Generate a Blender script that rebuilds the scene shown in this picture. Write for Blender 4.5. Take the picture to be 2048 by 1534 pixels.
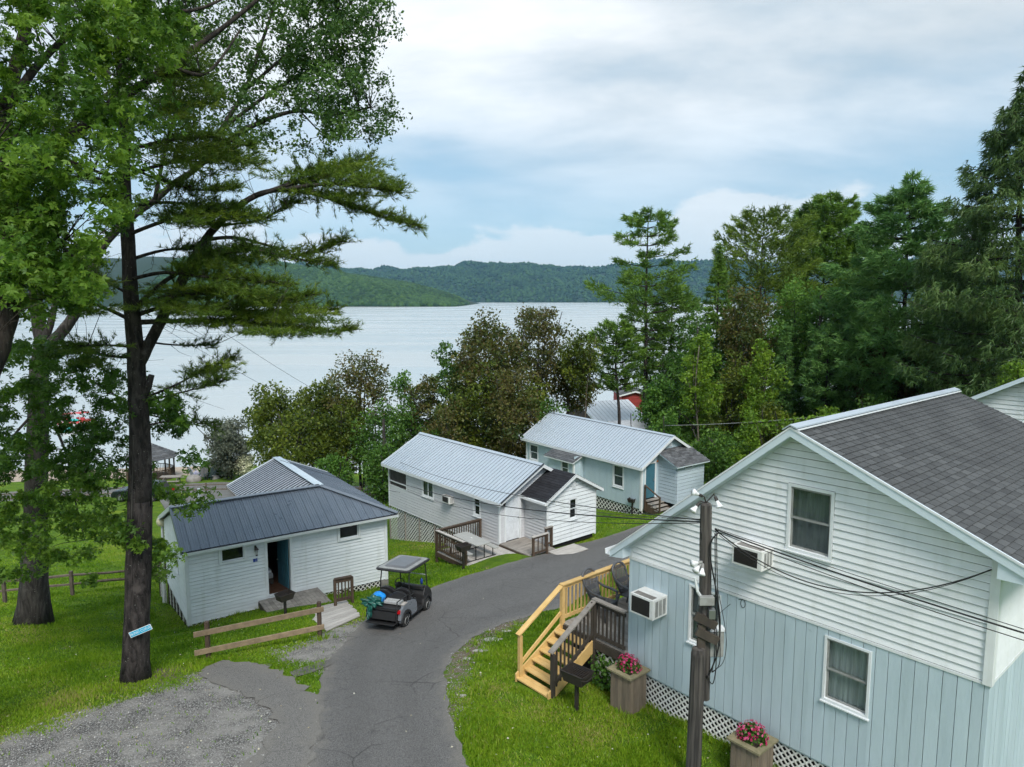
import bpy, bmesh, math, random
import numpy as np
from mathutils import Vector, Matrix
R = math.radians
for o in list(bpy.data.objects):
    bpy.data.objects.remove(o, do_unlink=True)
SC = bpy.context.scene
COL = SC.collection
# ------------------------------------------------------------------ camera
F_PX, CAM_Z, PITCH = 1419.0, 10.0, math.atan(169 / 1419)
cd = bpy.data.cameras.new('camera'); cam = bpy.data.objects.new('camera', cd); COL.objects.link(cam)
cd.sensor_width = 36; cd.lens = F_PX / 2048 * 36; cd.clip_start = 0.1; cd.clip_end = 30000
cam.location = (0, 0, CAM_Z); cam.rotation_euler = (math.pi / 2 - PITCH, 0, 0)
SC.camera = cam
# ------------------------------------------------------------------ world: hazy blue sky under broken cloud
SUN_EL, SUN_AZ = R(50), R(166)          # azimuth clockwise from +Y
W = bpy.data.worlds.new('World'); SC.world = W; W.use_nodes = True
nt = W.node_tree; nt.nodes.clear(); N = nt.nodes.new; LK = nt.links.new
out = N('ShaderNodeOutputWorld'); bg = N('ShaderNodeBackground'); bg.inputs[1].default_value = 0.10
sky = N('ShaderNodeTexSky'); sky.sky_type = 'NISHITA'; sky.sun_disc = False
sky.sun_elevation = SUN_EL; sky.sun_rotation = SUN_AZ; sky.altitude = 300; sky.dust_density = 1.0; sky.air_density = 1.0
tc = N('ShaderNodeTexCoord'); sep = N('ShaderNodeSeparateXYZ'); LK(tc.outputs['Generated'], sep.inputs[0])
def wm(op, a, b=None, c=None):
    m = N('ShaderNodeMath'); m.operation = op
    for i, v in enumerate((a, b, c)):
        if v is None: continue
        if isinstance(v, (int, float)): m.inputs[i].default_value = v
        else: LK(v, m.inputs[i])
    return m.outputs[0]
zz = wm('ADD', wm('MAXIMUM', sep.outputs[2], 0.0), 0.24)
cmb = N('ShaderNodeCombineXYZ')
LK(wm('DIVIDE', sep.outputs[0], zz), cmb.inputs[0]); LK(wm('DIVIDE', sep.outputs[1], zz), cmb.inputs[1])
def wnoise(vec, scale, detail, rough, off, sc=(1, 1, 1), dist=0.0):
    mp = N('ShaderNodeMapping'); mp.inputs['Location'].default_value = off; mp.inputs['Scale'].default_value = sc
    LK(vec, mp.inputs[0]); n = N('ShaderNodeTexNoise'); n.inputs['Scale'].default_value = scale
    n.inputs['Detail'].default_value = detail; n.inputs['Roughness'].default_value = rough
    n.inputs['Distortion'].default_value = dist; LK(mp.outputs[0], n.inputs[0]); return n.outputs[0]
def wmap(v, a, b, c=0.0, d=1.0):
    m = N('ShaderNodeMapRange'); m.interpolation_type = 'SMOOTHSTEP'
    for i, x in enumerate((a, b, c, d)): m.inputs[i + 1].default_value = x
    LK(v, m.inputs[0]); return m.outputs[0]
n1 = wnoise(cmb.outputs[0], 0.55, 6, 0.52, (3.7, 1.2, 0), (0.75, 1.0, 1), 0.3)
n2 = wnoise(cmb.outputs[0], 1.35, 8, 0.56, (9.1, 4.4, 0), (0.72, 1.2, 1), 0.15)
n3 = wnoise(cmb.outputs[0], 0.3, 3, 0.5, (1.3, 7.7, 0))
veil = wm('MULTIPLY', wmap(wm('ADD', wm('MULTIPLY', n1, 0.6), wm('MULTIPLY', n2, 0.4)), 0.34, 0.60), wmap(sep.outputs[2], 0.06, 0.32, 0.22, 1.0))
# low heaped clouds close to the horizon
azv = N('ShaderNodeCombineXYZ'); LK(wm('ARCTAN2', sep.outputs[0], sep.outputs[1]), azv.inputs[0]); LK(sep.outputs[2], azv.inputs[1])
nc = wnoise(azv.outputs[0], 7.0, 7, 0.55, (0.9, 0.25, 0), (1, 2.0, 1))
nb = wnoise(azv.outputs[0], 2.3, 2, 0.5, (0.35, 0, 0), (1, 0.001, 1))
edge = wm('SUBTRACT', wm('ADD', wm('MULTIPLY', nb, 0.30), wm('MULTIPLY', nc, 0.16)), wm('ADD', sep.outputs[2], 0.135))
heap = wm('MULTIPLY', wmap(edge, -0.002, 0.014), 0.75)
bright = wm('ADD', wm('MULTIPLY', n3, 0.75), wm('MULTIPLY', n2, 0.95))
ramp = N('ShaderNodeValToRGB'); LK(wmap(bright, 0.56, 1.06), ramp.inputs[0])
ramp.color_ramp.elements[0].color = (4.7, 5.25, 5.6, 1); ramp.color_ramp.elements[1].color = (9.0, 9.2, 9.4, 1)
def wmix(f, a, b):
    m = N('ShaderNodeMix'); m.data_type = 'RGBA'
    if isinstance(f, float): m.inputs[0].default_value = f
    else: LK(f, m.inputs[0])
    for i, v in ((6, a), (7, b)):
        if isinstance(v, tuple): m.inputs[i].default_value = v
        else: LK(v, m.inputs[i])
    return m.outputs[2]
skyb = wmix(0.6, sky.outputs[0], (2.9, 5.2, 6.9, 1))
c1 = wmix(heap, skyb, (6.6, 7.3, 7.9, 1))
c2 = wmix(wm('MULTIPLY', veil, 0.93), c1, ramp.outputs[0])
LK(c2, bg.inputs[0]); LK(bg.outputs[0], out.inputs[0])
# ------------------------------------------------------------------ sun behind thin cloud
sl = bpy.data.lights.new('sun', 'SUN'); sl.energy = 2.9; sl.angle = R(20); sl.color = (1.0, 0.955, 0.89)
so = bpy.data.objects.new('sun', sl); COL.objects.link(so)
sd = Vector((math.sin(SUN_AZ) * math.cos(SUN_EL), math.cos(SUN_AZ) * math.cos(SUN_EL), math.sin(SUN_EL)))
so.rotation_euler = sd.to_track_quat('Z', 'Y').to_euler(); so.location = (20, -30, 60)
# ------------------------------------------------------------------ exposure / render settings
vs = SC.view_settings; vs.view_transform = 'Standard'; vs.look = 'None'; vs.exposure = 0.38; vs.gamma = 1.0; vs.use_curve_mapping = False
cy = SC.cycles; cy.use_denoising = True; cy.max_bounces = 5; cy.diffuse_bounces = 2; cy.glossy_bounces = 2; cy.use_adaptive_sampling = True; cy.adaptive_threshold = 0.035
cy.transmission_bounces = 4; cy.transparent_max_bounces = 12; cy.volume_bounces = 0; cy.sample_clamp_indirect = 6.0
# ================================================================== helpers
rng = np.random.default_rng(7)
random.seed(7)
_c, _s = math.cos(PITCH), math.sin(PITCH)
def ray(u, v):
    dx, dy = (u - 1024) / F_PX, (v - 767) / F_PX
    return np.array([dx, _c - dy * _s, -_s - dy * _c])
def at(u, v, y):                       # the point seen at (u, v) that stands y metres out
    r = ray(u, v); return Vector(np.array([0, 0, CAM_Z]) + r * (y / r[1]))
def atz(u, v, z):
    r = ray(u, v); return Vector(np.array([0, 0, CAM_Z]) + r * ((z - CAM_Z) / r[2]))
def tag(o, label=None, cat=None, group=None, kind=None):
    if label: o['label'] = label
    if cat: o['category'] = cat
    if group: o['group'] = group
    if kind: o['kind'] = kind
    return o
def thing(name, label, cat, loc=(0, 0, 0), rz=0.0, group=None):
    o = bpy.data.objects.new(name, None); COL.objects.link(o)
    o.empty_display_size = 0.2; o.location = loc; o.rotation_euler = (0, 0, rz)
    return tag(o, label, cat, group)
def link(name, me, parent=None, loc=None, rz=None):
    o = bpy.data.objects.new(name, me); COL.objects.link(o)
    if parent is not None: o.parent = parent
    if loc is not None: o.location = loc
    if rz is not None: o.rotation_euler = (0, 0, rz)
    return o
def copy_tree(o, parent=None):
    c = o.copy(); COL.objects.link(c); c.parent = parent
    for ch in o.children: copy_tree(ch, c)
    return c
class MB:
    """collects faces and links them as one mesh object"""
    def __init__(s, M=None): s.v, s.f, s.M = [], [], M
    def add(s, vs, fs):
        k = len(s.v)
        s.v += [tuple(s.M @ Vector(p)) if s.M else tuple(p) for p in vs]
        s.f += [tuple(i + k for i in f) for f in fs]; return s
    def box(s, a, b):
        x0, y0, z0 = a; x1, y1, z1 = b
        return s.add([(x0, y0, z0), (x1, y0, z0), (x1, y1, z0), (x0, y1, z0), (x0, y0, z1), (x1, y0, z1), (x1, y1, z1), (x0, y1, z1)],
                     [(0, 3, 2, 1), (4, 5, 6, 7), (0, 1, 5, 4), (1, 2, 6, 5), (2, 3, 7, 6), (3, 0, 4, 7)])
    def cbox(s, c, sz): return s.box([c[i] - sz[i] / 2 for i in range(3)], [c[i] + sz[i] / 2 for i in range(3)])
    def beam(s, p, q, w, h, up=(0, 0, 1)):
        p, q, up = Vector(p), Vector(q), Vector(up); d = (q - p).normalized()
        x = d.cross(up)
        if x.length < 1e-4: x = d.cross(Vector((0, 1, 0)))
        x.normalize(); z = x.cross(d).normalized(); x *= w / 2; z *= h / 2
        return s.add([p - x - z, p + x - z, p + x + z, p - x + z, q - x - z, q + x - z, q + x + z, q - x + z],
                     [(0, 1, 2, 3), (7, 6, 5, 4), (0, 4, 5, 1), (1, 5, 6, 2), (2, 6, 7, 3), (3, 7, 4, 0)])
    def prism(s, poly, d):
        n = len(poly); d = Vector(d); P = [Vector(p) for p in poly]
        return s.add(P + [p + d for p in P], [tuple(range(n))[::-1], tuple(range(n, 2 * n))] +
                     [(i, (i + 1) % n, n + (i + 1) % n, n + i) for i in range(n)])
    def tube(s, pts, rad, n=8, cap=True, jit=0.0):
        P = [Vector(p) for p in pts]
        if not hasattr(rad, '__len__'): rad = [rad] * len(P)
        vs, fs = [], []; ref = None
        for i, p in enumerate(P):
            d = (P[min(i + 1, len(P) - 1)] - P[max(i - 1, 0)])
            d = d.normalized() if d.length > 1e-9 else Vector((0, 0, 1))
            if ref is None: ref = Vector((1, 0, 0)) if abs(d.x) < 0.8 else Vector((0, 1, 0))
            x = (ref - d * ref.dot(d)); x = x.normalized() if x.length > 1e-6 else d.orthogonal().normalized()
            ref = x; y = d.cross(x)
            for k in range(n):
                a = 2 * math.pi * k / n; r = rad[i] * (1 + (random.uniform(-jit, jit) if jit else 0))
                vs.append(p + x * (math.cos(a) * r) + y * (math.sin(a) * r))
        for i in range(len(P) - 1):
            for k in range(n):
                a, b = i * n + k, i * n + (k + 1) % n; fs.append((a, b, b + n, a + n))
        if cap: fs += [tuple(range(n))[::-1], tuple(range((len(P) - 1) * n, len(P) * n))]
        return s.add(vs, fs)
    def lathe(s, prof, n=16, c=(0, 0, 0), axis=None):
        M = Matrix.Translation(Vector(c))
        if axis is not None: M = M @ Vector(axis).to_track_quat('Z', 'Y').to_matrix().to_4x4()
        vs, fs = [], []
        for r, z in prof:
            for k in range(n): vs.append(M @ Vector((r * math.cos(2 * math.pi * k / n), r * math.sin(2 * math.pi * k / n), z)))
        for i in range(len(prof) - 1):
            for k in range(n): fs.append((i * n + k, i * n + (k + 1) % n, (i + 1) * n + (k + 1) % n, (i + 1) * n + k))
        if prof[0][0] > 1e-5: fs.append(tuple(range(n))[::-1])
        if prof[-1][0] > 1e-5: fs.append(tuple(range((len(prof) - 1) * n, len(prof) * n)))
        return s.add(vs, fs)
    def mesh(s, name, mat, dz=0.0, smooth=False, bevel=0.0):
        me = bpy.data.meshes.new(name)
        me.from_pydata([(x, y, z - dz) for x, y, z in s.v], [], s.f)
        if bevel > 0:
            bm = bmesh.new(); bm.from_mesh(me); bmesh.ops.remove_doubles(bm, verts=bm.verts, dist=1e-5)
            bmesh.ops.bevel(bm, geom=list(bm.edges), offset=bevel, segments=2, affect='EDGES', profile=0.6)
            bm.to_mesh(me); bm.free()
        if smooth: me.shade_smooth()
        if mat is not None: me.materials.append(mat)
        return me
    def build(s, name, mat, parent=None, smooth=False, bevel=0.0):
        """x, y in the parent's frame, z in world height"""
        p = parent; dz = 0.0
        while p is not None: dz += p.location.z; p = p.parent
        return link(name, s.mesh(name, mat, dz, smooth, bevel), parent)
def np_mesh(name, V, F, mat, tint=None, smooth=False):
    """V (n,3), F (m,k) arrays; tint (m,) face attribute"""
    me = bpy.data.meshes.new(name); m, k = F.shape
    me.vertices.add(len(V)); me.vertices.foreach_set('co', np.ascontiguousarray(V, dtype=np.float32).ravel())
    me.loops.add(m * k); me.loops.foreach_set('vertex_index', np.ascontiguousarray(F, dtype=np.int32).ravel())
    me.polygons.add(m); me.polygons.foreach_set('loop_start', np.arange(0, m * k, k, dtype=np.int32))
    if smooth: me.polygons.foreach_set('use_smooth', np.ones(m, dtype=bool))
    me.update(calc_edges=True)
    if tint is not None:
        a = me.attributes.new('tint', 'FLOAT', 'FACE'); a.data.foreach_set('value', np.asarray(tint, dtype=np.float32))
    if mat is not None: me.materials.append(mat)
    return me
def clip(poly, a, b, c):
    """keep the part of a convex (s, z) polygon with a*s + b*z <= c"""
    o = []
    for i in range(len(poly)):
        p, q = poly[i], poly[(i + 1) % len(poly)]
        fp, fq = a * p[0] + b * p[1] - c, a * q[0] + b * q[1] - c
        if fp <= 0: o.append(p)
        if fp * fq < 0:
            t = fp / (fp - fq); o.append((p[0] + t * (q[0] - p[0]), p[1] + t * (q[1] - p[1])))
    return o
# ------------------------------------------------------------------ materials
def newmat(name):
    m = bpy.data.materials.new(name); m.use_nodes = True; t = m.node_tree
    return m, t, t.nodes['Principled BSDF']
def nmath(t, op, a, b=None):
    m = t.nodes.new('ShaderNodeMath'); m.operation = op
    for i, v in enumerate((a, b)):
        if v is None: continue
        if isinstance(v, (int, float)): m.inputs[i].default_value = v
        else: t.links.new(v, m.inputs[i])
    return m.outputs[0]
def nnoise(t, vec, scale, detail=4, rough=0.55, sc=None, loc=None, dist=0.0):
    if sc is not None or loc is not None:
        mp = t.nodes.new('ShaderNodeMapping'); t.links.new(vec, mp.inputs[0])
        if sc: mp.inputs['Scale'].default_value = sc
        if loc is not None:
            if isinstance(loc, tuple): mp.inputs['Location'].default_value = loc
            else: t.links.new(loc, mp.inputs['Location'])
        vec = mp.outputs[0]
    n = t.nodes.new('ShaderNodeTexNoise'); n.inputs['Scale'].default_value = scale; n.inputs['Detail'].default_value = detail
    n.inputs['Roughness'].default_value = rough; n.inputs['Distortion'].default_value = dist
    t.links.new(vec, n.inputs[0]); return n.outputs[0]
def nrange(t, v, a, b, c=0.0, d=1.0, smooth=True):
    m = t.nodes.new('ShaderNodeMapRange'); m.interpolation_type = 'SMOOTHSTEP' if smooth else 'LINEAR'
    for i, x in enumerate((a, b, c, d)): m.inputs[i + 1].default_value = x
    t.links.new(v, m.inputs[0]); return m.outputs[0]
def nmix(t, f, a, b, mode='MIX'):
    m = t.nodes.new('ShaderNodeMix'); m.data_type = 'RGBA'; m.blend_type = mode
    if isinstance(f, (int, float)): m.inputs[0].default_value = f
    else: t.links.new(f, m.inputs[0])
    for i, v in ((6, a), (7, b)):
        if isinstance(v, tuple): m.inputs[i].default_value = v if len(v) == 4 else v + (1,)
        else: t.links.new(v, m.inputs[i])
    return m.outputs[2]
def nscale(t, col, val):
    h = t.nodes.new('ShaderNodeHueSaturation'); t.links.new(col, h.inputs['Color'])
    if isinstance(val, (int, float)): h.inputs['Value'].default_value = val
    else: t.links.new(val, h.inputs['Value'])
    return h.outputs[0]
def nbump(t, b, height, strength, dist=0.02):
    n = t.nodes.new('ShaderNodeBump'); n.inputs['Strength'].default_value = strength; n.inputs['Distance'].default_value = dist
    t.links.new(height, n.inputs['Height']); t.links.new(n.outputs[0], b.inputs['Normal'])
def ncoord(t, kind='Object'):
    return t.nodes.new('ShaderNodeTexCoord').outputs[kind]
def nrand(t): return t.nodes.new('ShaderNodeObjectInfo').outputs['Random']
def pmat(name, c1, c2=None, scale=6.0, rough=0.6, rvar=0.12, bump=0.0, bscale=None, metal=0.0, sc=None, spec=0.5, spots=None, detail=5, streak=None):
    """base colour wandering between c1 and c2, each object a little different"""
    m, t, b = newmat(name); c2 = c2 or tuple(x * 0.82 for x in c1)
    vec = ncoord(t); rnd = nrand(t)
    cx = t.nodes.new('ShaderNodeCombineXYZ'); k = nmath(t, 'MULTIPLY', rnd, 37.0)
    for i in range(3): t.links.new(k, cx.inputs[i])
    n = nnoise(t, vec, scale, detail, 0.6, sc, cx.outputs[0])
    col = nmix(t, nrange(t, n, 0.3, 0.7), c1, c2)
    if spots:
        sv, ss, sa = spots; s2 = nnoise(t, vec, ss, 5, 0.6, None, cx.outputs[0])
        col = nmix(t, nrange(t, s2, sa, sa + 0.1), col, sv)
    if streak:                                     # rain streaks running down the face
        col = nmix(t, nmath(t, 'MULTIPLY', nrange(t, nnoise(t, vec, 3.2, 5, 0.65, (1, 1, 0.10)), 0.48, 0.74), streak[1]), col, streak[0])
    if rvar: col = nscale(t, col, nmath(t, 'ADD', nmath(t, 'MULTIPLY', rnd, 2 * rvar), 1 - rvar))
    t.links.new(col, b.inputs['Base Color'])
    b.inputs['Metallic'].default_value = metal; b.inputs['Specular IOR Level'].default_value = spec
    t.links.new(nrange(t, n, 0.2, 0.8, max(rough - 0.08, 0.02), min(rough + 0.08, 1)), b.inputs['Roughness'])
    if bump: nbump(t, b, nnoise(t, vec, bscale or scale * 3, 5, 0.6, sc, cx.outputs[0]), bump)
    return m
def leafmat(name, stops, trans=0.35, rough=0.5):
    """leaf colours picked leaf by leaf through the 'tint' attribute"""
    m, t, b = newmat(name)
    a = t.nodes.new('ShaderNodeAttribute'); a.attribute_name = 'tint'
    r = t.nodes.new('ShaderNodeValToRGB'); t.links.new(a.outputs['Fac'], r.inputs[0])
    e = r.color_ramp.elements
    while len(e) < len(stops): e.new(0.5)
    for i, (p, c) in enumerate(stops): e[i].position = p; e[i].color = c + (1,)
    t.links.new(r.outputs[0], b.inputs['Base Color']); b.inputs['Roughness'].default_value = rough
    b.inputs['Specular IOR Level'].default_value = 0.3
    tr = t.nodes.new('ShaderNodeBsdfTranslucent'); mx = t.nodes.new('ShaderNodeMixShader'); mx.inputs[0].default_value = trans
    t.links.new(nscale(t, r.outputs[0], 1.25), tr.inputs[0])
    t.links.new(b.outputs[0], mx.inputs[1]); t.links.new(tr.outputs[0], mx.inputs[2])
    t.links.new(mx.outputs[0], t.nodes['Material Output'].inputs[0]); return m
M = {}
VINYL = (0.76, 0.785, 0.80)
M['vinyl'] = pmat('white_vinyl', VINYL, (0.70, 0.73, 0.745), 2.2, 0.45, 0.025, 0.05, 60, spots=((0.60, 0.62, 0.58), 1.6, 0.66), streak=((0.52, 0.54, 0.50), .45))
M['vinyl_grey'] = pmat('grey_vinyl', (0.56, 0.57, 0.59), (0.52, 0.53, 0.55), 2.0, 0.45, 0.025, 0.05, 60)
M['vinyl_pale'] = pmat('pale_vinyl', (0.72, 0.76, 0.78), (0.66, 0.70, 0.72), 1.8, 0.45, 0.03, 0.04, 60, streak=((0.50, 0.53, 0.50), .4))
M['trim'] = pmat('white_trim', (0.72, 0.75, 0.77), (0.65, 0.68, 0.69), 3.0, 0.45, 0.02)
M['trim_blue'] = pmat('pale_blue_trim', (0.60, 0.69, 0.75), (0.56, 0.65, 0.71), 3.0, 0.45, 0.02)
M['blue_ply'] = pmat('blue_painted_plywood', (0.44, 0.54, 0.595), (0.48, 0.58, 0.63), 3.0, 0.6, 0.05, 0.25, 30, sc=(1, 1, 0.22), spots=((0.33, 0.42, 0.46), 5.0, 0.68), streak=((0.34, 0.43, 0.46), .5))
M['blue_ply2'] = pmat('light_blue_plywood', (0.42, 0.53, 0.59), (0.45, 0.56, 0.61), 2.5, 0.6, 0.03, 0.1, 30, sc=(1, 1, 0.25))
M['lap_blue'] = pmat('pale_blue_lap_board', (0.46, 0.55, 0.62), (0.43, 0.52, 0.58), 2.5, 0.55, 0.03)
M['pvc'] = pmat('white_lattice', (0.74, 0.75, 0.74), (0.62, 0.62, 0.58), 4.0, 0.4, 0.04)
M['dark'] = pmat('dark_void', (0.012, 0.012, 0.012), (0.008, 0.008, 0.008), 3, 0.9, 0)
M['soil'] = pmat('bare_soil', (0.09, 0.07, 0.05), (0.05, 0.04, 0.03), 6, 0.95, 0, 0.4)
M['shingle'] = pmat('grey_shingle', (0.098, 0.102, 0.103), (0.068, 0.071, 0.073), 1.3, 0.9, 0.16, 0.35, 90, spots=((0.14, 0.14, 0.135), 9.0, 0.70), spec=0.2)
M['shingle_dark'] = pmat('black_shingle', (0.028, 0.029, 0.034), (0.02, 0.02, 0.024), 3, 0.9, 0.2, 0.35, 90, spec=0.2)
M['shingle_mix'] = pmat('mixed_grey_shingle', (0.12, 0.125, 0.13), (0.07, 0.072, 0.078), 3, 0.9, 0.35, 0.3, 90, spec=0.2)
M['metal_pale'] = pmat('pale_grey_metal_roofing', (0.40, 0.46, 0.52), (0.43, 0.49, 0.545), 1.5, 0.38, 0.02, 0.02, 5, metal=0.15)
M['metal_navy'] = pmat('slate_blue_metal_roofing', (0.135, 0.165, 0.205), (0.165, 0.195, 0.235), 1.2, 0.34, 0.05, 0.03, 5, metal=0.2, spots=((0.06, 0.065, 0.07), 14.0, 0.72))
M['metal_white'] = pmat('galvanised_corrugated', (0.62, 0.65, 0.69), (0.5, 0.53, 0.57), 3, 0.35, 0.03, metal=0.3)
M['rib'] = pmat('dark_metal_and_rib_shade', (0.05, 0.055, 0.07), None, 3, 0.45, 0.02, metal=0.2)  # dark underlay and flashing; on the white slope it stands for rib shade
M['wood_grey'] = pmat('weathered_deck_board', (0.30, 0.275, 0.245), (0.20, 0.18, 0.16), 5, 0.85, 0.14, 0.4, 30, sc=(0.25, 1, 1))
M['wood_pale'] = pmat('sun_bleached_board', (0.46, 0.44, 0.41), (0.36, 0.335, 0.31), 5, 0.85, 0.10, 0.3, 30, sc=(0.25, 1, 1))
M['wood_brown'] = pmat('brown_stained_wood', (0.085, 0.056, 0.036), (0.055, 0.036, 0.024), 6, 0.75, 0.15, 0.35, 30, sc=(1, 1, 0.3))
M['wood_black'] = pmat('dark_weathered_wood', (0.060, 0.048, 0.036), (0.036, 0.030, 0.024), 6, 0.8, 0.15, 0.4, 30, sc=(1, 1, 0.3))
M['wood_new'] = pmat('new_yellow_lumber', (0.66, 0.45, 0.185), (0.56, 0.36, 0.13), 4, 0.65, 0.08, 0.15, 25, sc=(1, 1, 1), spots=((0.36, 0.2, 0.08), 7, 0.74))
M['wood_rail'] = pmat('split_rail_wood', (0.25, 0.185, 0.115), (0.165, 0.125, 0.08), 5, 0.85, 0.15, 0.5, 24)
M['wood_fence'] = pmat('grey_brown_fence_wood', (0.14, 0.112, 0.088), (0.09, 0.072, 0.056), 5, 0.85, 0.15, 0.5, 24)
M['wood_planter'] = pmat('planter_board', (0.21, 0.165, 0.12), (0.13, 0.105, 0.08), 7, 0.85, 0.16, 0.5, 30, sc=(1, 1, 0.18))
M['wood_rim'] = pmat('mossy_planter_rim', (0.25, 0.215, 0.13), (0.17, 0.16, 0.09), 5, 0.85, 0.08, 0.4, 30)
M['pole'] = pmat('creosoted_pole', (0.100, 0.090, 0.080), (0.020, 0.018, 0.017), 14, 0.9, 0.08, 1.0, 22, sc=(1, 1, 0.05), spots=((0.10, 0.10, 0.05), 2.4, 0.62))
M['black'] = pmat('black_plastic', (0.014, 0.014, 0.015), (0.02, 0.02, 0.021), 8, 0.5, 0.05)
M['iron'] = pmat('black_iron', (0.016, 0.015, 0.015), (0.035, 0.026, 0.02), 14, 0.6, 0.05, 0.2, 60)
M['cable'] = pmat('cable_rubber', (0.012, 0.012, 0.013), None, 8, 0.55, 0.05)
M['chair'] = pmat('charcoal_resin', (0.075, 0.077, 0.083), (0.09, 0.091, 0.097), 6, 0.45, 0.04)
M['white_enamel'] = pmat('white_enamel', (0.74, 0.75, 0.74), (0.64, 0.64, 0.62), 7, 0.35, 0.03, spots=((0.25, 0.23, 0.2), 6.0, 0.70))
M['lamp_white'] = pmat('white_lamp_glass', (0.8, 0.81, 0.82), None, 8, 0.15, 0.02)
M['globe'] = pmat('yellowed_globe', (0.66, 0.62, 0.42), (0.6, 0.56, 0.38), 4, 0.3, 0.02)
M['grey_box'] = pmat('grey_electrical_box', (0.30, 0.31, 0.30), (0.22, 0.22, 0.21), 6, 0.5, 0.05)
M['teal_door'] = pmat('teal_painted_door', (0.045, 0.145, 0.195), (0.04, 0.13, 0.175), 4, 0.5, 0.03)
M['white_door'] = pmat('white_painted_door', (0.72, 0.76, 0.80), None, 4, 0.4, 0.02)
M['curtain'] = pmat('grey_curtain', (0.17, 0.19, 0.19), (0.11, 0.125, 0.125), 3, 0.9, 0.05, sc=(6, 6, 0.4))
M['curtain_pale'] = pmat('pale_curtain', (0.42, 0.44, 0.44), (0.27, 0.28, 0.285), 3, 0.9, 0.05, sc=(7, 7, 0.3))
M['screen'] = pmat('insect_screen', (0.055, 0.05, 0.045), (0.04, 0.036, 0.034), 3, 0.9, 0)
M['steel'] = pmat('dull_steel', (0.35, 0.36, 0.37), None, 5, 0.4, 0.03, metal=0.8)
M['stone'] = pmat('grey_stone', (0.26, 0.25, 0.235), (0.17, 0.16, 0.15), 3, 0.9, 0.12, 0.6, 8)
M['limestone'] = pmat('pale_slab_stone', (0.42, 0.41, 0.38), (0.3, 0.29, 0.27), 4, 0.9, 0.1, 0.4, 14)
M['red_wood'] = pmat('red_painted_boards', (0.30, 0.035, 0.03), (0.24, 0.03, 0.025), 4, 0.7, 0.06)
def glassmat():
    m, t, b = newmat('window_glass'); t.nodes.remove(b)
    gl = t.nodes.new('ShaderNodeBsdfGlossy'); gl.inputs['Roughness'].default_value = 0.03; gl.inputs[0].default_value = (0.9, 0.95, 1, 1)
    tr = t.nodes.new('ShaderNodeBsdfTransparent'); tr.inputs[0].default_value = (0.72, 0.78, 0.78, 1)
    fr = t.nodes.new('ShaderNodeLayerWeight'); fr.inputs[0].default_value = 0.5
    mx = t.nodes.new('ShaderNodeMixShader'); t.links.new(nmath(t, 'ADD', nmath(t, 'POWER', fr.outputs['Facing'], 5.0), 0.055), mx.inputs[0])
    t.links.new(tr.outputs[0], mx.inputs[1]); t.links.new(gl.outputs[0], mx.inputs[2])
    t.links.new(mx.outputs[0], t.nodes['Material Output'].inputs[0]); return m
M['glass'] = glassmat()
# ================================================================== terrain
LAKE_Z = -8.3
CP = np.array([
 (0.2,15.9,0.98),(2.5,14.3,1.0),(3.5,12.8,1.03),(-0.84,12.5,1.15),(-5,12.5,1.15),(-9.6,17,.42),(-15.5,21.9,-.62),(-5.8,20.3,-.06),
 (-8.5,18.9,.03),(-3.2,20.7,.02),(-2.8,22.2,-.14),(-11.3,23.5,-1.42),(-5.0,27.7,-1.6),(-8.6,25.2,-1.25),(-9.8,23.2,-1.0),(-13.4,26.6,-2.05),(-14.9,28.6,-2.5),
 (-18.3,28.3,-2.25),(-20.2,27,-2.0),(-16,31,-2.95),(-.5,30.5,-1.12),(1.6,30.4,-1.12),(4.2,32.4,-1.25),(-6.7,38,-3.2),(-3.2,33.5,-1.95),
 (7.3,39.4,-2.3),(5.0,41.7,-2.75),(5.8,33.7,-1.05),(9,38.2,-1.75),(1.5,46,-3.6),(-2.5,25.5,-.55),(1.5,25.5,-.35),(3,20,.35),
 (6,20,.6),(12,14,1.15),(15,25,.3),(20,35,-.5),(30,30,.4),(13,43,-2.1),(20,50,-2.6),(40,60,-3),(5,55,-4.3),(-11,54,-4.9),(-29,60.5,-6.6),
 (-30,45,-4.9),(-20,45,-4.6),(-30,32,-3.1),(-45,58,-6.8),(-33.8,66.5,-7.45),(-27,68.5,-7.3),(-34,75,-8.15),(-60,70,-8.0),(-15,66,-7.3),
 (0,66,-6.7),(0,80,-8.9),(20,80,-6.3),(30,100,-6.6),(60,90,-5),(20,128,-8.2),(45,140,-8.2),(-34,95,-10),(0,105,-10.5),(-80,110,-11),(20,170,-12),(80,170,-9),
 (-20,15,.35),(-12,13.5,1.0),(-5,5,1.5),(5,5,1.6),(-30,5,1.4),(30,8,1.7),(0,-20,2),(-60,-20,2),(60,-20,2.5),(-60,30,-4.5),(70,40,-.5),(100,90,-3)], float)
def _tps_fit(P, lam=0.6):
    n = len(P); d = np.linalg.norm(P[:, None, :2] - P[None, :, :2], axis=2) / 20
    K = np.where(d > 0, d * d * np.log(np.maximum(d, 1e-9)), 0) + lam * 1e-3 * np.eye(n)
    Q = np.c_[np.ones(n), P[:, :2] / 20]; A = np.zeros((n + 3, n + 3)); A[:n, :n] = K; A[:n, n:] = Q; A[n:, :n] = Q.T
    return np.linalg.solve(A, np.r_[P[:, 2], 0, 0, 0])
_TW = _tps_fit(CP)
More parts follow.
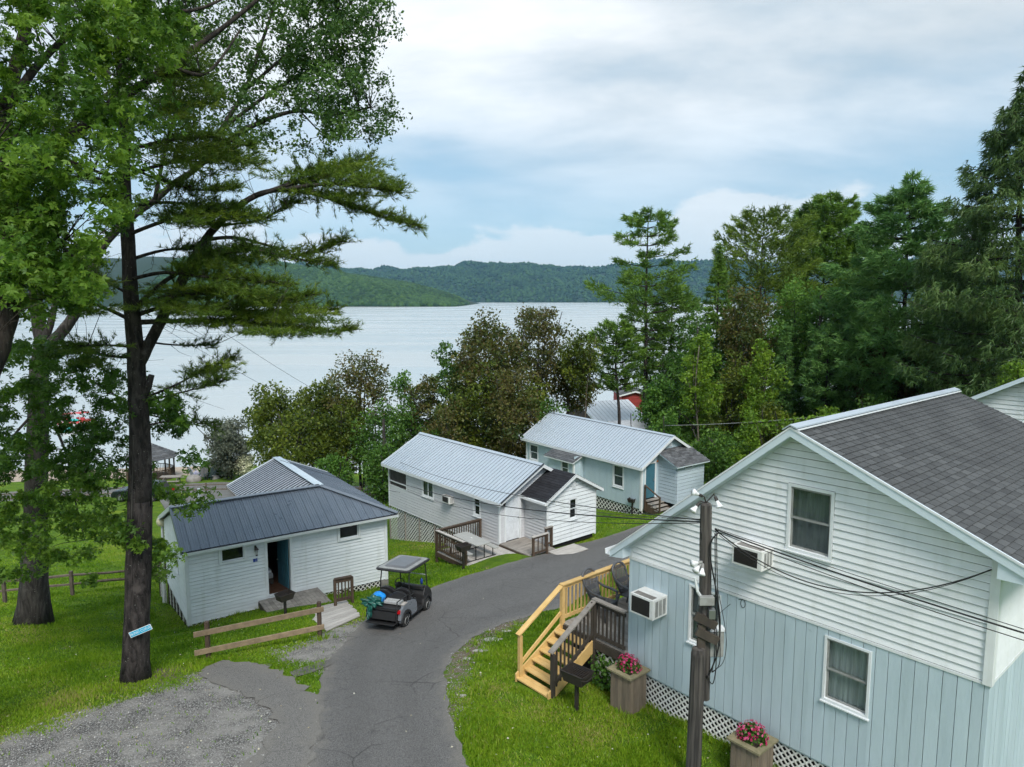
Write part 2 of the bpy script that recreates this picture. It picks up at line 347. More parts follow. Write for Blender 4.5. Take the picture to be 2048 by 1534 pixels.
def ground(x, y):
    x, y = np.atleast_1d(np.asarray(x, float)), np.atleast_1d(np.asarray(y, float))
    xc, yc = np.clip(x, -110, 110), np.clip(y, -25, 175)
    z = np.empty(x.shape)
    for i in range(0, x.size, 4000):
        a, b = xc.ravel()[i:i + 4000], yc.ravel()[i:i + 4000]
        d = np.hypot(a[:, None] - CP[None, :, 0], b[:, None] - CP[None, :, 1]) / 20
        K = np.where(d > 0, d * d * np.log(np.maximum(d, 1e-9)), 0)
        z.ravel()[i:i + 4000] = K @ _TW[:-3] + _TW[-3] + _TW[-2] * a / 20 + _TW[-1] * b / 20
    far = np.clip((y - 165) / 40, 0, 1); z = z * (1 - far) - 14 * far
    return np.clip(z, -14, 6)
def gz(x, y): return float(ground(x, y)[0])
def gp(u, v, dz=0.0):                  # where the line of sight meets the land
    z = 0.0
    for _ in range(40):
        p = atz(u, v, z + dz); z += 0.6 * (gz(p.x, p.y) - z)
    return Vector((p.x, p.y, z + dz))
def sdist(px, py, poly):
    """signed distance to a polygon, positive inside"""
    P = np.asarray(poly, float); best = np.full(px.shape, 1e9); ins = np.zeros(px.shape, bool)
    for i in range(len(P)):
        a, b = P[i], P[(i + 1) % len(P)]; e = b - a
        wx, wy = px - a[0], py - a[1]; tt = np.clip((wx * e[0] + wy * e[1]) / max(e @ e, 1e-9), 0, 1)
        best = np.minimum(best, np.hypot(wx - e[0] * tt, wy - e[1] * tt))
        cr = ((a[1] <= py) & (b[1] > py)) | ((b[1] <= py) & (a[1] > py))
        xi = a[0] + (py - a[1]) / (e[1] if abs(e[1]) > 1e-9 else 1e-9) * e[0]
        ins ^= cr & (px < xi)
    return np.where(ins, best, -best)
GPX = lambda L: [tuple(gp(u, v).xy) for u, v in L]
ROAD_L = GPX([(590,2300),(600,1800),(612,1560),(625,1480),(632,1410),(640,1370),(655,1320),(690,1283),(724,1245),(760,1222),(800,1200),(860,1178),(930,1152),(1000,1132),(1060,1115),(1110,1101),(1160,1088),(1205,1076),(1250,1062),(1300,1046),(1350,1026),(1400,1005)])
ROAD_R = GPX([(1010,2300),(985,1800),(948,1560),(925,1500),(905,1440),(893,1390),(890,1350),(905,1312),(945,1276),(1010,1246),(1080,1226),(1135,1213),(1175,1185),(1215,1150),(1262,1118),(1310,1088),(1370,1060),(1440,1035)])
ROAD = ROAD_L + ROAD_R[::-1]
LOT = GPX([(-250,1600),(0,1476),(120,1440),(250,1398),(340,1368),(400,1345),(440,1335),(530,1345),(610,1390),(640,1420),(640,1800),(600,2300),(-800,2300)])
VERGE = GPX([(540,1302),(600,1288),(640,1270),(690,1250),(726,1234),(735,1246),(700,1290),(665,1322),(640,1348),(600,1332),(560,1322)])
EDGE = GPX([(925,1460),(900,1440),(888,1390),(884,1350),(900,1308),(945,1268),(1012,1238),(1085,1222),(1060,1242),(990,1278),(950,1320),(930,1360),(925,1410)])
APRON = GPX([(398,1350),(410,1334),(445,1322),(520,1330),(585,1356),(622,1386),(640,1402),(636,1470),(622,1540),(600,1640),(440,1640),(500,1530),(545,1460),(540,1430),(500,1400),(450,1378)])
LOWROAD = [(-75,53),(-60,55),(-42,57.2),(-29,58.8),(-20,57.8),(-11,52.5),(-4,49.5),(5,49.5),(14,52),(14,56.5),(4,54),(-3,54),(-9,57),(-18,62.6),(-27,64.5),(-36,64),(-48,61.5),(-62,60),(-78,58)]
BEACH = [(-80,64),(-60,66),(-46,68.0),(-38,69.5),(-31.5,70.5),(-30.2,73.5),(-32,77),(-40,79),(-85,80)]
fine = lambda a, b, s: np.arange(a, b, s)
gx = np.unique(np.round(np.r_[fine(-3000,-300,400), fine(-300,-60,20), fine(-60,-27,1.5), fine(-27,14,0.33), fine(14,60,1.5), fine(60,300,20), fine(300,3001,400)], 3))
gy = np.unique(np.round(np.r_[fine(-1500,-100,200), fine(-100,6,6), fine(6,44,0.33), fine(44,80,0.9), fine(80,180,4), fine(180,420,40)], 3))
X, Y = np.meshgrid(gx, gy); Z = ground(X, Y)
nx, ny = len(gx), len(gy); idx = np.arange(nx * ny).reshape(ny, nx)
FQ = np.c_[idx[:-1, :-1].ravel(), idx[:-1, 1:].ravel(), idx[1:, 1:].ravel(), idx[1:, :-1].ravel()]
def groundmat():
    m, t, b = newmat('lawn_and_gravel'); vec = ncoord(t, 'Object')
    att = lambda n: (lambda a: (setattr(a, 'attribute_name', n), a.outputs['Fac'])[1])(t.nodes.new('ShaderNodeAttribute'))
    big = nnoise(t, vec, 0.35, 4, 0.55); mid = nnoise(t, vec, 1.7, 5, 0.6); finen = nnoise(t, vec, 28, 4, 0.65); clump = nnoise(t, vec, 7, 3, 0.6)
    g = nmix(t, nrange(t, mid, 0.32, 0.68), (0.070, 0.150, 0.010), (0.135, 0.230, 0.014))
    g = nmix(t, nrange(t, big, 0.50, 0.72), g, (0.21, 0.275, 0.02))
    g = nmix(t, nrange(t, finen, 0.42, 0.75), g, (0.040, 0.080, 0.008))
    g = nmix(t, nrange(t, nnoise(t, vec, 1.1, 6, 0.7, None, (4, 9, 0)), 0.58, 0.74), g, (0.15, 0.135, 0.05))
    vor = t.nodes.new('ShaderNodeTexVoronoi'); vor.inputs['Scale'].default_value = 26; t.links.new(vec, vor.inputs[0])
    st = nmix(t, vor.outputs['Color'], (0.20, 0.197, 0.192), (0.44, 0.434, 0.42)); st = nmix(t, nrange(t, vor.outputs['Distance'], 0.25, 0.62), st, (0.11, 0.107, 0.102))
    st = nmix(t, nrange(t, mid, 0.35, 0.7), st, (0.33, 0.32, 0.30)); 
    gm = nrange(t, nmath(t, 'ADD', att('gravel'), nmath(t, 'ADD', nmath(t, 'MULTIPLY', nmath(t, 'SUBTRACT', mid, 0.5), 1.6), nmath(t, 'MULTIPLY', nmath(t, 'SUBTRACT', clump, 0.5), 1.5))), -0.12, 0.22)
    dm = nrange(t, nmath(t, 'ADD', att('dirt'), nmath(t, 'MULTIPLY', nmath(t, 'SUBTRACT', clump, 0.5), 1.6)), -0.1, 0.35)
    sm = nrange(t, nmath(t, 'ADD', att('sand'), nmath(t, 'MULTIPLY', nmath(t, 'SUBTRACT', mid, 0.5), 2.0)), -0.3, 0.3)
    c = nmix(t, dm, g, nmix(t, finen, (0.13, 0.10, 0.07), (0.21, 0.18, 0.14)))
    c = nmix(t, gm, c, st); c = nmix(t, sm, c, nmix(t, finen, (0.46, 0.38, 0.30), (0.40, 0.33, 0.26)))
    t.links.new(c, b.inputs['Base Color']); b.inputs['Roughness'].default_value = 0.95; b.inputs['Specular IOR Level'].default_value = 0.15
    nbump(t, b, nmath(t, 'ADD', finen, nmath(t, 'MULTIPLY', vor.outputs['Distance'], 0.6)), 0.9, 0.05); return m
gme = np_mesh('ground', np.c_[X.ravel(), Y.ravel(), Z.ravel()], FQ, groundmat(), smooth=True)
def setattrf(me, n, arr):
    a = me.attributes.new(n, 'FLOAT', 'POINT'); a.data.foreach_set('value', np.clip(arr, -5, 5).astype(np.float32).ravel())
near = (Y > -5) & (Y < 85) & (np.abs(X) < 95)
def field(polys):
    o = np.full(X.shape, -5.0)
    for p in polys: o[near] = np.maximum(o[near], sdist(X[near], Y[near], p))
    return o
FOOT_J = [(-11.6,23.4),(-10.9,23.1),(-8.4,25.0),(-8.6,26.2)]
gravel_f = field([LOT, VERGE])
setattrf(gme, 'gravel', gravel_f)
PINEB = [(-10.6,16.3),(-9.4,15.9),(-8.3,16.8),(-8.9,18.0),(-10.2,18.0)]
setattrf(gme, 'dirt', np.maximum(field([EDGE, FOOT_J, PINEB]), gravel_f - 0.05 + 0.25 * (gravel_f > -1.0) - 0.25))
setattrf(gme, 'sand', field([BEACH]))
tag(link('ground', gme), 'mown lawn sloping down past the cabins to the lake', None, None, 'structure')
# ------------------------------------------------------------------ asphalt sheets
from mathutils.geometry import delaunay_2d_cdt
def sheet(name, poly, dz, mat, label, step=0.4, ragged=0.05, kind='structure'):
    B = []; wob_ = [random.uniform(0, 6.28) for _ in range(3)]
    for i in range(len(poly)):
        a, b = Vector(poly[i]), Vector(poly[(i + 1) % len(poly)]); n = max(1, int((b - a).length / 0.16))
        n = min(n, 60); nn = Vector((-(b - a).y, (b - a).x)); nn = nn.normalized() if nn.length > 1e-6 else nn
        for k in range(n): q_ = a.lerp(b, k / n); B.append(q_ + nn * (random.uniform(-ragged, ragged) * .7 + ragged * 1.3 * (math.sin(q_.x * 3.1 + q_.y * 2.3 + wob_[0]) * .5 + math.sin(q_.x * 7.3 - q_.y * 5.1 + wob_[1]) * .5)))
    P = np.array([tuple(p) for p in B]); lo, hi = P.min(0), P.max(0)
    ax, ay = np.meshgrid(np.arange(lo[0], hi[0], step), np.arange(lo[1], hi[1], step))
    k = sdist(ax, ay, P) > step * 0.4
    pts = B + [Vector(p) for p in zip(ax[k], ay[k])]
    v, e, f, *_ = delaunay_2d_cdt(pts, [], [list(range(len(B)))], 2, 1e-5)
    xy = np.array([tuple(p) for p in v]); z = ground(xy[:, 0], xy[:, 1]) + dz
    me = np_mesh(name, np.c_[xy, z], np.array([t for t in f if len(t) == 3]), mat, smooth=True); setattrf(me, 'edge', sdist(xy[:, 0], xy[:, 1], poly))
    return tag(link(name, me), label, None, None, kind)
def asphalt(name, c1, c2, crack=True):
    m, t, b = newmat(name); vec = ncoord(t)
    fn = nnoise(t, vec, 55, 3, 0.7); md = nnoise(t, vec, 1.1, 5, 0.6); lg = nnoise(t, vec, 0.3, 3, 0.5)
    c = nmix(t, nrange(t, md, 0.3, 0.7), c1, c2); c = nmix(t, nrange(t, lg, 0.45, 0.7), c, tuple(x * 1.22 for x in c2))
    sp = nnoise(t, vec, 13, 8, 0.8); c = nmix(t, nrange(t, sp, 0.44, 0.64), tuple(x * 0.78 for x in c1), c); c = nmix(t, nrange(t, sp, 0.56, 0.70, 0, .6), c, tuple(x * 1.55 for x in c2))
    vg = t.nodes.new('ShaderNodeTexVoronoi'); vg.inputs['Scale'].default_value = 90; t.links.new(vec, vg.inputs[0])
    c = nmix(t, nrange(t, nmath(t, 'ADD', fn, nmath(t, 'MULTIPLY', vg.outputs['Distance'], 0.3)), 0.50, 0.80), c, tuple(x * 1.9 for x in c2))
    c = nmix(t, nrange(t, nnoise(t, vec, 40, 2, 0.7, None, (3, 3, 3)), 0.60, 0.72), c, tuple(x * 0.45 for x in c1))
    ea = t.nodes.new('ShaderNodeAttribute'); ea.attribute_name = 'edge'
    ed = nrange(t, nmath(t, 'ADD', ea.outputs['Fac'], nmath(t, 'MULTIPLY', nmath(t, 'SUBTRACT', nnoise(t, vec, 3.0, 4, 0.65), 0.5), 0.9)), 0.0, 0.38, 1, 0)
    c = nmix(t, nmath(t, 'MULTIPLY', ed, 0.6), c, nmix(t, fn, (0.11, 0.105, 0.095), (0.24, 0.225, 0.20)))
    for off, am in ((0.85, .13), (2.35, .10)):            # worn wheel tracks keep to the same distance from the kerb line
        tk = nmath(t, 'ABSOLUTE', nmath(t, 'SUBTRACT', nmath(t, 'ADD', ea.outputs['Fac'], nmath(t, 'MULTIPLY', nmath(t, 'SUBTRACT', lg, 0.5), 0.5)), off))
        c = nmix(t, nmath(t, 'MULTIPLY', nrange(t, tk, 0.08, 0.42, 1, 0), am), c, tuple(x * 0.70 for x in c1))
    c = nmix(t, nmath(t, 'MULTIPLY', nrange(t, nnoise(t, vec, 2.2, 6, 0.7, None, (11, 5, 0)), 0.60, 0.72), 0.5), c, tuple(x * 0.55 for x in c1))
    if crack:
        wv = t.nodes.new('ShaderNodeMix'); wv.data_type = 'VECTOR'; wv.inputs[0].default_value = 0.18; t.links.new(vec, wv.inputs[4])
        nn = t.nodes.new('ShaderNodeTexNoise'); nn.inputs['Scale'].default_value = 1.6; t.links.new(vec, nn.inputs[0]); t.links.new(nn.outputs['Color'], wv.inputs[5])
        vo = t.nodes.new('ShaderNodeTexVoronoi'); vo.feature = 'DISTANCE_TO_EDGE'; vo.inputs['Scale'].default_value = 0.9; t.links.new(wv.outputs[1], vo.inputs[0])
        ck = nmath(t, 'MULTIPLY', nrange(t, vo.outputs['Distance'], 0.004, 0.013, 1, 0), nrange(t, nnoise(t, vec, 0.6, 3, 0.5, None, (7, 1, 2)), 0.47, 0.60))
        c = nmix(t, nmath(t, 'MULTIPLY', ck, 0.5), c, (0.02, 0.02, 0.02))
    t.links.new(c, b.inputs['Base Color']); b.inputs['Roughness'].default_value = 0.85; b.inputs['Specular IOR Level'].default_value = 0.3
    nbump(t, b, fn, 0.35, 0.012); return m
M['asphalt'] = asphalt('asphalt', (0.066, 0.065, 0.064), (0.090, 0.088, 0.086))
M['asphalt_old'] = asphalt('old_asphalt', (0.086, 0.084, 0.080), (0.118, 0.114, 0.108))
M['tar'] = asphalt('tar_patch', (0.035, 0.036, 0.038), (0.055, 0.055, 0.056), False)
sheet('road', ROAD, 0.014, M['asphalt'], 'grey asphalt lane curving between the cabins')
sheet('driveway_apron', APRON, 0.024, M['asphalt_old'], 'worn pale asphalt apron at the edge of the gravel lot', ragged=0.10)
sheet('tar_strip', GPX([(578,1346),(600,1338),(640,1326),(660,1321),(664,1330),(645,1340),(610,1352),(590,1356)]), 0.034, M['tar'], 'dark tar strip joining the lane and the apron', 0.25, 0.02)
sheet('lower_road', LOWROAD, 0.02, M['asphalt_old'], 'pale lower road along the beach', 1.2, 0.1)
# flat broken stones along the inside of the bend
for u, v, s, lb in [(985,1280,.34,'largest flat pale stone in the gravel edge of the bend'),(962,1302,.24,'second largest pale stone, lower left of the largest one at the bend'),(1012,1263,.2,'pale stone uphill of the largest one at the bend'),(934,1318,.13,'small pale chip at the tightest point of the bend'),(926,1392,.11,'lowest small chip beside the lane where it straightens'),(1045,1252,.15,'furthest pale chip at the lane edge near the stairs')]:
    p = gp(u, v); b = MB(); n = 7; a0 = random.uniform(0, 6)
    ring = [(p.x + s * random.uniform(.6, 1.15) * math.cos(a0 + 2*math.pi*k/n), p.y + s * random.uniform(.35, .75) * math.sin(a0 + 2*math.pi*k/n)) for k in range(n)]
    hz = [gz(*q) for q in ring]
    b.add([(q[0], q[1], z - .05) for q, z in zip(ring, hz)] + [(p.x + (q[0]-p.x)*.86, p.y + (q[1]-p.y)*.86, z + .03) for q, z in zip(ring, hz)],
          [tuple(range(n, 2*n))] + [(k, (k+1) % n, n+(k+1) % n, n+k) for k in range(n)])
    tag(b.build('edge_stone', M['limestone']), lb, 'stone', 'flat stones along the bend of the lane')
# ------------------------------------------------------------------ lake
def watermat():
    m, t, b = newmat('lake_water'); vec = ncoord(t)
    b.inputs['Base Color'].default_value = (0.43, 0.465, 0.47, 1); b.inputs['Roughness'].default_value = 0.28; b.inputs['IOR'].default_value = 1.333
    t.links.new(nrange(t, nnoise(t, vec, 0.02, 4, 0.55, (0.35, 1.6, 1)), 0.35, 0.65, 0.20, 0.34), b.inputs['Roughness'])
    w = nnoise(t, vec, 0.9, 4, 0.6, (0.6, 1.6, 1)); w2 = nnoise(t, vec, 0.12, 3, 0.5, (0.5, 1.5, 1))
    nbump(t, b, nmath(t, 'ADD', w, nmath(t, 'MULTIPLY', w2, 2.0)), 0.17, 0.12); return m
b = MB(); ys = [20, 60, 90, 140, 240, 500, 1200, 3000, 7200]; xs = [-7000, -1500, -300, -60, 0, 60, 300, 1500, 7000]
b.add([(x, y, LAKE_Z) for y in ys for x in xs], [(j*9+i, j*9+i+1, (j+1)*9+i+1, (j+1)*9+i) for j in range(8) for i in range(8)])
tag(b.build('lake', watermat()), 'calm pale lake reaching to the wooded hills', None, None, 'structure')
# ------------------------------------------------------------------ far hills and their woods
def hillz(prof, yb, yr, x, y, seed):
    u = 1024 + x / (y * _c) * F_PX
    us, vs_ = np.array([p[0] for p in prof], float), np.array([p[1] for p in prof], float)
    xr = (us - 1024) / F_PX * yr; top = CAM_Z + (598 - vs_) / F_PX * yr
    h = np.interp(x, xr, top) - LAKE_Z
    k = np.clip((y - yb) / (yr - yb), 0, 1); w = np.sin(k * math.pi / 2) ** 0.9; back = np.clip((y - yr) / (yr * 0.5), 0, 1)
    wob = 1 + 0.10 * np.sin(x / 97 + seed) * np.sin(y / 131 + seed * 2) + 0.05 * np.sin(x / 41 + y / 53)
    return LAKE_Z - 1.5 + (h + 1.5) * w * np.where(k < 0.97, wob, 1) * (1 - back ** 2)
HILLS = [('near_hill', 'wooded hill running down to the lake on the left', [(-900,470),(-300,500),(100,515),(470,523),(540,527),(620,540),(700,553),(760,561),(820,572),(870,584),(905,594),(925,602),(938,612),(960,614),(1000,616)], 1690, 2150, (-2900, -100), 1.3, 13000, 14),
         ('far_hill', 'low wooded ridge across the far end of the lake', [(-600,520),(300,530),(600,534),(720,543),(820,546),(880,541),(940,535),(1000,532),(1070,536),(1140,544),(1190,540),(1250,535),(1330,530),(1450,528),(1600,532),(1800,522),(2100,515),(2600,500)], 3750, 4900, (-2600, 4200), 4.1, 15000, 24)]
M['woods'] = leafmat('distant_woods', [(0.0, (0.006, 0.020, 0.009)), (0.5, (0.018, 0.050, 0.017)), (1.0, (0.045, 0.095, 0.026))], 0.0, 0.9)
M['woods_near'] = leafmat('headland_woods', [(0.0, (0.008, 0.026, 0.006)), (0.5, (0.024, 0.062, 0.013)), (1.0, (0.056, 0.112, 0.024))], 0.0, 0.9)
M['woodfloor'] = pmat('distant_woodland_floor', (0.010, 0.026, 0.011), (0.014, 0.032, 0.012), 0.02, 0.95, 0)
ico = bmesh.new(); bmesh.ops.create_icosphere(ico, subdivisions=1, radius=1.0)
ICV = np.array([v.co for v in ico.verts]); ICF = np.array([[v.index for v in f.verts] for f in ico.faces]); ico.free()
OCV = np.array([(1, 0, 0), (0, 1, 0), (-1, 0, 0), (0, -1, 0), (0, 0, 1), (0, 0, -1)], float); OCF = np.array([(0, 1, 4), (1, 2, 4), (2, 3, 4), (3, 0, 4), (1, 0, 5), (2, 1, 5), (3, 2, 5), (0, 3, 5)])
def blobs(P, S, tint, mat, name, flat=0.9, jit=0.22, seed=0, low=False):
    g = np.random.default_rng(seed); n = len(P); IV, IF = (OCV, OCF) if low else (ICV, ICF)
    V = IV[None] * S[:, None, None] * np.array([1, 1, flat]) * g.uniform(1 - jit, 1 + jit, (n, len(IV), 1)) + P[:, None, :]
    F = IF[None] + (np.arange(n) * len(IV))[:, None, None]
    T = np.clip(np.repeat(tint, len(IF)) + g.normal(0, 0.10, n * len(IF)), 0, 1)
    return np_mesh(name, V.reshape(-1, 3), F.reshape(-1, 3), mat, T)
for name, lab, prof, yb, yr, (xa, xb), seed, cnt, size in HILLS:
    gx2 = np.linspace(xa, xb, 140); gy2 = np.r_[np.linspace(yb, yr, 24), np.linspace(yr * 1.04, yr * 1.5, 8)]
    HX, HY = np.meshgrid(gx2, gy2); HZ = hillz(prof, yb, yr, HX, HY, seed); w, h = len(gx2), len(gy2); ii = np.arange(w * h).reshape(h, w)
    me = np_mesh(name, np.c_[HX.ravel(), HY.ravel(), HZ.ravel()], np.c_[ii[:-1, :-1].ravel(), ii[:-1, 1:].ravel(), ii[1:, 1:].ravel(), ii[1:, :-1].ravel()], M['woodfloor'], smooth=True)
    tag(link(name, me), lab, None, None, 'structure')
    g = np.random.default_rng(int(seed * 10))
    xv = g.uniform(max(xa, -0.42 * yr), min(xb, 0.30 * yr), cnt); k = g.uniform(0, 1, cnt); yv = yb + (yr * 1.02 - yb) * k
    zv = hillz(prof, yb, yr, xv, yv, seed); ok = zv > LAKE_Z + 0.5; xv, yv, zv = xv[ok], yv[ok], zv[ok]
    S = g.uniform(0.55, 1.0, len(xv)) * size * 0.62
    tt = np.clip(0.5 + 0.22 * np.sin(xv / 70 + 1) * np.sin(yv / 60) + g.normal(0, 0.26, len(xv)), 0, 1)
    tag(link('far_woods', blobs(np.c_[xv, yv, zv + S * 0.25], S, tt, M['woods_near' if seed < 2 else 'woods'], 'far_woods', 0.95, 0.25, 3, seed > 2)),
        'dense green woods covering the ' + ('hill on the left of the lake' if seed < 2 else 'ridge across the far lake'), None, None, 'stuff')
# ================================================================== building kit
def WM(o, s, d):                        # wall frame: s along the wall, d outward, z up
    o, s, d = Vector(o), Vector(s), Vector(d)
    return Matrix(((s.x, d.x, 0, o.x), (s.y, d.y, 0, o.y), (0, 0, 1, 0), (0, 0, 0, 1)))
def cut_rect(s0, s1, za, zb, opens):
    """rectangle minus openings -> list of rectangles"""
    segs = [(s0, s1)]; extra = []
    for (a, b, c, d) in opens:
        if d <= za + 1e-4 or c >= zb - 1e-4: continue
        ns = []
        for (p, q) in segs:
            if b <= p or a >= q: ns.append((p, q)); continue
            if a > p: ns.append((p, a))
            if b < q: ns.append((b, q))
            lo, hi = max(a, p), min(b, q)
            if c > za + 0.004: extra.append((lo, hi, za, c))
            if d < zb - 0.004: extra.append((lo, hi, d, zb))
        segs = ns
    return [(p, q, za, zb) for p, q in segs if q - p > 0.004] + extra
def board(mb, poly, za, zb, lip, back=-0.012):
    n = len(poly); 
    if n < 3: return
    j0, j1 = random.uniform(-.0025, .0025), random.uniform(-.0006, .0006); poly = [(s, z + (j0 + j1 * (s - poly[0][0]) if z < za + .03 else 0)) for s, z in poly]
    fr = [(s, 0.006 + lip * (1 - (z - za) / (zb - za)), z) for s, z in poly]; bk = [(s, back, z) for s, z in poly]
    mb.add(fr + bk, [tuple(range(n)), tuple(range(2 * n - 1, n - 1, -1))] + [(i, n + i, n + (i + 1) % n, (i + 1) % n) for i in range(n)])
def siding(parent, Wm, s0, s1, z0, z1, mat, opens=(), clips=(), h=0.127, lip=0.026, name='siding_board', gap=0.013):  # gap: slit baring the core, shaped to draw each course's shadow line
    k = 0
    while z0 + k * h < z1 - 0.01:
        za, zb = z0 + k * h, min(z0 + (k + 1) * h, z1)
        for (p, q, c, d) in cut_rect(s0, s1, za + gap, zb, opens):
            poly = [(p, c), (q, c), (q, d), (p, d)]
            for cl in clips: poly = clip(poly, *cl)
            if len(poly) < 3: continue
            mb = MB(Wm); board(mb, poly, za, za + h, lip); mb.build(name, mat, parent)
        k += 1
def planks(parent, Wm, s0, s1, z0, z1, w, mat, opens=(), clips=(), gap=0.010, name='wall_plank', t=0.02):
    s = s0
    while s < s1 - 0.01:
        e = min(s + w, s1)
        for (p, q, c, d) in cut_rect(s + gap / 2, e - gap / 2, z0, z1, opens):
            poly = [(p, c), (q, c), (q, d), (p, d)]
            for cl in clips: poly = clip(poly, *cl)
            if len(poly) >= 3: MB(Wm).prism([(a, -0.012, b) for a, b in poly], (0, t + 0.012 + random.uniform(0, .002), 0)).build(name, mat, parent)
        s = e
def window(parent, Wm, s0, s1, z0, z1, trim=0.085, mat='trim', sash='h', cur='curtain', name='window', depth=0.04, sill=True, label=None, smat='trim'):
    """s0..z1 is the daylight opening; the casing stands outside it"""
    f = MB(Wm)
    for a, b, c, d in ((s0 - trim, s0, z0 - trim, z1 + trim), (s1, s1 + trim, z0 - trim, z1 + trim), (s0, s1, z1, z1 + trim), (s0, s1, z0 - trim, z0)):
        f.box((a, -0.02, c), (b, depth, d))
    if sill: f.box((s0 - trim - .02, 0.0, z0 - trim - .03), (s1 + trim + .02, depth + .03, z0 - trim - .002))
    o = f.build(name, M[mat], parent, bevel=0.004)
    if label: o['label'] = label
    zm = (z0 + z1) / 2; th = 0.035
    def sashes(a, b, c, d, dd, nm='sash'):
        g = MB(Wm)
        for p, q, r_, t_ in ((a, a + th, c, d), (b - th, b, c, d), (a + th, b - th, d - th, d), (a + th, b - th, c, c + th)): g.box((p, dd - .025, r_), (q, dd, t_))
        g.build(nm, M[smat], o)
        MB(Wm).add([(a + th, dd - .012, c + th), (b - th, dd - .012, c + th), (b - th, dd - .012, d - th), (a + th, dd - .012, d - th)], [(0, 1, 2, 3)]).build('pane', M['glass'], o)
    if sash == 'h': sashes(s0, s1, zm - .02, z1, .012); sashes(s0, s1, z0, zm + .02, -.015)
    elif sash == 'v': sashes(s0, (s0 + s1) / 2, z0, z1, .012); sashes((s0 + s1) / 2, s1, z0, z1, .012)
    else: sashes(s0, s1, z0, z1, .012)
    c = MB(Wm); n = 14; pts = []
    for k in range(n + 1): pts.append((s0 + (s1 - s0) * k / n, -0.075 - 0.008 * (k % 2)))
    if cur == 'none':
        c.add([(s0, -.085, z0), (s1, -.085, z0), (s1, -.085, z1), (s0, -.085, z1)], [(0, 1, 2, 3)]); c.build('dark_room', M['dark'], o)
    else:
        c.add([(p, q, z0) for p, q in pts] + [(p, q, z1) for p, q in pts], [(k, k + 1, n + 2 + k, n + 1 + k) for k in range(n)]); c.build('curtain', M[cur], o)
    return o
def corner(parent, x, y, z0, z1, w=0.09, mat='trim', name='corner_trim'):
    MB().box((x - w / 2, y - w / 2, z0), (x + w / 2, y + w / 2, z1)).build(name, M[mat], parent, bevel=0.006)
def roof_panels(parent, P0, U, Vv, L, w, vlo, vhi, mat, ribmat=None, rib=0.03, minor=True, name='roof_panel', bigrib=0.035, seam=.0015):
    """strips of ribbed metal: P0 origin, U along the eave, Vv up the slope; vlo/vhi give the strip ends at u"""
    P0, U, Vv = Vector(P0), Vector(U).normalized(), Vector(Vv).normalized(); Nn = U.cross(Vv)
    if Nn.z < 0: Nn = -Nn
    n = max(1, round(L / w)); w = L / n
    for k in range(n):
        u0 = k * w; prof = [(0, 0), (.012, rib), (bigrib, rib), (bigrib + .012, 0)]
        if minor: prof += [(w * .45, 0), (w * .45 + .01, rib * .4), (w * .45 + .03, rib * .4), (w * .45 + .04, 0), (w * .72, 0), (w * .72 + .01, rib * .4), (w * .72 + .03, rib * .4), (w * .72 + .04, 0)]
        prof.append((w - seam, 0)); vs = []
        for (u, h) in prof:
            a, b = vlo(u0 + u), max(vhi(u0 + u), vlo(u0 + u) + .002)
            vs += [P0 + U * (u0 + u) + Vv * a + Nn * h, P0 + U * (u0 + u) + Vv * b + Nn * h]
        mb = MB().add(vs, [(2 * i, 2 * i + 2, 2 * i + 3, 2 * i + 1) for i in range(len(prof) - 1)])
        o = mb.build(name, mat, parent)
def lattice(parent, Wm, s0, s1, zlo, zhi, mat, pitch=0.105, wdt=0.038, joined=False, name='lattice_slat', d0=0.0, frame=True):
    """crossed slats filling s0..s1 between zlo(s) and zhi"""
    zl = zlo if callable(zlo) else (lambda s: zlo); H = zhi - min(zl(s0), zl(s1)) + .05
    allm = MB(Wm); zb = min(zl(s0), zl(s1)) - .02
    for sg, dd in ((1, d0), (-1, d0 + .007)):
        k = s0 - H - pitch if sg > 0 else s0
        end = s1 if sg > 0 else s1 + H + pitch
        while k < end:
            hw = wdt * 0.7071
            poly = [(k - hw, zb), (k + hw, zb), (k + hw + sg * (zhi - zb), zhi), (k - hw + sg * (zhi - zb), zhi)]
            poly = clip(clip(poly, -1, 0, -s0), 1, 0, s1)
            a = (zl(s1) - zl(s0)) / (s1 - s0); poly = clip(poly, a, -1, a * s0 - zl(s0)) if len(poly) > 2 else poly
            if len(poly) > 2:
                m_ = allm if joined else MB(Wm)
                m_.prism([(p, dd, q) for p, q in poly], (0, .006, 0))
                if not joined: m_.build(name, mat, parent)
            k += pitch * 1.4142
    if joined: tag(allm.build('lattice_panel', mat, parent), None, None, None, 'stuff')
    return allm
def railing(parent, p, q, zt, zb, mat, topmat=None, n=None, bal=0.035, rail=(0.14, 0.038), lowrail=True, slope=0.0, step=0.125, name='baluster'):
    """top rail, bottom rail and balusters between p and q (zt, zb heights at p; slope added at q)"""
    p, q = Vector((p[0], p[1], 0)), Vector((q[0], q[1], 0)); L = (q - p).length; d = (q - p) / L
    A, B = p + Vector((0, 0, zt)), q + Vector((0, 0, zt + slope))
    MB().beam(A, B, rail[0], rail[1]).build('handrail', topmat or mat, parent, bevel=0.004)
    MB().beam(A - Vector((0, 0, .07)), B - Vector((0, 0, .07)), .038, .085).build('upper_rail', mat, parent)
    if lowrail: MB().beam(p + Vector((0, 0, zb)), q + Vector((0, 0, zb + slope)), .038, .085).build('lower_rail', mat, parent)
    k = n or int(L / step)
    for i in range(k):
        t = (i + .5) / k; c = p + d * (L * t); z = slope * t
        MB().box((c.x - bal / 2, c.y - bal / 2, zb - .06 + z), (c.x + bal / 2, c.y + bal / 2, zt - .04 + z)).build(name, mat, parent)
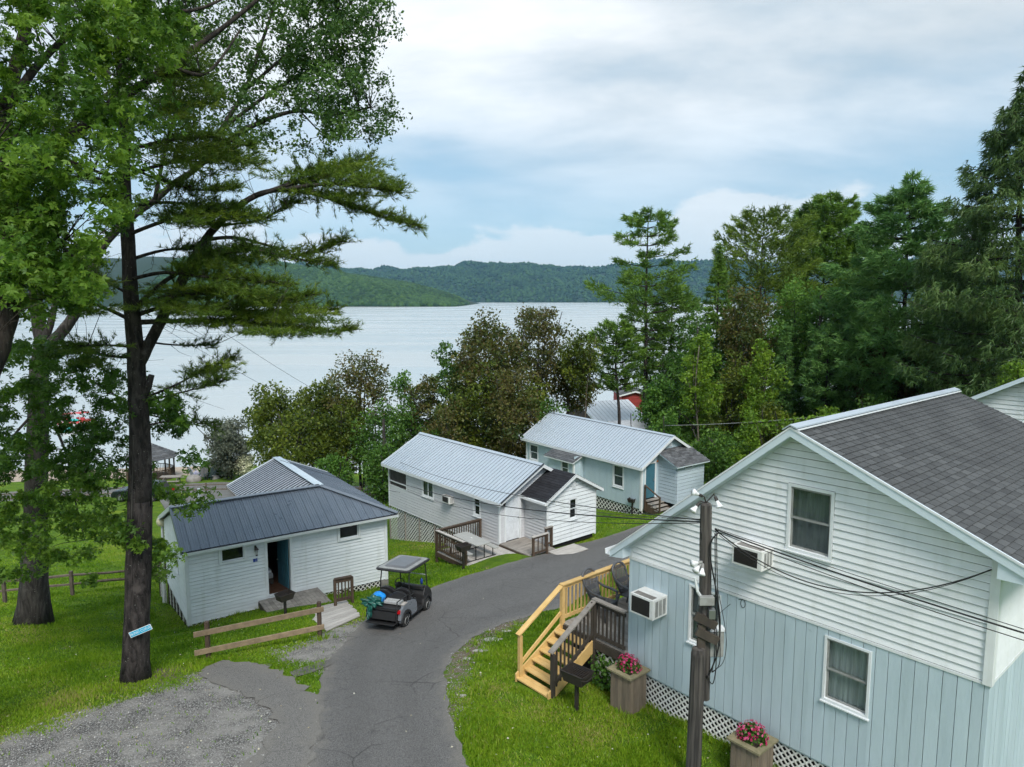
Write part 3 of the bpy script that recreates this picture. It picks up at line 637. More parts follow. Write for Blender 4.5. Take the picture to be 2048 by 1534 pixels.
def post(parent, x, y, z0, z1, w, mat, name='post'):
    return MB().box((x - w / 2, y - w / 2, z0), (x + w / 2, y + w / 2, z1)).build(name, mat, parent, bevel=0.005)
def deck_boards(parent, x0, x1, y0, y1, z, mat, along='x', w=0.14, t=0.035, gap=0.008, zfun=None, jit=0.0):
    k = y0 if along == 'x' else x0; e = y1 if along == 'x' else x1
    while k < e - .02:
        k2 = min(k + w - gap, e); dz = random.uniform(-.003, .003); j = random.uniform(-jit, jit)
        mb = MB(); a, b = ((x0 + j, k), (x1 + j, k2)) if along == 'x' else ((k, y0 + j), (k2, y1 + j))
        zf = zfun or (lambda x, y: z); cs = [(a[0], a[1]), (b[0], a[1]), (b[0], b[1]), (a[0], b[1])]
        mb.add([(x, y, zf(x, y) - t + dz) for x, y in cs] + [(x, y, zf(x, y) + dz) for x, y in cs], [(0, 3, 2, 1), (4, 5, 6, 7), (0, 1, 5, 4), (1, 2, 6, 5), (2, 3, 7, 6), (3, 0, 4, 7)])
        mb.build('deck_board', mat, parent); k += w
FRONT = lambda x0, y0: WM((x0, y0, 0), (1, 0, 0), (0, -1, 0))
# ================================================================== two-storey house on the right
AX, AY, AA = 2.68, 15.38, R(-49.44)
hA = thing('blue_and_white_house', 'two-tone house with white lap siding over pale blue boards and grey shingle roof', 'house', (AX, AY, 1.0), AA)
WA, DA, ZS = 6.95, 7.5, 4.25
PKS, PKZ, SL, SR = 3.78, 7.77, 0.815, 0.42
uL = lambda s: PKZ - .16 - SL * (PKS - s); uR = lambda s: PKZ - .16 - SR * (s - PKS)
clA = [(-SL, 1, PKZ - .17 - SL * PKS), (SR, 1, PKZ - .17 + SR * PKS)]
wf = FRONT(0, 0); UW = (3.70, 4.44, 5.50, 6.63); LW = (4.50, 5.22, 2.92, 4.04); NW = (1.63, 2.30, 2.92, 4.08)
# sheathing behind the boards
mb = MB(); gbl = [(0.1, 1.7), (WA - .1, 1.7), (WA - .1, uR(WA) - .03), (PKS, PKZ - .25), (0.1, uL(0.1) - .05)]
mb.prism([(s, .10, z) for s, z in gbl], (0, DA - .2, 0)); mb.build('wall_core', M['dark'], hA)
big = lambda w, t: (w[0] - t + .01, w[1] + t - .01, w[2] - t + .01, w[3] + t - .01)
siding(hA, wf, 0.05, WA - .05, ZS, 7.7, M['vinyl'], [big(UW, .07)], clA)
planks(hA, wf, 0.045, WA - .045, 1.67, ZS - .03, .203, M['blue_ply'], [big(LW, .05), big(NW, .05)])
MB(wf).box((0.0, 0, ZS - .05), (WA, .035, ZS + .004)).build('band_trim', M['vinyl'], hA, bevel=.004)
ws = WM((WA, 0, 0), (0, 1, 0), (1, 0, 0))
siding(hA, ws, .05, DA - .05, ZS, uR(WA) - .02, M['vinyl']); planks(hA, ws, .045, DA - .045, 1.67, ZS - .03, .203, M['blue_ply'])
MB(ws).box((0.0, 0, ZS - .05), (DA, .035, ZS + .004)).build('band_trim', M['vinyl'], hA)
wl = WM((0, 0, 0), (0, 1, 0), (-1, 0, 0)); planks(hA, wl, .045, DA, 1.67, uL(0), .203, M['blue_ply'])
corner(hA, WA - .01, .01, ZS - .04, uR(WA), .13, 'vinyl'); corner(hA, WA - .01, .01, 1.67, ZS - .045, .07, 'blue_ply')
corner(hA, .01, .01, 1.67, ZS - .045, .07, 'blue_ply'); corner(hA, .01, .01, ZS - .04, uL(0), .09, 'vinyl')
window(hA, wf, *UW, trim=.055, cur='curtain', sash='h', smat='grey_box'); window(hA, wf, *LW, trim=.045, cur='curtain_pale', smat='grey_box'); window(hA, wf, *NW, trim=.045, cur='curtain', smat='grey_box')
# roof: boards, rake fascia, shingles
y0r, y1r = -.32, DA + .25
def slope_pt(s, y, h=0.0):
    left = s < PKS; z = PKZ - (SL * (PKS - s) if left else SR * (s - PKS)); k = SL if left else SR
    nz = 1 / math.hypot(1, k); return Vector((s - (k * nz * h if left else -k * nz * h), y, z + nz * h))
eL, eR = -.36, 7.52
rf = MB()
for a, b in ((eL, PKS), (PKS, eR)):
    rf.prism([slope_pt(a, y0r + .02, -.03), slope_pt(b - .0005 if b == PKS else b, y0r + .02, -.03), slope_pt(b - .0005 if b == PKS else b, y0r + .02, -.095), slope_pt(a, y0r + .02, -.095)] if True else [], (0, y1r - y0r - .04, 0))
roofA = rf.build('roof', M['shingle_dark'], hA)
for a, b, nm in ((eL, PKS, 'rake_board'), (PKS, eR, 'rake_board')):
    p1, p2 = slope_pt(a, y0r), slope_pt(PKS - .0006 if b == PKS else b, y0r) if a != PKS else slope_pt(eR, y0r)
    if a == PKS: p1 = slope_pt(PKS + .0006, y0r)
    mb = MB(); mb.prism([p1, p2, p2 - Vector((0, 0, .175)), p1 - Vector((0, 0, .175))], (0, .03, 0)); mb.build(nm, M['trim_blue'], hA)
    off = Vector((0, -.012, 0)); mb = MB(); mb.prism([p1 + off + Vector((0, 0, .004)), p2 + off + Vector((0, 0, .004)), p2 + off - Vector((0, 0, .035)), p1 + off - Vector((0, 0, .035))], (0, .011, 0)); mb.build('drip_edge', M['trim'], hA)
for a, b in ((eL + .02, PKS - .001), (PKS + .001, eR - .02)):
    zt_ = lambda s: PKZ - .165 - (SL * (PKS - s) if s < PKS else SR * (s - PKS)); mb = MB(); mb.prism([(a, y0r + .031, zt_(a)), (b, y0r + .031, zt_(b)), (b, y0r + .031, zt_(b) - .02), (a, y0r + .031, zt_(a) - .02)], (0, -y0r - .031 + .06, 0)); mb.build('rake_soffit', M['trim_blue'], hA)
# boxed cornice returns
for s0, s1, z0 in ((eL + .02, .0, 4.28), (WA + .06, eR - .02, uR(eR) - .02)):
    mb = MB(); zt = (lambda s: PKZ - .17 - (SL * (PKS - s) if s < PKS else SR * (s - PKS)))
    mb.prism([(s0, y0r + .03, zt(s0)), (s1, y0r + .03, zt(s1)), (s1, y0r + .03, min(z0, zt(s1) - .05)), (s0, y0r + .03, min(z0, zt(s0) - .02) if s0 < 0 else zt(s1) - .06)], (0, .34, 0))
    mb.build('cornice_return', M['trim_blue'], hA)
MB().box((eL + .03, .05, uL(eL) + .0), (0, DA, uL(eL) + .03)).build('soffit', M['trim_blue'], hA)
MB().box((WA + .02, .05, uR(eR) - .03), (eR - .03, DA, uR(eR) - .005)).build('soffit', M['trim_blue'], hA)
g = MB(); gp_ = [(-.36, 4.27), (-.36, 4.40), (-.375, 4.40), (-.375, 4.29), (-.46, 4.29), (-.475, 4.39), (-.49, 4.39), (-.475, 4.27)]
g.prism([(x, y0r - .02, z) for x, z in gp_], (0, DA + .3, 0)); g.build('gutter', M['trim'], hA)
sh_me = {}
nrow = int((eR - PKS) * math.hypot(1, SR) / .128); per = []
kx, kz = 1 / math.hypot(1, SR), SR / math.hypot(1, SR)
SHM = MB().add([(0, 0, 0), (0, .252, 0), (.126 * kx, .252, -.126 * kz), (.126 * kx, 0, -.126 * kz), (0, 0, .004), (0, .252, .004), (.126 * kx + .006, .252, -.126 * kz + .018), (.126 * kx + .006, 0, -.126 * kz + .018)],
               [(0, 1, 2, 3), (7, 6, 5, 4), (0, 4, 5, 1), (1, 5, 6, 2), (2, 6, 7, 3), (3, 7, 4, 0)]).mesh('shingle', M['shingle'])
cells = []
for r_ in range(nrow):
    s = PKS + .06 + r_ * .128 * kx; off = (r_ % 2) * .135 + random.uniform(-.01, .01); y = y0r + .02 - off
    while y < y1r - .02:
        a = max(y, y0r + .015); b = min(y + .264, y1r)
        if b - a > .03: cells.append((s, a, b, r_))
        y += .270
cells = [(c, slope_pt(c[0], (c[1] + c[2]) / 2, -.012)) for c in cells]
MA = Matrix.Translation((AX, AY, 0)) @ Matrix.Rotation(AA, 4, 'Z')
def seen(p):
    q = MA @ p; fw = q.y * _c - (q.z - CAM_Z) * _s; u = 1024 + F_PX * q.x / fw; v = 767 - F_PX * (q.y * _s + (q.z - CAM_Z) * _c) / fw
    return fw if u < 2075 and v < 1560 else 99
cells.sort(key=lambda c: seen(c[1])); rest = MB()
for i, ((s, a, b, r_), _) in enumerate(cells):
    base = slope_pt(s, a, -.028 + .002 * random.random())
    if i < 300:
        o = link('shingle', SHM, roofA, (base.x, base.y, base.z - 1.0)); o.scale = (1, (b - a) / .264, 1)
    else:
        rest.add([(x + base.x, y * (b - a) / .264 + base.y, z + base.z) for x, y, z in [tuple(v.co) for v in SHM.vertices]], [tuple(p.vertices) for p in SHM.polygons])
tag(rest.build('shingle_field', M['shingle'], roofA), None, None, None, 'stuff')
lf = MB(); lf.prism([slope_pt(eL - .02, y0r - .01, .004), slope_pt(PKS - .001, y0r - .01, .004), slope_pt(PKS - .001, y0r - .01, -.028), slope_pt(eL - .02, y0r - .01, -.028)], (0, y1r - y0r, 0)); lf.build('shingle_slope', M['shingle'], roofA)
cap = MB(); cap.prism([(PKS - .13, y0r - .03, PKZ - .075), (PKS - .13, y0r - .03, PKZ - .05), (PKS, y0r - .03, PKZ + .045), (PKS + .125, y0r - .03, PKZ + .005), (PKS + .125, y0r - .03, PKZ - .02), (PKS, y0r - .03, PKZ + .02)], (0, y1r - y0r + .05, 0))
cap.build('ridge_vent', M['metal_pale'], hA); MB().beam((PKS + .15, y0r - .02, PKZ - .038), (PKS + .15, y1r, PKZ - .038), .03, .02).build('ridge_flashing', M['trim'], hA)
# skirt lattice
gl = lambda x, y: gz(*(MA @ Vector((x, y, 0))).xy)
zfl = lambda s: gl(s, 0) - .04
lattice(hA, FRONT(0, .03), 0.0, WA, zfl, 1.665, M['pvc'], .10, .036)
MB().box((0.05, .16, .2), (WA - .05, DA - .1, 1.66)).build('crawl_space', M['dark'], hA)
MB().box((.02, .012, 1.62), (WA - .02, .05, 1.672)).build('skirt_board', M['blue_ply'], hA)
lattice(hA, WM((WA - .03, 0, 0), (0, 1, 0), (1, 0, 0)), 0.05, 3, lambda s: gl(WA, s) - .04, 1.665, M['pvc'], .10, .036, joined=True)
# ------------------------------------------------------------------ window air conditioners
def aircon(frame, s, z, w, h, dep, label, stain):
    ox, oy, ang, yl = frame; T = Matrix.Translation((ox, oy, 0)) @ Matrix.Rotation(ang, 4, 'Z'); p = T @ Vector((s, yl, z))
    a = thing('air_conditioner', label, 'air conditioner', tuple(p), ang)
    L = lambda mb, n, m, par=a, **k: link(n, mb.mesh(n, m, 0, **k), par)
    L(MB().box((-w/2, -dep, 0), (w/2, .05, h)), 'casing', M['white_enamel'], bevel=.012)
    gr = L(MB().box((-w/2 + .045, -dep - .004, .045), (w/2 - .09, -dep + .02, h - .045)), 'condenser_grille', M['black'])
    for k in range(9): L(MB().box((-w/2 + .045, -dep - .010, .06 + k * (h - .12) / 9), (w/2 - .09, -dep - .002, .068 + k * (h - .12) / 9)), 'grille_bar', M['iron'], gr)
    for k in range(3): L(MB().box((w/2 - .003, -dep + .08 + k * (dep - .12) / 3, .05), (w/2 + .004, -dep + .05 + (k + 1) * (dep - .12) / 3, h - .05)), 'side_louvre', M['grey_box'])
    L(MB().box((-w/2 + .06, -dep + .04, h), (w/2 - .05, -dep + .2, h + .003)), 'dirt_film', M['stone'])
    return a
aircon((AX, AY, AA, -.005), 3.10, 5.02, .62, .38, .42, 'small white air conditioner on the lap siding left of the upper window', 1)
aircon((AX, AY, AA, -.005), .72, 3.25, .62, .44, .50, 'larger white air conditioner in the blue boards above the deck', 1)
# ================================================================== deck and stairs beside the house
dk = thing('entry_deck', 'wooden deck with new yellow stairs and dark railing beside the blue house', 'deck', (AX, AY, .95), AA)
DZ, DX0, SX1, DY1, DY0 = 2.0, -2.05, -1.0, 3.4, -.12
deck_boards(dk, DX0, -.02, DY0, DY1, DZ, M['wood_grey'], 'x')
MB().box((SX1, DY0 - .04, DZ - .25), (-.02, DY0 - .002, DZ - .04)).build('rim_joist', M['wood_black'], dk)
MB().box((DX0, DY0 - .04, DZ - .25), (SX1 - .002, DY0 - .002, DZ - .04)).build('rim_joist', M['wood_black'], dk)
MB().box((DX0 - .04, DY0, DZ - .25), (DX0 - .002, DY1, DZ - .04)).build('rim_joist', M['wood_new'], dk)
for x, y in ((DX0 + .1, DY1 - .2), (-.9, .3), (DX0 + .1, 1.4)): post(dk, x, y, .5, DZ - .04, .1, M['wood_black'], 'support_post')
post(dk, SX1 + .03, DY0 - .02, .9, DZ + .93, .10, M['wood_black'])
railing(dk, (SX1 - .02, DY0), (-.02, DY0), DZ + .96, DZ + .10, M['wood_black'], M['wood_grey'], n=8, step=.115)
post(dk, DX0, DY0, .9, DZ + .95, .10, M['wood_new'])
railing(dk, (DX0, DY0 - .06), (DX0, DY1), DZ + .98, DZ + .13, M['wood_new'], None, step=.13)
railing(dk, (DX0, DY1), (-.02, DY1), DZ + .98, DZ + .13, M['wood_new'], None, step=.13)
post(dk, DX0, DY1, .3, DZ + .95, .10, M['wood_new'])
# stairs: six treads running toward the viewer
nT, run, rise = 6, .245, .155
for i in range(nT):
    yy = DY0 - .02 - i * run; z = DZ - (i + 1) * rise + .01
    MB().box((DX0 - .02, yy - run - .02, z - .038), (SX1 + .0, yy - run * .45, z)).build('tread', M['wood_new'], dk, bevel=.004)
    MB().box((DX0 - .02, yy - run * .45 + .006, z - .038), (SX1 + .0, yy + .0, z)).build('tread', M['wood_new'], dk, bevel=.004)
yb_, zb_ = DY0 - .02 - nT * run, DZ - nT * rise
for x, m_ in ((DX0 - .045, 'wood_new'), (SX1 + .012, 'wood_new')):
    mb = MB(); mb.prism([(x, DY0 - .02, DZ - .02), (x, DY0 - .02, DZ - .34), (x, yb_ + .1, zb_ - .12), (x, yb_ - .03, zb_ - .12), (x, yb_ - .03, zb_ + .10)], (.035, 0, 0)); mb.build('stringer', M[m_], dk)
post(dk, DX0 - .01, yb_ + .10, .8, zb_ + 1.02, .09, M['wood_new']); post(dk, SX1 + .06, yb_ + .10, .8, zb_ + 1.0, .09, M['wood_black'])
MB().beam((DX0 - .01, DY0 + .02, DZ + .99), (DX0 - .01, yb_ + .02, zb_ + 1.06), .14, .04).build('handrail', M['wood_new'], dk, bevel=.004)
MB().beam((DX0 - .01, DY0 - .05, DZ + .26), (DX0 - .01, yb_ + .12, zb_ + .33), .035, .09).build('lower_rail', M['wood_new'], dk)
MB().beam((SX1 + .05, DY0 + .0, DZ + .97), (SX1 + .05, yb_ + .02, zb_ + 1.05), .14, .04).build('handrail', M['wood_grey'], dk, bevel=.004)
MB().beam((SX1 + .05, DY0 - .05, DZ + .16), (SX1 + .05, yb_ + .12, zb_ + .24), .035, .09).build('lower_rail', M['wood_black'], dk)
for i in range(10):
    t = (i + .6) / 10.4; y = DY0 - .05 + (yb_ + .12 - DY0 + .05) * t; z = DZ + (zb_ - DZ) * t
    MB().box((SX1 + .035, y - .017, z + .12), (SX1 + .07, y + .017, z + .98 + .06 * t)).build('baluster', M['wood_black'], dk)
lattice(dk, FRONT(0, DY0 + .02), SX1 + .1, -.05, lambda s: gl(s, DY0) - .02, DZ - .26, M['pvc'], .15, .045)
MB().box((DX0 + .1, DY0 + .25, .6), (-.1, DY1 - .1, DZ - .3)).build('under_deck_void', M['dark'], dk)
MB().beam((SX1 + .05, DY0 + .02, 1.05), (.35, DY0 - .1, 1.0), .06, .16).build('ground_board', M['wood_black'], dk)
# ------------------------------------------------------------------ resin chairs
def chair(loc, rz, label):
    a = thing('resin_chair', label, 'chair', loc, rz, 'resin chairs on the deck')   # faces +x
    L = lambda mb, n, par=a, **k: link(n, mb.mesh(n, M['chair'], 0, **k), par)
    bx = lambda z: -.22 - (z - .42) * .42                 # leaning back
    prof = [(.42, .17), (.55, .20), (.7, .235), (.85, .26), (.97, .25), (1.05, .2), (1.10, .11), (1.115, 0)]
    rim = [(bx(z), -h, z) for z, h in prof] + [(bx(z), h, z) for z, h in prof[::-1][1:]]
    bk = L(MB().tube(rim, .034, 6), 'backrest', smooth=True)
    L(MB().box((bx(.5) - .02, -.19, .42), (bx(.42) + .02, .19, .54)), 'back_panel', bk, bevel=.01)
    for k in range(-5, 6):
        for sg in (1, -1):
            y0 = k * .045; z0, z1 = .54, 1.06; pts = []
            for t in np.linspace(0, 1, 6):
                z = z0 + (z1 - z0) * t; y = y0 * (1 + .25 * t) + sg * .07 * math.sin(t * 5); hw = np.interp(z, [p[0] for p in prof], [p[1] for p in prof]) - .012
                if abs(y) < hw: pts.append((bx(z), y, z))
            if len(pts) > 1: L(MB().tube(pts, .012, 4), 'back_strand', bk)
    L(MB().prism([(-.24, -.22, .40), (.22, -.25, .43), (.27, -.24, .40), (.27, .24, .40), (.22, .25, .43), (-.24, .22, .40)], (0, 0, -.03)), 'seat', bevel=.006)
    L(MB().box((.24, -.24, .30), (.27, .24, .40)), 'seat_apron', bevel=.005)
    for sg in (-1, 1):
        L(MB().tube([(.28, sg * .27, 0), (.23, sg * .265, .35), (.24, sg * .285, .62)], [.025, .03, .032], 6), 'leg', smooth=True)
        L(MB().tube([(-.34, sg * .24, 0), (-.24, sg * .22, .38)], [.025, .03], 6), 'leg', smooth=True)
        L(MB().tube([(.27, sg * .29, .63), (.05, sg * .30, .66), (-.15, sg * .28, .67), (bx(.72), sg * .245, .75)], [.03, .035, .033, .028], 6), 'armrest', smooth=True)
    return a
for (x, y, rz, lb) in ((-1.62, .88, .12, 'charcoal high-backed resin chair nearer the stairs, against the new yellow rail'), (-1.42, 1.78, .05, 'charcoal high-backed resin chair nearer the house wall on the deck')):
    p = MA @ Vector((x, y, DZ + .001)); chair(tuple(p), AA + rz, lb)
# ------------------------------------------------------------------ planters with flowers
def planter(x, y, z0, label, flab, seed):
    p = MA @ Vector((x, y, 0)); g = gz(p.x, p.y) - .02
    a = thing('wooden_planter', label, 'planter', (p.x, p.y, g), AA, 'board planters along the blue house wall')
    L = lambda mb, n, m, par=a, **k: link(n, mb.mesh(n, m, 0, **k), par)
    H, hw = z0 - g, .27
    for side in range(4):
        Rm = Matrix.Rotation(side * math.pi / 2, 4, 'Z')
        for k in range(5):
            w = 2 * hw / 5; L(MB(Rm).box((-hw + k * w + .003, -hw - .012 - random.uniform(0, .004), 0), (-hw + (k + 1) * w - .003, -hw + .012, H - .04 + .0)), 'side_board', M['wood_planter'])
        L(MB(Rm).prism([(-hw - .07, -hw - .07, H - .04), (hw + .07, -hw - .07, H - .04), (hw - .06, -hw + .06, H - .04), (-hw + .06, -hw + .06, H - .04)], (0, 0, .04)), 'rim_board', M['wood_rim'])
    L(MB().box((-hw + .02, -hw + .02, .05), (hw - .02, hw - .02, H - .07)), 'soil', M['soil'])
    g_ = np.random.default_rng(seed); f = thing('flower_clump', flab, 'flowers', (p.x, p.y, z0 - .05), AA, 'magenta flowers in the planters')
    n = 420; th, ph = g_.uniform(0, 2 * math.pi, n), np.arccos(g_.uniform(0.0, 1, n)); rr = g_.uniform(.75, 1.05, n)
    P = np.c_[.26 * rr * np.sin(ph) * np.cos(th) * 1.05, .24 * rr * np.sin(ph) * np.sin(th), .06 + .28 * rr * np.cos(ph)]
    lv = leaves_mesh('foliage', P * np.array([.95, .95, .92]), .07, M['leaf_dark'], g_); link('foliage', lv, f)
    mb = MB()
    for k in range(150):
        i = g_.integers(n); c = Vector(P[i]) * 1.06; d = (c - Vector((0, 0, .05))).normalized() + Vector(g_.normal(0, .25, 3)); d.normalize()
        x_ = d.orthogonal().normalized(); y_ = d.cross(x_); r = g_.uniform(.022, .036); vs = [c + d * .012]
        for q in range(10): vs.append(c + (x_ * math.cos(q * math.pi / 5) + y_ * math.sin(q * math.pi / 5)) * (r if q % 2 == 0 else r * .62) + d * (.016 if q % 2 == 0 else .004))
        mb.add(vs, [(0, q + 1, (q + 1) % 10 + 1) for q in range(10)])
    me = mb.mesh('blossoms', M['petal']); at_ = me.attributes.new('tint', 'FLOAT', 'FACE'); at_.data.foreach_set('value', np.repeat(g_.uniform(0, 1, 150), 10).astype(np.float32))
    tag(link('blossoms', me, f), None, None, None, 'stuff')
# ================================================================== foliage kit
def unit(a): return a / np.maximum(np.linalg.norm(a, axis=-1, keepdims=True), 1e-9)
def leaves_mesh(name, P, size, mat, g, droop=0.35, aspect=0.62, tint=None, flat=0.0, szvar=0.35, lobed=False):
    n = len(P); d = g.normal(0, 1, (n, 3)); d[:, 2] = d[:, 2] * (1 - flat) - droop; d = unit(d)
    up = g.normal(0, 1, (n, 3)) * (1 - .5 * flat); up[:, 2] += 0.8; w = unit(np.cross(d, up)); nn = np.cross(w, d)
    s = size * g.uniform(1 - szvar, 1 + szvar, n)[:, None]; wd = s * aspect * .5
    if lobed:                                            # three-pointed maple leaf
        b0 = P - d * s * .45; Vs = []
        for an, ln in ((0, 1.0), (.95, .78), (-.95, .78)):
            dd = d * math.cos(an) + w * math.sin(an); ww = w * math.cos(an) - d * math.sin(an); dr = nn * (-.12 if an else .04)
            Vs.append(np.stack([b0, b0 + (dd * .5 + ww * .20 + dr * .5) * s * ln, b0 + (dd + dr) * s * ln, b0 + (dd * .5 - ww * .20 + dr * .5) * s * ln], 1))
        V = np.stack(Vs, 1).reshape(-1, 3); t0 = np.full(n, .5) if tint is None else tint
        return np_mesh(name, V, np.arange(12 * n).reshape(-1, 4), mat, np.repeat(np.clip(t0 + g.normal(0, .17, n), 0, 1), 3))
    V = np.stack([P - d * s * .5, P + w * wd + nn * s * .10, P + d * s * .5, P - w * wd + nn * s * .10], 1).reshape(-1, 3)
    F = np.arange(4 * n).reshape(n, 4)
    if tint is None: tint = np.full(n, .5)
    return np_mesh(name, V, F, mat, np.clip(tint + g.normal(0, .17, n), 0, 1))
def needles_mesh(name, P, D, k, length, width, mat, g, spread=0.7, tint=None):
    n = len(P); P2 = np.repeat(P, k, 0); D2 = np.repeat(unit(D), k, 0); d = unit(D2 + g.normal(0, spread, (n * k, 3)))
    w = unit(np.cross(d, g.normal(0, 1, (n * k, 3)))) * width * .5; L = length * g.uniform(.65, 1.15, n * k)[:, None]
    b = P2 - D2 * g.uniform(0, .5, n * k)[:, None] * length
    V = np.stack([b - w, b + w, b + d * L], 1).reshape(-1, 3)
    t = np.full(n, .5) if tint is None else tint
    return np_mesh(name, V, np.arange(3 * n * k).reshape(-1, 3), mat, np.clip(np.repeat(t, k) + g.normal(0, .13, n * k), 0, 1))
def barkmat(name, c1, c2, zs=0.14, b=0.9):
    m, t, bs = newmat(name); vec = ncoord(t)
    n = nnoise(t, vec, 9, 6, 0.65, (1, 1, zs), None, 0.6); n2 = nnoise(t, vec, 2.2, 4, 0.5)
    c = nmix(t, nrange(t, n, 0.35, 0.65), c1, c2); c = nmix(t, nrange(t, n2, 0.6, 0.75), c, tuple(x * 1.5 for x in c2))
    c = nmix(t, nrange(t, nnoise(t, vec, 30, 2, .5), 0.70, 0.74), c, (0.24, 0.25, 0.22))
    t.links.new(c, bs.inputs['Base Color']); bs.inputs['Roughness'].default_value = 0.95; bs.inputs['Specular IOR Level'].default_value = 0.15
    nbump(t, bs, n, b, 0.05); return m
M['bark_dark'] = barkmat('dark_maple_bark', (0.020, 0.017, 0.015), (0.062, 0.052, 0.045))
M['bark_grey'] = barkmat('grey_bark', (0.030, 0.027, 0.025), (0.078, 0.070, 0.064))
M['bark_pine'] = barkmat('pine_bark', (0.018, 0.016, 0.0155), (0.060, 0.052, 0.049), 0.3)
M['bark_pale'] = barkmat('pale_thin_bark', (0.10, 0.085, 0.065), (0.17, 0.15, 0.12))
S3 = lambda a, b, c: [(0.0, a), (0.5, b), (1.0, c)]
M['leaf_maple'] = leafmat('maple_leaf', S3((0.036, 0.092, 0.012), (0.080, 0.170, 0.017), (0.175, 0.29, 0.030)), .40)
M['leaf_silver'] = leafmat('silver_maple_leaf', S3((0.034, 0.082, 0.020), (0.070, 0.145, 0.028), (0.125, 0.22, 0.038)), .35)
M['leaf_dark'] = leafmat('dark_leaf', S3((0.032, 0.082, 0.014), (0.066, 0.150, 0.022), (0.13, 0.24, 0.035)), .3)
M['leaf_green'] = leafmat('green_leaf', S3((0.040, 0.105, 0.018), (0.080, 0.180, 0.027), (0.14, 0.27, 0.04)), .4)
M['leaf_lime'] = leafmat('lime_leaf', S3((0.075, 0.145, 0.016), (0.140, 0.250, 0.024), (0.24, 0.36, 0.036)), .42)
M['leaf_olive'] = leafmat('olive_leaf', S3((0.038, 0.066, 0.010), (0.088, 0.128, 0.016), (0.175, 0.215, 0.022)), .38)
M['leaf_bronze'] = leafmat('bronze_leaf', [(0.0, (0.036, 0.068, 0.016)), (0.4, (0.085, 0.105, 0.022)), (0.7, (0.110, 0.085, 0.030)), (1.0, (0.155, 0.170, 0.034))], .35)
M['leaf_rust'] = leafmat('rusty_leaf', [(0.0, (0.042, 0.062, 0.018)), (0.4, (0.090, 0.082, 0.027)), (0.75, (0.120, 0.074, 0.034)), (1.0, (0.155, 0.130, 0.042))], .35)
M['leaf_willow'] = leafmat('willow_leaf', S3((0.070, 0.085, 0.060), (0.115, 0.135, 0.095), (0.17, 0.19, 0.14)), .3)
M['needle_pine'] = leafmat('pine_needle', S3((0.034, 0.078, 0.010), (0.085, 0.150, 0.014), (0.185, 0.250, 0.022)), .3)
M['needle_green'] = leafmat('green_needle', S3((0.050, 0.115, 0.020), (0.110, 0.210, 0.030), (0.19, 0.32, 0.042)), .25)
M['needle_blue'] = leafmat('bluish_needle', S3((0.040, 0.110, 0.030), (0.100, 0.220, 0.055), (0.20, 0.35, 0.085)), .25)
M['needle_olive'] = leafmat('olive_needle', S3((0.058, 0.105, 0.017), (0.120, 0.190, 0.025), (0.20, 0.28, 0.034)), .25)
M['needle_dark'] = leafmat('dark_needle', S3((0.028, 0.066, 0.020), (0.060, 0.118, 0.030), (0.115, 0.185, 0.046)), .2)
M['petal'] = leafmat('magenta_petal', S3((0.36, 0.012, 0.065), (0.55, 0.03, 0.16), (0.70, 0.16, 0.32)), .25)
M['petal_white'] = leafmat('cream_petal', S3((0.45, 0.47, 0.30), (0.6, 0.62, 0.42), (0.72, 0.72, 0.55)), .3)
def in_poly(poly, n, g):
    P = np.array(poly, float); lo, hi = P.min(0), P.max(0); out_ = np.empty((0, 2))
    while len(out_) < n:
        q = g.uniform(lo, hi, (n * 2, 2)); out_ = np.r_[out_, q[sdist(q[:, 0], q[:, 1], P) > 0]]
    return out_[:n]
def px3(uv, y):
    dx, dy = (uv[:, 0] - 1024) / F_PX, (uv[:, 1] - 767) / F_PX; r = np.c_[dx, _c - dy * _s, -_s - dy * _c]
    return np.array([0, 0, CAM_Z]) + r * (y / r[:, 1])[:, None]
def limb(mb, pts, r0, r1, n=8, jit=.06, sub=3):
    """a smooth tapering limb through pts"""
    P = [Vector(p) for p in pts]; Q = []
    for i in range(len(P) - 1):
        a, b, c, d = P[max(i - 1, 0)], P[i], P[i + 1], P[min(i + 2, len(P) - 1)]
        for k in range(sub):
            t = k / sub; Q.append(.5 * ((2 * b) + (c - a) * t + (2 * a - 5 * b + 4 * c - d) * t * t + (3 * b - a - 3 * c + d) * t ** 3))
    Q.append(P[-1]); m = len(Q); rad = [r0 + (r1 - r0) * (k / (m - 1)) ** .85 for k in range(m)]
    mb.tube(Q, rad, n, jit=jit); return np.array([tuple(q) for q in Q]), np.array(rad)
def twigs(mb, C, SK, SKR, g, r=.02, frac=1.0, bend=.05, maxd=99):
    for i in range(len(C)):
        if g.uniform() > frac: continue
        d = SK - C[i]; dist = np.linalg.norm(d, axis=1) + 1.2 * np.maximum(SK[:, 2] - C[i, 2], 0); j = int(np.argmin(dist))
        if dist[j] > maxd: continue
        a, b = SK[j], C[i]; L = np.linalg.norm(b - a)
        if L < .05: continue
        mid = (a + b) / 2 + g.normal(0, bend * L, 3) + np.array([0, 0, .10 * L]); rr = min(r * (0.5 + L * .35), SKR[j] * .7 + .004)
        mb.tube([a, mid, b], [rr, rr * .65, rr * .25], 4, cap=False)
def crown_points(C, Rr, per, g, shell=.35):
    K = len(C); d = unit(g.normal(0, 1, (K, per, 3))); r = g.uniform(shell, 1, (K, per, 1)) ** .7
    return (C[:, None, :] + d * r * Rr[:, None, None] * np.array([1, 1, .8])).reshape(-1, 3)
def tree_thing(name, label, base, group=None): return thing(name, label, 'tree', tuple(base), 0, group)
def put(mb, name, mat, parent, smooth=True):          # world coordinates into a thing standing at parent's location
    o = mb.build(name, mat, None, smooth); off = Vector(parent.location); o.data.transform(Matrix.Translation(-off)); o.parent = parent; return o
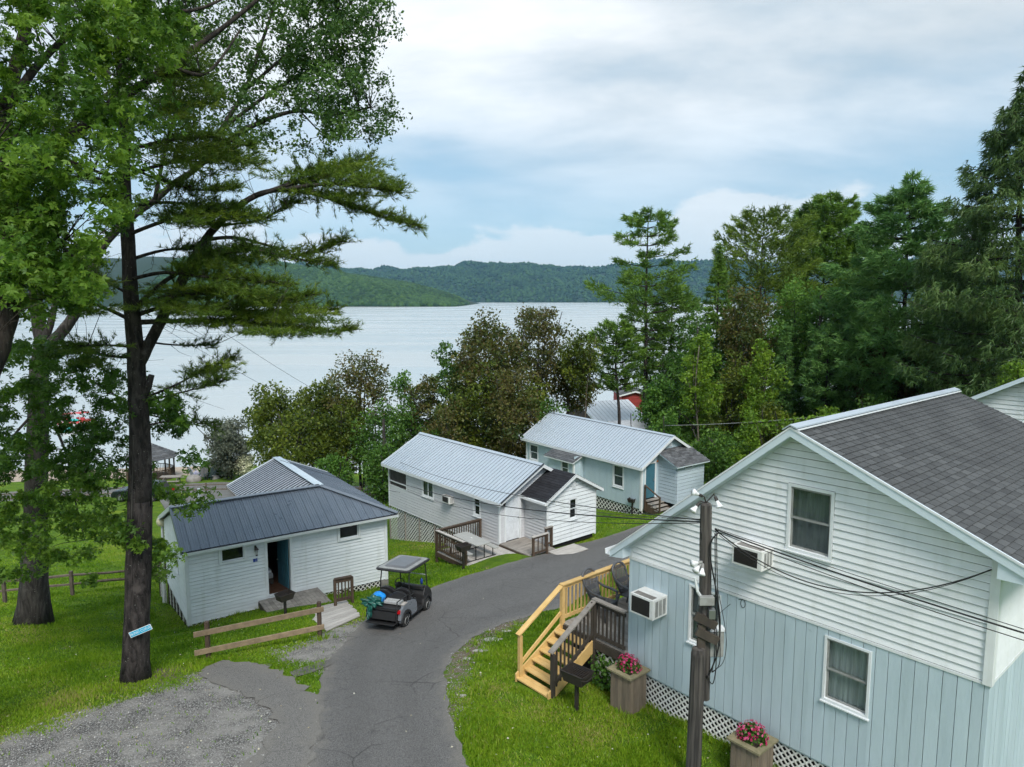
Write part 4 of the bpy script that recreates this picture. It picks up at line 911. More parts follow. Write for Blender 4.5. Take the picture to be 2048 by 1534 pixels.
def putm(me, name, parent):
    me.transform(Matrix.Translation(-Vector(parent.location))); return link(name, me, parent)
def flare(base, top, r0, r1, n=9, f=1.5):
    base, top = Vector(base), Vector(top); P, rr = [], []
    for k in range(n):
        t = k / (n - 1); P.append(base.lerp(top, t)); rr.append((r0 + (r1 - r0) * t) * (1 + (f - 1) * max(0, 1 - t * 5) ** 2))
    return P, rr
LEAFX = 2.15
def broadleaf(u, vtop, y, hw, label, mat, seed, crown=(.25, 1.0), per=46, size=.22, nclump=60, bark='bark_grey', tr=.16, group=None, lean=0.0, sparse=.0, squash=1.0, name='broadleaf_tree', stems=1, base=None, droop=.35):
    """a whole broadleaf tree: hw = half width of the crown in photo pixels at distance y"""
    per = int(per * LEAFX); hw *= 1.12
    g = np.random.default_rng(seed); random.seed(seed)
    top = at(u, vtop, y); b = Vector((top.x - lean, top.y, 0)); b.z = gz(b.x, b.y) - .1; rx = hw / F_PX * y * 1.02
    H = top.z - b.z; z0, z1 = b.z + H * crown[0], b.z + H * crown[1]; t_ = tree_thing(name, label, b, group); mb = MB()
    # ovoid crown filled with clumps that keep their distance
    C = []; tries = 0; rc = rx * .30 * (60 / nclump) ** .33 * 1.15
    while len(C) < nclump and tries < 6000:
        tries += 1; d = unit(g.normal(0, 1, 3)); q = d * g.uniform(.15, 1) ** .45; tz = (q[2] + 1) / 2
        wprof = 1.0 - .25 * tz - .18 * (1 - tz); ang = math.atan2(q[1], q[0]); lob = 1 + .20 * math.sin(ang * 3 + seed) + .12 * math.sin(ang * 5 + tz * 6)
        p = np.array([b.x + lean * tz + q[0] * (rx - rc * .6) * wprof * lob, b.y + q[1] * (rx - rc * .6) * wprof * lob * squash, z0 + rc * .6 + (z1 - z0 - rc * 1.2) * tz])
        if all(np.linalg.norm((p - c) * [1, 1, .9]) > rc * .62 for c in C): C.append(p)
    C = np.array(C); Rr = rc * g.uniform(.6, 1.15, len(C))
    if sparse: k = g.uniform(0, 1, len(C)) > sparse; C, Rr = C[k], Rr[k]
    SK, SKR = [], []
    for s in range(stems):
        o = Vector((g.uniform(-.25, .25), g.uniform(-.25, .25), 0)) * (stems > 1) * 2; e = Vector((top.x, top.y, z0 + (z1 - z0) * .85)) + Vector((g.normal(0, .12 * rx), g.normal(0, .12 * rx), 0)) * (1 + stems)
        m1 = (b + o).lerp(e, .35) + Vector((g.normal(0, .12), g.normal(0, .12), 0)); m2 = (b + o).lerp(e, .7) + Vector((g.normal(0, .2), g.normal(0, .2), 0))
        q, r_ = limb(mb, [b + o, m1, m2, e], tr / math.sqrt(stems), .03, 7, .08, 4); SK.append(q); SKR.append(r_)
    SK, SKR = np.concatenate(SK), np.concatenate(SKR)
    nl = max(4, len(C) // 7); idx = g.choice(len(C), min(nl, len(C)), replace=False)
    S2, R2 = [SK], [SKR]
    for i in idx:
        c = C[i]; zt = z0 + (c[2] - z0) * .45 - .1 * rx; j = int(np.argmin(np.abs(SK[:, 2] - max(zt, b.z + H * crown[0] * .7)))); a = SK[j]
        mid = (a + c) / 2 + np.array([0, 0, .10 * np.linalg.norm(c - a)]) + g.normal(0, .1 * rx, 3) * .5
        q, r_ = limb(mb, [a, mid, c], min(SKR[j] * .65, tr * .5), .018, 5, .05, 3); S2.append(q[1:]); R2.append(r_[1:])
    SK, SKR = np.concatenate(S2), np.concatenate(R2)
    twigs(mb, C, SK, SKR, g, .022)
    put(mb, 'trunk', M[bark], t_)
    P = crown_points(C, Rr, per, g, .2); tint = np.repeat(np.clip(g.normal(.5, .21, len(C)), .05, .95), per)
    putm(leaves_mesh('crown', P, size, M[mat], g, droop, .62, tint), 'crown', t_)
    return t_
def conifer(u, vtop, y, hw, label, mat, seed, cb=.12, whorl=.62, per=(4, 6), up=.25, droop=.0, tuft=.42, width=.075, kk=6, dens=.30, bark='bark_pine', tr=.22, style='spruce', group=None, name='conifer_tree', wob=.25, base_in=.25, hang=0.0, gapfrac=0.0, prof_=None, fill=2.3):
    g = np.random.default_rng(seed); random.seed(seed)
    top = at(u, vtop, y); b = Vector((top.x, top.y, 0)); b.z = gz(b.x, b.y) - .1; rx = hw / F_PX * y; H = top.z - b.z
    t_ = tree_thing(name, label, b, group); mb = MB()
    bend = Vector((g.normal(0, .15), g.normal(0, .15), 0)); pts = [b, b.lerp(top, .35) + bend, b.lerp(top, .7) - bend * .5, top]
    SK, SKR = limb(mb, pts, tr, .02, 8, .06, 5)
    P, D, T = [], [], []; z = b.z + H * cb; ztop = top.z
    while z < ztop - .15:
        t = (z - (b.z + H * cb)) / (H * (1 - cb)); j = int(np.argmin(np.abs(SK[:, 2] - z))); o = SK[j].copy(); o[2] = z
        if prof_: prof = float(np.interp(t, [q[0] for q in prof_], [q[1] for q in prof_]))
        elif style == 'spruce': prof = (1 - t) ** .85 * (0.55 + .45 * min(1, t * 6 + .4))
        elif style == 'fir': prof = min(1, (1 - t) * 1.75) ** .9 * (.75 + .25 * min(1, t * 5))
        else: prof = (math.sin(math.pi * min(1, .18 + t * .85)) ** .7) * (1.0 if t < .75 else (1.05 - t) / .3) * .98
        nb = g.integers(*per) if t < .93 else 3; a0 = g.uniform(0, 6.28)
        for k in range(nb):
            if g.uniform() < gapfrac: continue
            az = a0 + 2 * math.pi * k / nb + g.normal(0, .25); L = max(.25, rx * prof * g.uniform(1 - wob * 1.6, 1 + wob * .35)); tn = np.clip(g.normal(.5, .15), .1, .9)
            hd = np.array([math.cos(az), math.sin(az), 0]); sd_ = np.array([-hd[1], hd[0], 0]); n = max(3, int(L / .45)); bp = []
            for i in range(n + 1):
                f = i / n; rise = up * f * L * (1 - .3 * t) - droop * L * math.sin(f * 2.4) * .6 * (1 - t * .5) + (.10 * L * f * f if style == 'pine' else .08 * L * f ** 3)
                bp.append(o + hd * L * f + sd_ * L * .06 * math.sin(f * 5 + k) + np.array([0, 0, rise]))
            mb.tube(bp[:: max(1, n // 3)] + [bp[-1]], [max(.015, tr * .28 * (1 - t * .6) * (1 - q)) for q in np.linspace(0, .95, len(bp[:: max(1, n // 3)]) + 1)], 4, cap=False)
            m = max(3, int(L / dens * fill))
            f = base_in + (1 - base_in) * np.sqrt(g.uniform(0, 1, m * 2)); ii = np.minimum((f * n).astype(int), n - 1); fr = f * n - ii; B = np.array(bp)
            c = B[ii] * (1 - fr[:, None]) + B[ii + 1] * fr[:, None]; side = g.uniform(-1, 1, m * 2) * L * .40 * np.minimum(1.2 - f * .70, f * 2.4)
            c = c + sd_ * side[:, None] + np.c_[np.zeros((m * 2, 2)), g.normal(.02, .06 + .03 * L, m * 2) - hang * g.uniform(0, 1, m * 2) * np.minimum(1, L / 2) - np.abs(side) * .12]
            dd = hd * .8 + sd_ * np.sign(side)[:, None] * .7 + g.normal(0, .2, (m * 2, 3)); dd[:, 2] += (.45 if style == 'pine' else .05) - 2.2 * hang
            P.append(c); D.append(dd); T.append(np.full(m * 2, tn))
        z += whorl * g.uniform(.75, 1.25) * (1.0 if t < .8 else .7)
    P.append(np.array([tuple(top)])); D.append(np.array([[0, 0, 1.]])); T.append(np.array([.5]))
    put(mb, 'trunk', M[bark], t_); P, D, T = np.concatenate(P), np.concatenate(D), np.concatenate(T)
    putm(needles_mesh('crown', P, D, kk, tuft, width, M[mat], g, .55, T), 'crown', t_); return t_
# ================================================================== big trees at the left
def near_maple():
    g = np.random.default_rng(21); random.seed(21); y = 12.8; b = at(-190, 1250, y); b.z = gz(b.x, b.y) - .1
    t_ = tree_thing('maple_tree', 'big dark-barked maple at the left edge with a thick limb crossing the sky', b); mb = MB(); SK, SR_ = [], []
    A = lambda L, yy=y: [at(u, v, yy + (0.4 * k)) for k, (u, v) in enumerate(L)]
    P, rr = flare(b, at(-75, 830, y), .42, .36); mb.tube(P, rr, 12, jit=.05)
    for pts, r0, r1, sub in ((A([(-78,840),(-40,740),(-5,640),(12,560),(8,470),(10,410)], y), .37, .27, 4), (A([(14,440),(55,362),(104,313),(135,278),(185,240),(225,212),(340,130),(392,94),(455,48),(525,-10),(600,-90),(690,-190)], y + 2.0), .17, .02, 3),
                             (A([(9,430),(-4,330),(10,230),(30,140),(62,10),(80,-90),(95,-230),(120,-360)], y + 1.6), .22, .03, 3), (A([(30,200),(55,156),(90,115),(132,76),(185,44),(240,22),(380,22),(450,-5)], y + 1.2), .09, .03, 3),
                             (A([(6,520),(-40,430),(-100,350),(-220,240),(-330,160)], y), .14, .02, 3), (A([(-20,680),(-110,600),(-230,560),(-360,540)], y), .10, .02, 3), (A([(0,330),(-80,200),(-190,60),(-260,-90)], y), .10, .02, 3), (A([(185,240),(230,190),(260,120),(270,40),(300,-40)], y + 2.5), .06, .025, 3), (A([(340,130),(400,150),(440,120),(480,60)], y + 3), .05, .02, 3),
                             (A([(104,313),(160,330),(220,350),(260,330)], y + 2), .05, .02, 3), (A([(5,480),(60,470),(120,490),(170,540)], y), .05, .018, 3)):
        q, r_ = limb(mb, pts, r0, r1, 9, .06, sub); SK.append(q); SR_.append(r_)
    SK, SR_ = np.concatenate(SK), np.concatenate(SR_)
    uv = np.r_[in_poly([(-80,-80),(340,-80),(390,40),(340,130),(250,160),(235,270),(150,300),(60,250),(-80,260)], 150, g), in_poly([(-60,230),(90,240),(150,330),(120,430),(180,520),(215,560),(170,610),(120,600),(60,650),(20,600),(-60,630)], 105, g), in_poly([(60,430),(190,470),(205,560),(150,620),(80,560)], 36, g), in_poly([(150,60),(330,40),(350,200),(320,330),(300,420),(200,470),(160,380),(190,250)], 44, g), in_poly([(0,260),(110,250),(140,420),(60,640),(0,660)], 40, g), in_poly([(-380,-60),(-200,-230),(0,-330),(180,-300),(160,-60),(-60,-60),(-60,640),(-240,660),(-400,560),(-430,200)], 190, g)]
    C = px3(uv, y + 1.2 + g.normal(0, 1.0, len(uv))); Rr = g.uniform(.18, .46, len(C)); per = 62; tint = np.clip(.42 + .32 * (g.uniform(0, 1, len(C)) > .55) + g.normal(0, .12, len(C)), .05, .95)
    twigs(mb, C, SK, SR_, g, .014, 1.0, .05, 1.5); put(mb, 'trunk', M['bark_dark'], t_)
    putm(leaves_mesh('crown', crown_points(C, Rr, per, g, .1), .115, M['leaf_maple'], g, .45, .72, np.repeat(tint, per), .25, lobed=True), 'crown', t_)
def lawn_maple():
    g = np.random.default_rng(22); random.seed(22); y = 22.0; b = gp(66, 1246); b.z -= .1
    t_ = tree_thing('maple_tree', 'tall maple standing on the lawn left of the pine, trunk forking above the lake', b); mb = MB(); SK, SR_ = [], []
    A = lambda L, yy=y, s=.15: [at(u, v, yy + s * k) for k, (u, v) in enumerate(L)]
    P, rr = flare(b, at(78, 720, y), .42, .26, 12, 1.55); mb.tube(P, rr, 12, jit=.05)
    for pts, r0, r1 in ((A([(78,730),(84,690),(76,640),(70,560),(80,470),(96,395),(106,300),(118,190),(124,90),(126,-60),(135,-200),(150,-320)]), .25, .02), (A([(86,700),(120,668),(148,630),(180,560),(200,500),(255,440),(310,400),(350,365),(400,330),(440,262),(490,180),(520,95),(548,10),(560,-60),(580,-160)]), .19, .02),
                        (A([(84,690),(100,650),(112,600),(125,560),(160,480)]), .13, .05), (A([(400,330),(465,275),(540,236),(600,222),(660,230),(740,215)], y + 1), .10, .03), (A([(440,262),(520,200),(600,150),(680,110),(760,70)], y + 1.3), .07, .02),
                        (A([(106,300),(170,220),(240,170),(300,110),(360,40)]), .09, .03), (A([(490,180),(560,120),(620,60),(700,10)], y + 1.5), .06, .02), (A([(310,400),(330,300),(350,220),(345,150)]), .07, .025), (A([(600,222),(650,270),(700,280)], y + 1.5), .03, .01),
                        (A([(80,740),(150,745),(230,790),(300,830),(370,840)], y - 1, -.3), .05, .015), (A([(78,800),(150,860),(220,930),(290,1000)], y - 1, -.3), .05, .015), (A([(74,820),(20,880),(-30,960)], y - 1, -.3), .05, .015), (A([(76,780),(130,900),(150,1000),(170,1080)], y - 1, -.4), .05, .012)):
        q, r_ = limb(mb, pts, r0, r1, 9, .06, 3); SK.append(q); SR_.append(r_)
    SK, SR_ = np.concatenate(SK), np.concatenate(SR_)
    uvU = np.r_[in_poly([(330,-70),(770,-70),(795,20),(800,70),(745,95),(760,150),(790,215),(795,245),(745,285),(690,285),(655,325),(590,315),(560,300),(500,290),(440,320),(380,300),(330,200)], 330, g), in_poly([(120,-70),(420,-70),(430,150),(360,330),(260,330),(180,420),(100,380),(90,200)], 150, g), in_poly([(545,-40),(740,-40),(770,60),(720,160),(740,230),(680,260),(600,230),(560,120)], 130, g), in_poly([(80,-60),(120,-330),(330,-330),(560,-230),(720,-120),(760,-60)], 150, g)]
    C = px3(uvU, y + 1.0 + g.normal(0, 1.3, len(uvU))); Rr = g.uniform(.25, .6, len(C)); per = 66; tint = np.clip(g.normal(.45, .17, len(C)), .05, .95)
    uvL = np.r_[in_poly([(-60,690),(110,680),(230,740),(345,780),(385,830),(310,860),(250,900),(255,980),(330,1010),(360,1080),(300,1095),(230,1080),(190,1120),(180,1165),(120,1120),(60,1165),(10,1150),(-60,1200)], 250, g), in_poly([(290,770),(390,800),(400,850),(330,880),(405,905),(410,935),(335,945),(418,985),(410,1015),(320,1040),(290,960)], 24, g), in_poly([(240,1020),(330,1050),(372,1085),(330,1150),(280,1140),(250,1080)], 16, g)]
    CL = px3(uvL, 18.2 + g.normal(0, 1.1, len(uvL))); CL[:, 2] = np.maximum(CL[:, 2], ground(CL[:, 0], CL[:, 1]) + 1.5); ok_ = np.hypot(uvL[:, 0] - 326, uvL[:, 1] - 1040) > 48; uvL, CL = uvL[ok_], CL[ok_]; RL = g.uniform(.2, .42, len(CL)); tl = np.clip(.30 + .3 * (uvL[:, 1] > 960) + g.normal(0, .13, len(CL)), .05, .95)
    twigs(mb, C, SK, SR_, g, .014, 1.0, .05, 1.7); twigs(mb, CL, SK, SR_, g, .012, .8, .05, 1.7); put(mb, 'trunk', M['bark_grey'], t_)
    putm(leaves_mesh('crown', crown_points(C, Rr, per, g, .1), .12, M['leaf_silver'], g, .45, .55, np.repeat(tint, per), .2), 'crown', t_)
    putm(leaves_mesh('hanging_foliage', crown_points(CL, RL, 66, g, .1), .125, M['leaf_maple'], g, .45, .75, np.repeat(tl, 66), .3, lobed=True), 'hanging_foliage', t_)
def lawn_pine():
    g = np.random.default_rng(23); random.seed(23); y = 17.2; b = gp(270, 1358); b.z -= .1; y = b.y
    t_ = tree_thing('pine_tree', 'tall white pine at the edge of the gravel lot, blue sign nailed to its trunk', b); mb = MB(); SK, SR_ = [], []
    A = lambda L, dy=0.0: [at(u, v, y + dy * k / max(1, len(L) - 1)) for k, (u, v) in enumerate(L)]
    P, rr = flare(b, at(280, 1000, y), .315, .275, 9, 1.22); mb.tube(P, rr, 14, jit=.04)
    q, r_ = limb(mb, A([(280,1010),(281,900),(276,800),(271,700),(262,600),(256,480),(250,380),(247,250),(240,120),(237,0),(235,-90),(232,-220),(228,-340)]), .272, .015, 12, .04, 3); SK.append(q); SR_.append(r_)
    q, r_ = limb(mb, [at(252,1345,y-.22), at(256,1250,y-.25), at(262,1120,y-.25), at(268,980,y-.22)], .11, .07, 8, .08, 3)   # second stem grown into the trunk
    mb.tube(A([(290,960),(297,940),(298,925)]), [.10, .09, .05], 8, jit=.1); mb.tube(A([(284,800),(296,775),(303,750)]), [.09, .08, .07], 8, jit=.1)
    BR = [([(280,725),(320,645),(378,535),(410,480),(455,430),(510,392),(560,380),(620,386),(690,408),(750,428),(838,452)], .145, 2.0, .62, 1.0), ([(510,392),(600,362),(680,340),(738,312)], .06, 1.0, .2, 1.3), ([(560,380),(650,368),(720,372),(800,383)], .05, -.5, .3, 1.2), ([(590,384),(650,350),(715,335)], .04, .6, .2, 1.1),
          ([(410,480),(470,475),(540,492),(600,510),(690,480)], .05, 1.0, .45, 1.0), ([(470,475),(545,508),(610,520),(672,532)], .03, .6, .45, .9), ([(430,452),(520,440),(570,412),(600,402)], .03, 1.2, .45, .9), ([(262,625),(330,562),(420,515),(500,500),(550,508)], .06, -1.2, .3, 1.2),
          ([(265,612),(350,592),(450,585),(560,600),(622,588)], .06, -.6, .25, 1.2), ([(265,645),(350,642),(450,642),(560,652),(640,662),(705,658)], .07, .6, .3, 1.1), ([(268,632),(340,612),(430,620),(520,632),(600,622),(672,618)], .06, 1.4, .3, 1.1), ([(262,640),(200,612),(130,592),(60,604)], .05, -.8, .4, .8),
          ([(285,715),(220,712),(160,700),(100,715)], .045, .8, .35, .7), ([(275,695),(210,690),(150,692)], .035, -.9, .3, .7), ([(290,795),(340,775),(400,745),(460,716)], .035, .5, .45, .9), ([(290,802),(350,788),(420,770),(445,760)], .025, -.5, .4, .7), ([(285,852),(350,842),(428,850)], .025, .6, .5, .6),
          ([(255,470),(330,442),(420,425),(500,425)], .05, -1.0, .3, 1.0), ([(252,412),(340,405),(430,420),(520,440)], .05, 1.0, .3, 1.0), ([(250,352),(340,325),(430,315),(520,328)], .05, .8, .25, 1.1), ([(250,302),(330,282),(420,275),(500,292)], .045, -1.0, .25, 1.1), ([(250,382),(180,352),(120,362)], .04, .5, .3, .8),
          ([(250,252),(330,222),(420,205)], .04, 1.0, .25, 1.0), ([(248,282),(180,252),(120,262)], .04, -.6, .3, .8), ([(246,182),(320,152),(400,142)], .035, -.8, .25, 1.0), ([(246,162),(180,122)], .03, .6, .3, .8), ([(240,82),(330,62),(400,72)], .03, .8, .25, 1.0), ([(240,42),(160,22)], .03, -.5, .3, .8),
          ([(258,520),(330,500),(400,500),(470,520)], .04, 1.5, .3, 1.0), ([(256,560),(330,545),(420,555),(500,560),(580,570)], .05, -1.6, .3, 1.2), ([(262,590),(200,560),(140,555)], .04, 1.0, .3, .7), ([(268,680),(350,690),(430,690)], .03, 1.0, .6, .5), ([(250,330),(320,360),(400,380),(470,372)], .04, -1.2, .3, 1.0)]
    P, D, T = [], [], []
    for px, r0, dy, f0, den in BR:
        Q, Rq = limb(mb, A(px, dy), r0 * 1.1, .012, 6, .08, 4); SK.append(Q); SR_.append(Rq); seg = np.linalg.norm(np.diff(Q, axis=0), axis=1); cum = np.r_[0, np.cumsum(seg)] / seg.sum(); L = seg.sum()
        m = int(L * 27 * den); tn = np.clip(g.normal(.48, .16), .15, .9)
        for i in range(m):                                       # side shoots carrying the tufts
            f = f0 + (1 - f0) * g.uniform(0, 1) ** .8; o = np.array([np.interp(f, cum, Q[:, k]) for k in range(3)]); d = np.array([np.interp(min(1, f + .08), cum, Q[:, k]) - np.interp(max(0, f - .08), cum, Q[:, k]) for k in range(3)]); d = unit(d)
            sh = d * g.uniform(.3, 1.0) + g.normal(0, .65, 3) * np.array([1, 1, .5]); sh[2] += .22; sh = unit(sh); l = g.uniform(.2, .95) * (1.12 - f * .68); e = o + sh * l
            mb.tube([o, (o + e) / 2 + np.array([0, 0, -.03]), e], [.010, .007, .004], 3, cap=False)
            nt = max(2, int(l / .10))
            for k in range(nt):
                t = (k + 1) / nt; c = o + (e - o) * t; P.append(c + g.normal(0, .02, 3)); D.append(sh * .9 + g.normal(0, .35, 3) + [0, 0, .25]); T.append(tn + g.normal(0, .07))
        for k in range(int(L * 1.6)):                            # bare dead twigs near the trunk
            f = g.uniform(.1, max(.2, f0)); o = np.array([np.interp(f, cum, Q[:, j]) for j in range(3)]); e = o + np.array([g.normal(.3, .4), g.normal(0, .4), g.normal(-.12, .22)]); mb.tube([o, (o + e) / 2 + g.normal(0, .06, 3), e], [.008, .005, .003], 3, cap=False)
    uvb = np.r_[in_poly([(300,570),(420,560),(520,580),(640,600),(690,650),(600,680),(480,660),(380,650),(290,620)], 120, g), in_poly([(390,500),(480,490),(550,500),(545,525),(470,545),(390,540)], 26, g), in_poly([(540,350),(640,330),(740,315),(790,380),(700,400),(600,385)], 44, g), in_poly([(300,430),(420,400),(520,420),(500,450),(380,460)], 30, g), in_poly([(290,270),(420,255),(520,300),(500,345),(380,350)], 40, g), in_poly([(280,110),(400,90),(420,220),(300,240)], 30, g), in_poly([(120,560),(230,560),(240,620),(140,630)], 14, g), in_poly([(340,770),(450,715),(455,745),(370,790)], 10, g), in_poly([(150,690),(230,690),(240,730),(160,735)], 10, g), in_poly([(228,-350),(330,-160),(400,-40),(300,0),(180,0),(90,-40),(150,-180)], 60, g)]
    CB = px3(uvb, y + g.normal(0, .9, len(uvb))); twigs(mb, CB, np.concatenate(SK), np.concatenate(SR_), g, .010)
    for c in CB:
        tn = np.clip(g.normal(.55, .17), .15, .95); k = 24; off = unit(g.normal(0, 1, (k, 3))) * g.uniform(.2, 1, (k, 1)) ** .6 * np.array([.58, .5, .075])
        P += list(c + off); D += list(unit(off) * .9 + np.array([.3, 0, .22])); T += list(np.full(k, tn))
    put(mb, 'trunk', M['bark_pine'], t_)
    putm(needles_mesh('crown', np.array(P), np.array(D), 12, .15, .014, M['needle_pine'], g, .55, np.array(T)), 'crown', t_)
    return b
near_maple(); lawn_maple(); PINE = lawn_pine()
# ================================================================== trees between the cabins and the lake, and the woods at the right
GL, GR = 'trees along the shore', 'trees in the woods at the right'
B, K = broadleaf, conifer
# shore trees, left to right
B(455, 828, 66, 52, 'grey-green willow shrub leaning over the water beside the sign', 'leaf_willow', 301, (.05, 1), 60, .26, 50, 'bark_grey', .12, GL, name='willow', stems=3, droop=.9)
B(540, 758, 58, 66, 'yellow-green tree at the left end of the shore row', 'leaf_olive', 302, (.18, 1), 60, .24, 64, 'bark_grey', .16, GL, stems=2)
B(622, 748, 57, 60, 'yellow-green tree second from the left in the shore row', 'leaf_olive', 303, (.2, 1), 55, .24, 58, 'bark_grey', .15, GL, stems=2, sparse=.12)
B(722, 684, 56, 74, 'bronze-topped open crowned tree rising above the roof of the open-door cabin', 'leaf_bronze', 304, (.38, 1), 46, .23, 62, 'bark_grey', .18, GL, stems=2, sparse=.18)
B(690, 790, 54, 62, 'olive undergrowth tree below the bronze-topped tree', 'leaf_olive', 305, (.1, 1), 50, .22, 50, 'bark_grey', .12, GL)
B(802, 728, 58, 42, 'bright green thin tree with gaps showing the water', 'leaf_green', 306, (.3, 1), 40, .23, 40, 'bark_pale', .10, GL, sparse=.35)
B(815, 800, 54, 50, 'dark green bushy tree behind the lattice-skirted cabin', 'leaf_dark', 307, (.05, 1), 50, .22, 46, 'bark_grey', .12, GL)
B(893, 676, 57, 52, 'grey-green upright tree left of the big brown maple', 'leaf_dark', 308, (.12, 1), 60, .23, 60, 'bark_grey', .14, GL)
B(975, 612, 55, 96, 'big brown-green maple with dense crown in the middle of the shore row', 'leaf_bronze', 309, (.12, 1), 74, .25, 100, 'bark_grey', .24, GL, stems=2)
B(962, 700, 52, 80, 'olive-green lower half of the clump in front of the brown maple', 'leaf_olive', 310, (.05, 1), 50, .22, 66, 'bark_grey', .14, GL)
B(1072, 586, 60, 82, 'open crowned brown tree with bare forks right of the big maple', 'leaf_bronze', 311, (.34, 1), 56, .24, 80, 'bark_grey', .2, GL, stems=3, sparse=.16)
B(1062, 740, 53, 60, 'olive undergrowth tree behind the metal-roofed cabins', 'leaf_olive', 312, (.03, 1), 50, .22, 50, 'bark_grey', .12, GL)
B(1165, 648, 57, 52, 'yellowing slender tree with two thin pale stems before the white roof', 'leaf_olive', 313, (.52, 1), 40, .22, 46, 'bark_pale', .10, GL, stems=2, sparse=.25)
B(880, 850, 50, 52, 'dark green shrubbery behind the lattice-skirted cabin', 'leaf_dark', 314, (0, 1), 50, .2, 40, 'bark_grey', .08, GL, name='shrub', stems=3)
B(770, 880, 49, 62, 'dark leafy shrub beside the far utility pole', 'leaf_dark', 315, (0, 1), 55, .2, 46, 'bark_grey', .08, GL, name='shrub', stems=3)
B(660, 900, 50, 50, 'low green shrub behind the corrugated roof', 'leaf_green', 316, (0, 1), 50, .2, 36, 'bark_grey', .08, GL, name='shrub', stems=3)
B(422, 917, 68, 24, 'rounded green bush on the bank beside the adirondack chairs', 'leaf_green', 317, (0, 1), 70, .17, 30, 'bark_grey', .05, GL, name='shrub', stems=3)
B(455, 912, 69, 26, 'dark bush between the rounded bush and the white flowering shrub', 'leaf_dark', 318, (0, 1), 60, .18, 30, 'bark_grey', .05, GL, name='shrub', stems=3)
B(486, 902, 66, 22, 'white flowering shrub behind the signboard', 'petal_white', 319, (.1, 1), 40, .17, 26, 'bark_grey', .05, GL, name='flowering_shrub', stems=3)
B(590, 800, 53, 90, 'olive-green tree filling the left of the shore row above the corrugated roof', 'leaf_olive', 331, (.08, 1), 46, .23, 60, 'bark_grey', .14, GL, stems=2)
B(760, 790, 52, 66, 'dark green tree beside the far utility pole', 'leaf_dark', 332, (.08, 1), 46, .22, 52, 'bark_grey', .12, GL, stems=2)
B(905, 780, 51, 74, 'green-brown tree filling the foot of the big maple', 'leaf_bronze', 333, (.05, 1), 46, .22, 56, 'bark_grey', .12, GL, stems=2)
B(1020, 720, 50, 72, 'olive-brown tree in front of the open crowned tree', 'leaf_bronze', 334, (.1, 1), 46, .22, 60, 'bark_grey', .13, GL, stems=2)
B(1105, 790, 50, 48, 'dark green shrub left of the white pavilion', 'leaf_dark', 335, (0, 1), 44, .21, 40, 'bark_grey', .08, GL, name='shrub', stems=3)
B(848, 738, 55, 50, 'green-bronze tree filling the gap left of the grey-green upright tree', 'leaf_bronze', 336, (.1, 1), 46, .23, 52, 'bark_grey', .13, GL, stems=2)
B(660, 735, 58, 62, 'olive tree behind the bronze-topped tree', 'leaf_olive', 337, (.15, 1), 44, .24, 54, 'bark_grey', .14, GL, stems=2)
B(1150, 690, 59, 58, 'green-brown tree behind the yellowing slender tree', 'leaf_bronze', 338, (.45, 1), 44, .24, 50, 'bark_grey', .13, GL, stems=2)
# woods, back row first
K(1655, 392, 72, 92, 'full green fir-like pine behind the olive pine', 'needle_green', 401, .22, .55, (5, 7), .35, 0, .55, .10, 7, .26, style='fir', group=GR, tr=.26, prof_=[(0,.7),(.3,1),(.6,.98),(.82,.8),(.95,.5),(1,.2)])
K(1738, 448, 70, 62, 'grey-green pine top between the green pine and the blue pine', 'needle_blue', 402, .25, .7, (4, 6), .3, 0, .5, .09, 6, .32, style='pine', group=GR, prof_=[(0,.8),(.5,1),(.85,.7),(1,.25)])
K(1528, 432, 68, 104, 'olive pine with upswept candle branches', 'needle_olive', 403, .30, .75, (4, 6), .62, 0, .5, .085, 6, .30, style='pine', group=GR, tr=.24, prof_=[(0,.8),(.4,1),(.65,1.0),(.85,.85),(.95,.6),(1,.35)])
K(1297, 420, 62, 98, 'tall open pine with bare trunk and flat boughs standing clear of the others', 'needle_green', 404, .40, .85, (4, 6), .18, .05, .50, .08, 6, .28, style='pine', group=GR, tr=.30, wob=.5, base_in=.35, gapfrac=.05, prof_=[(0,.55),(.12,.6),(.25,.5),(.34,1.0),(.52,1.12),(.68,.8),(.85,.66),(.96,.5),(1,.32)])
K(1345, 560, 66, 70, 'dark pine just behind the tall open pine', 'needle_green', 405, .2, .65, (4, 6), .2, 0, .5, .085, 6, .30, style='pine', group=GR, prof_=[(0,.8),(.5,1),(.8,.8),(1,.3)])
K(1236, 640, 60, 66, 'short green pine left of the tall open pine', 'needle_green', 406, .55, .5, (4, 6), .15, 0, .45, .08, 6, .28, style='pine', group=GR, prof_=[(0,.7),(.4,1),(.75,.85),(1,.3)])
K(1440, 487, 58, 82, 'pointed dark green spruce in front of the olive pine', 'needle_green', 407, .06, .5, (5, 7), -.05, .05, .42, .075, 6, .28, style='spruce', group=GR)
K(1826, 345, 50, 165, 'broad blue-green white pine with layered boughs', 'needle_blue', 408, .22, .8, (6, 8), .10, .04, .55, .085, 8, .22, style='fir', group=GR, tr=.32, wob=.35, prof_=[(0,.8),(.2,1),(.45,1.05),(.62,.95),(.72,.72),(.82,.52),(.9,.30),(.96,.16),(1,.05)])
K(1950, 480, 60, 90, 'mid green pine behind the dark drooping spruce', 'needle_olive', 409, .2, .7, (5, 7), .2, 0, .5, .09, 6, .30, style='pine', group=GR, prof_=[(0,.8),(.5,1),(.85,.7),(1,.25)])
B(1495, 562, 55, 76, 'rusty-green maple below the olive pine', 'leaf_bronze', 410, (.25, 1), 52, .24, 70, 'bark_grey', .16, GR)
B(1604, 540, 55, 84, 'pale green feathery tree left of the blue pine', 'leaf_green', 411, (.25, 1), 60, .22, 80, 'bark_grey', .16, GR)
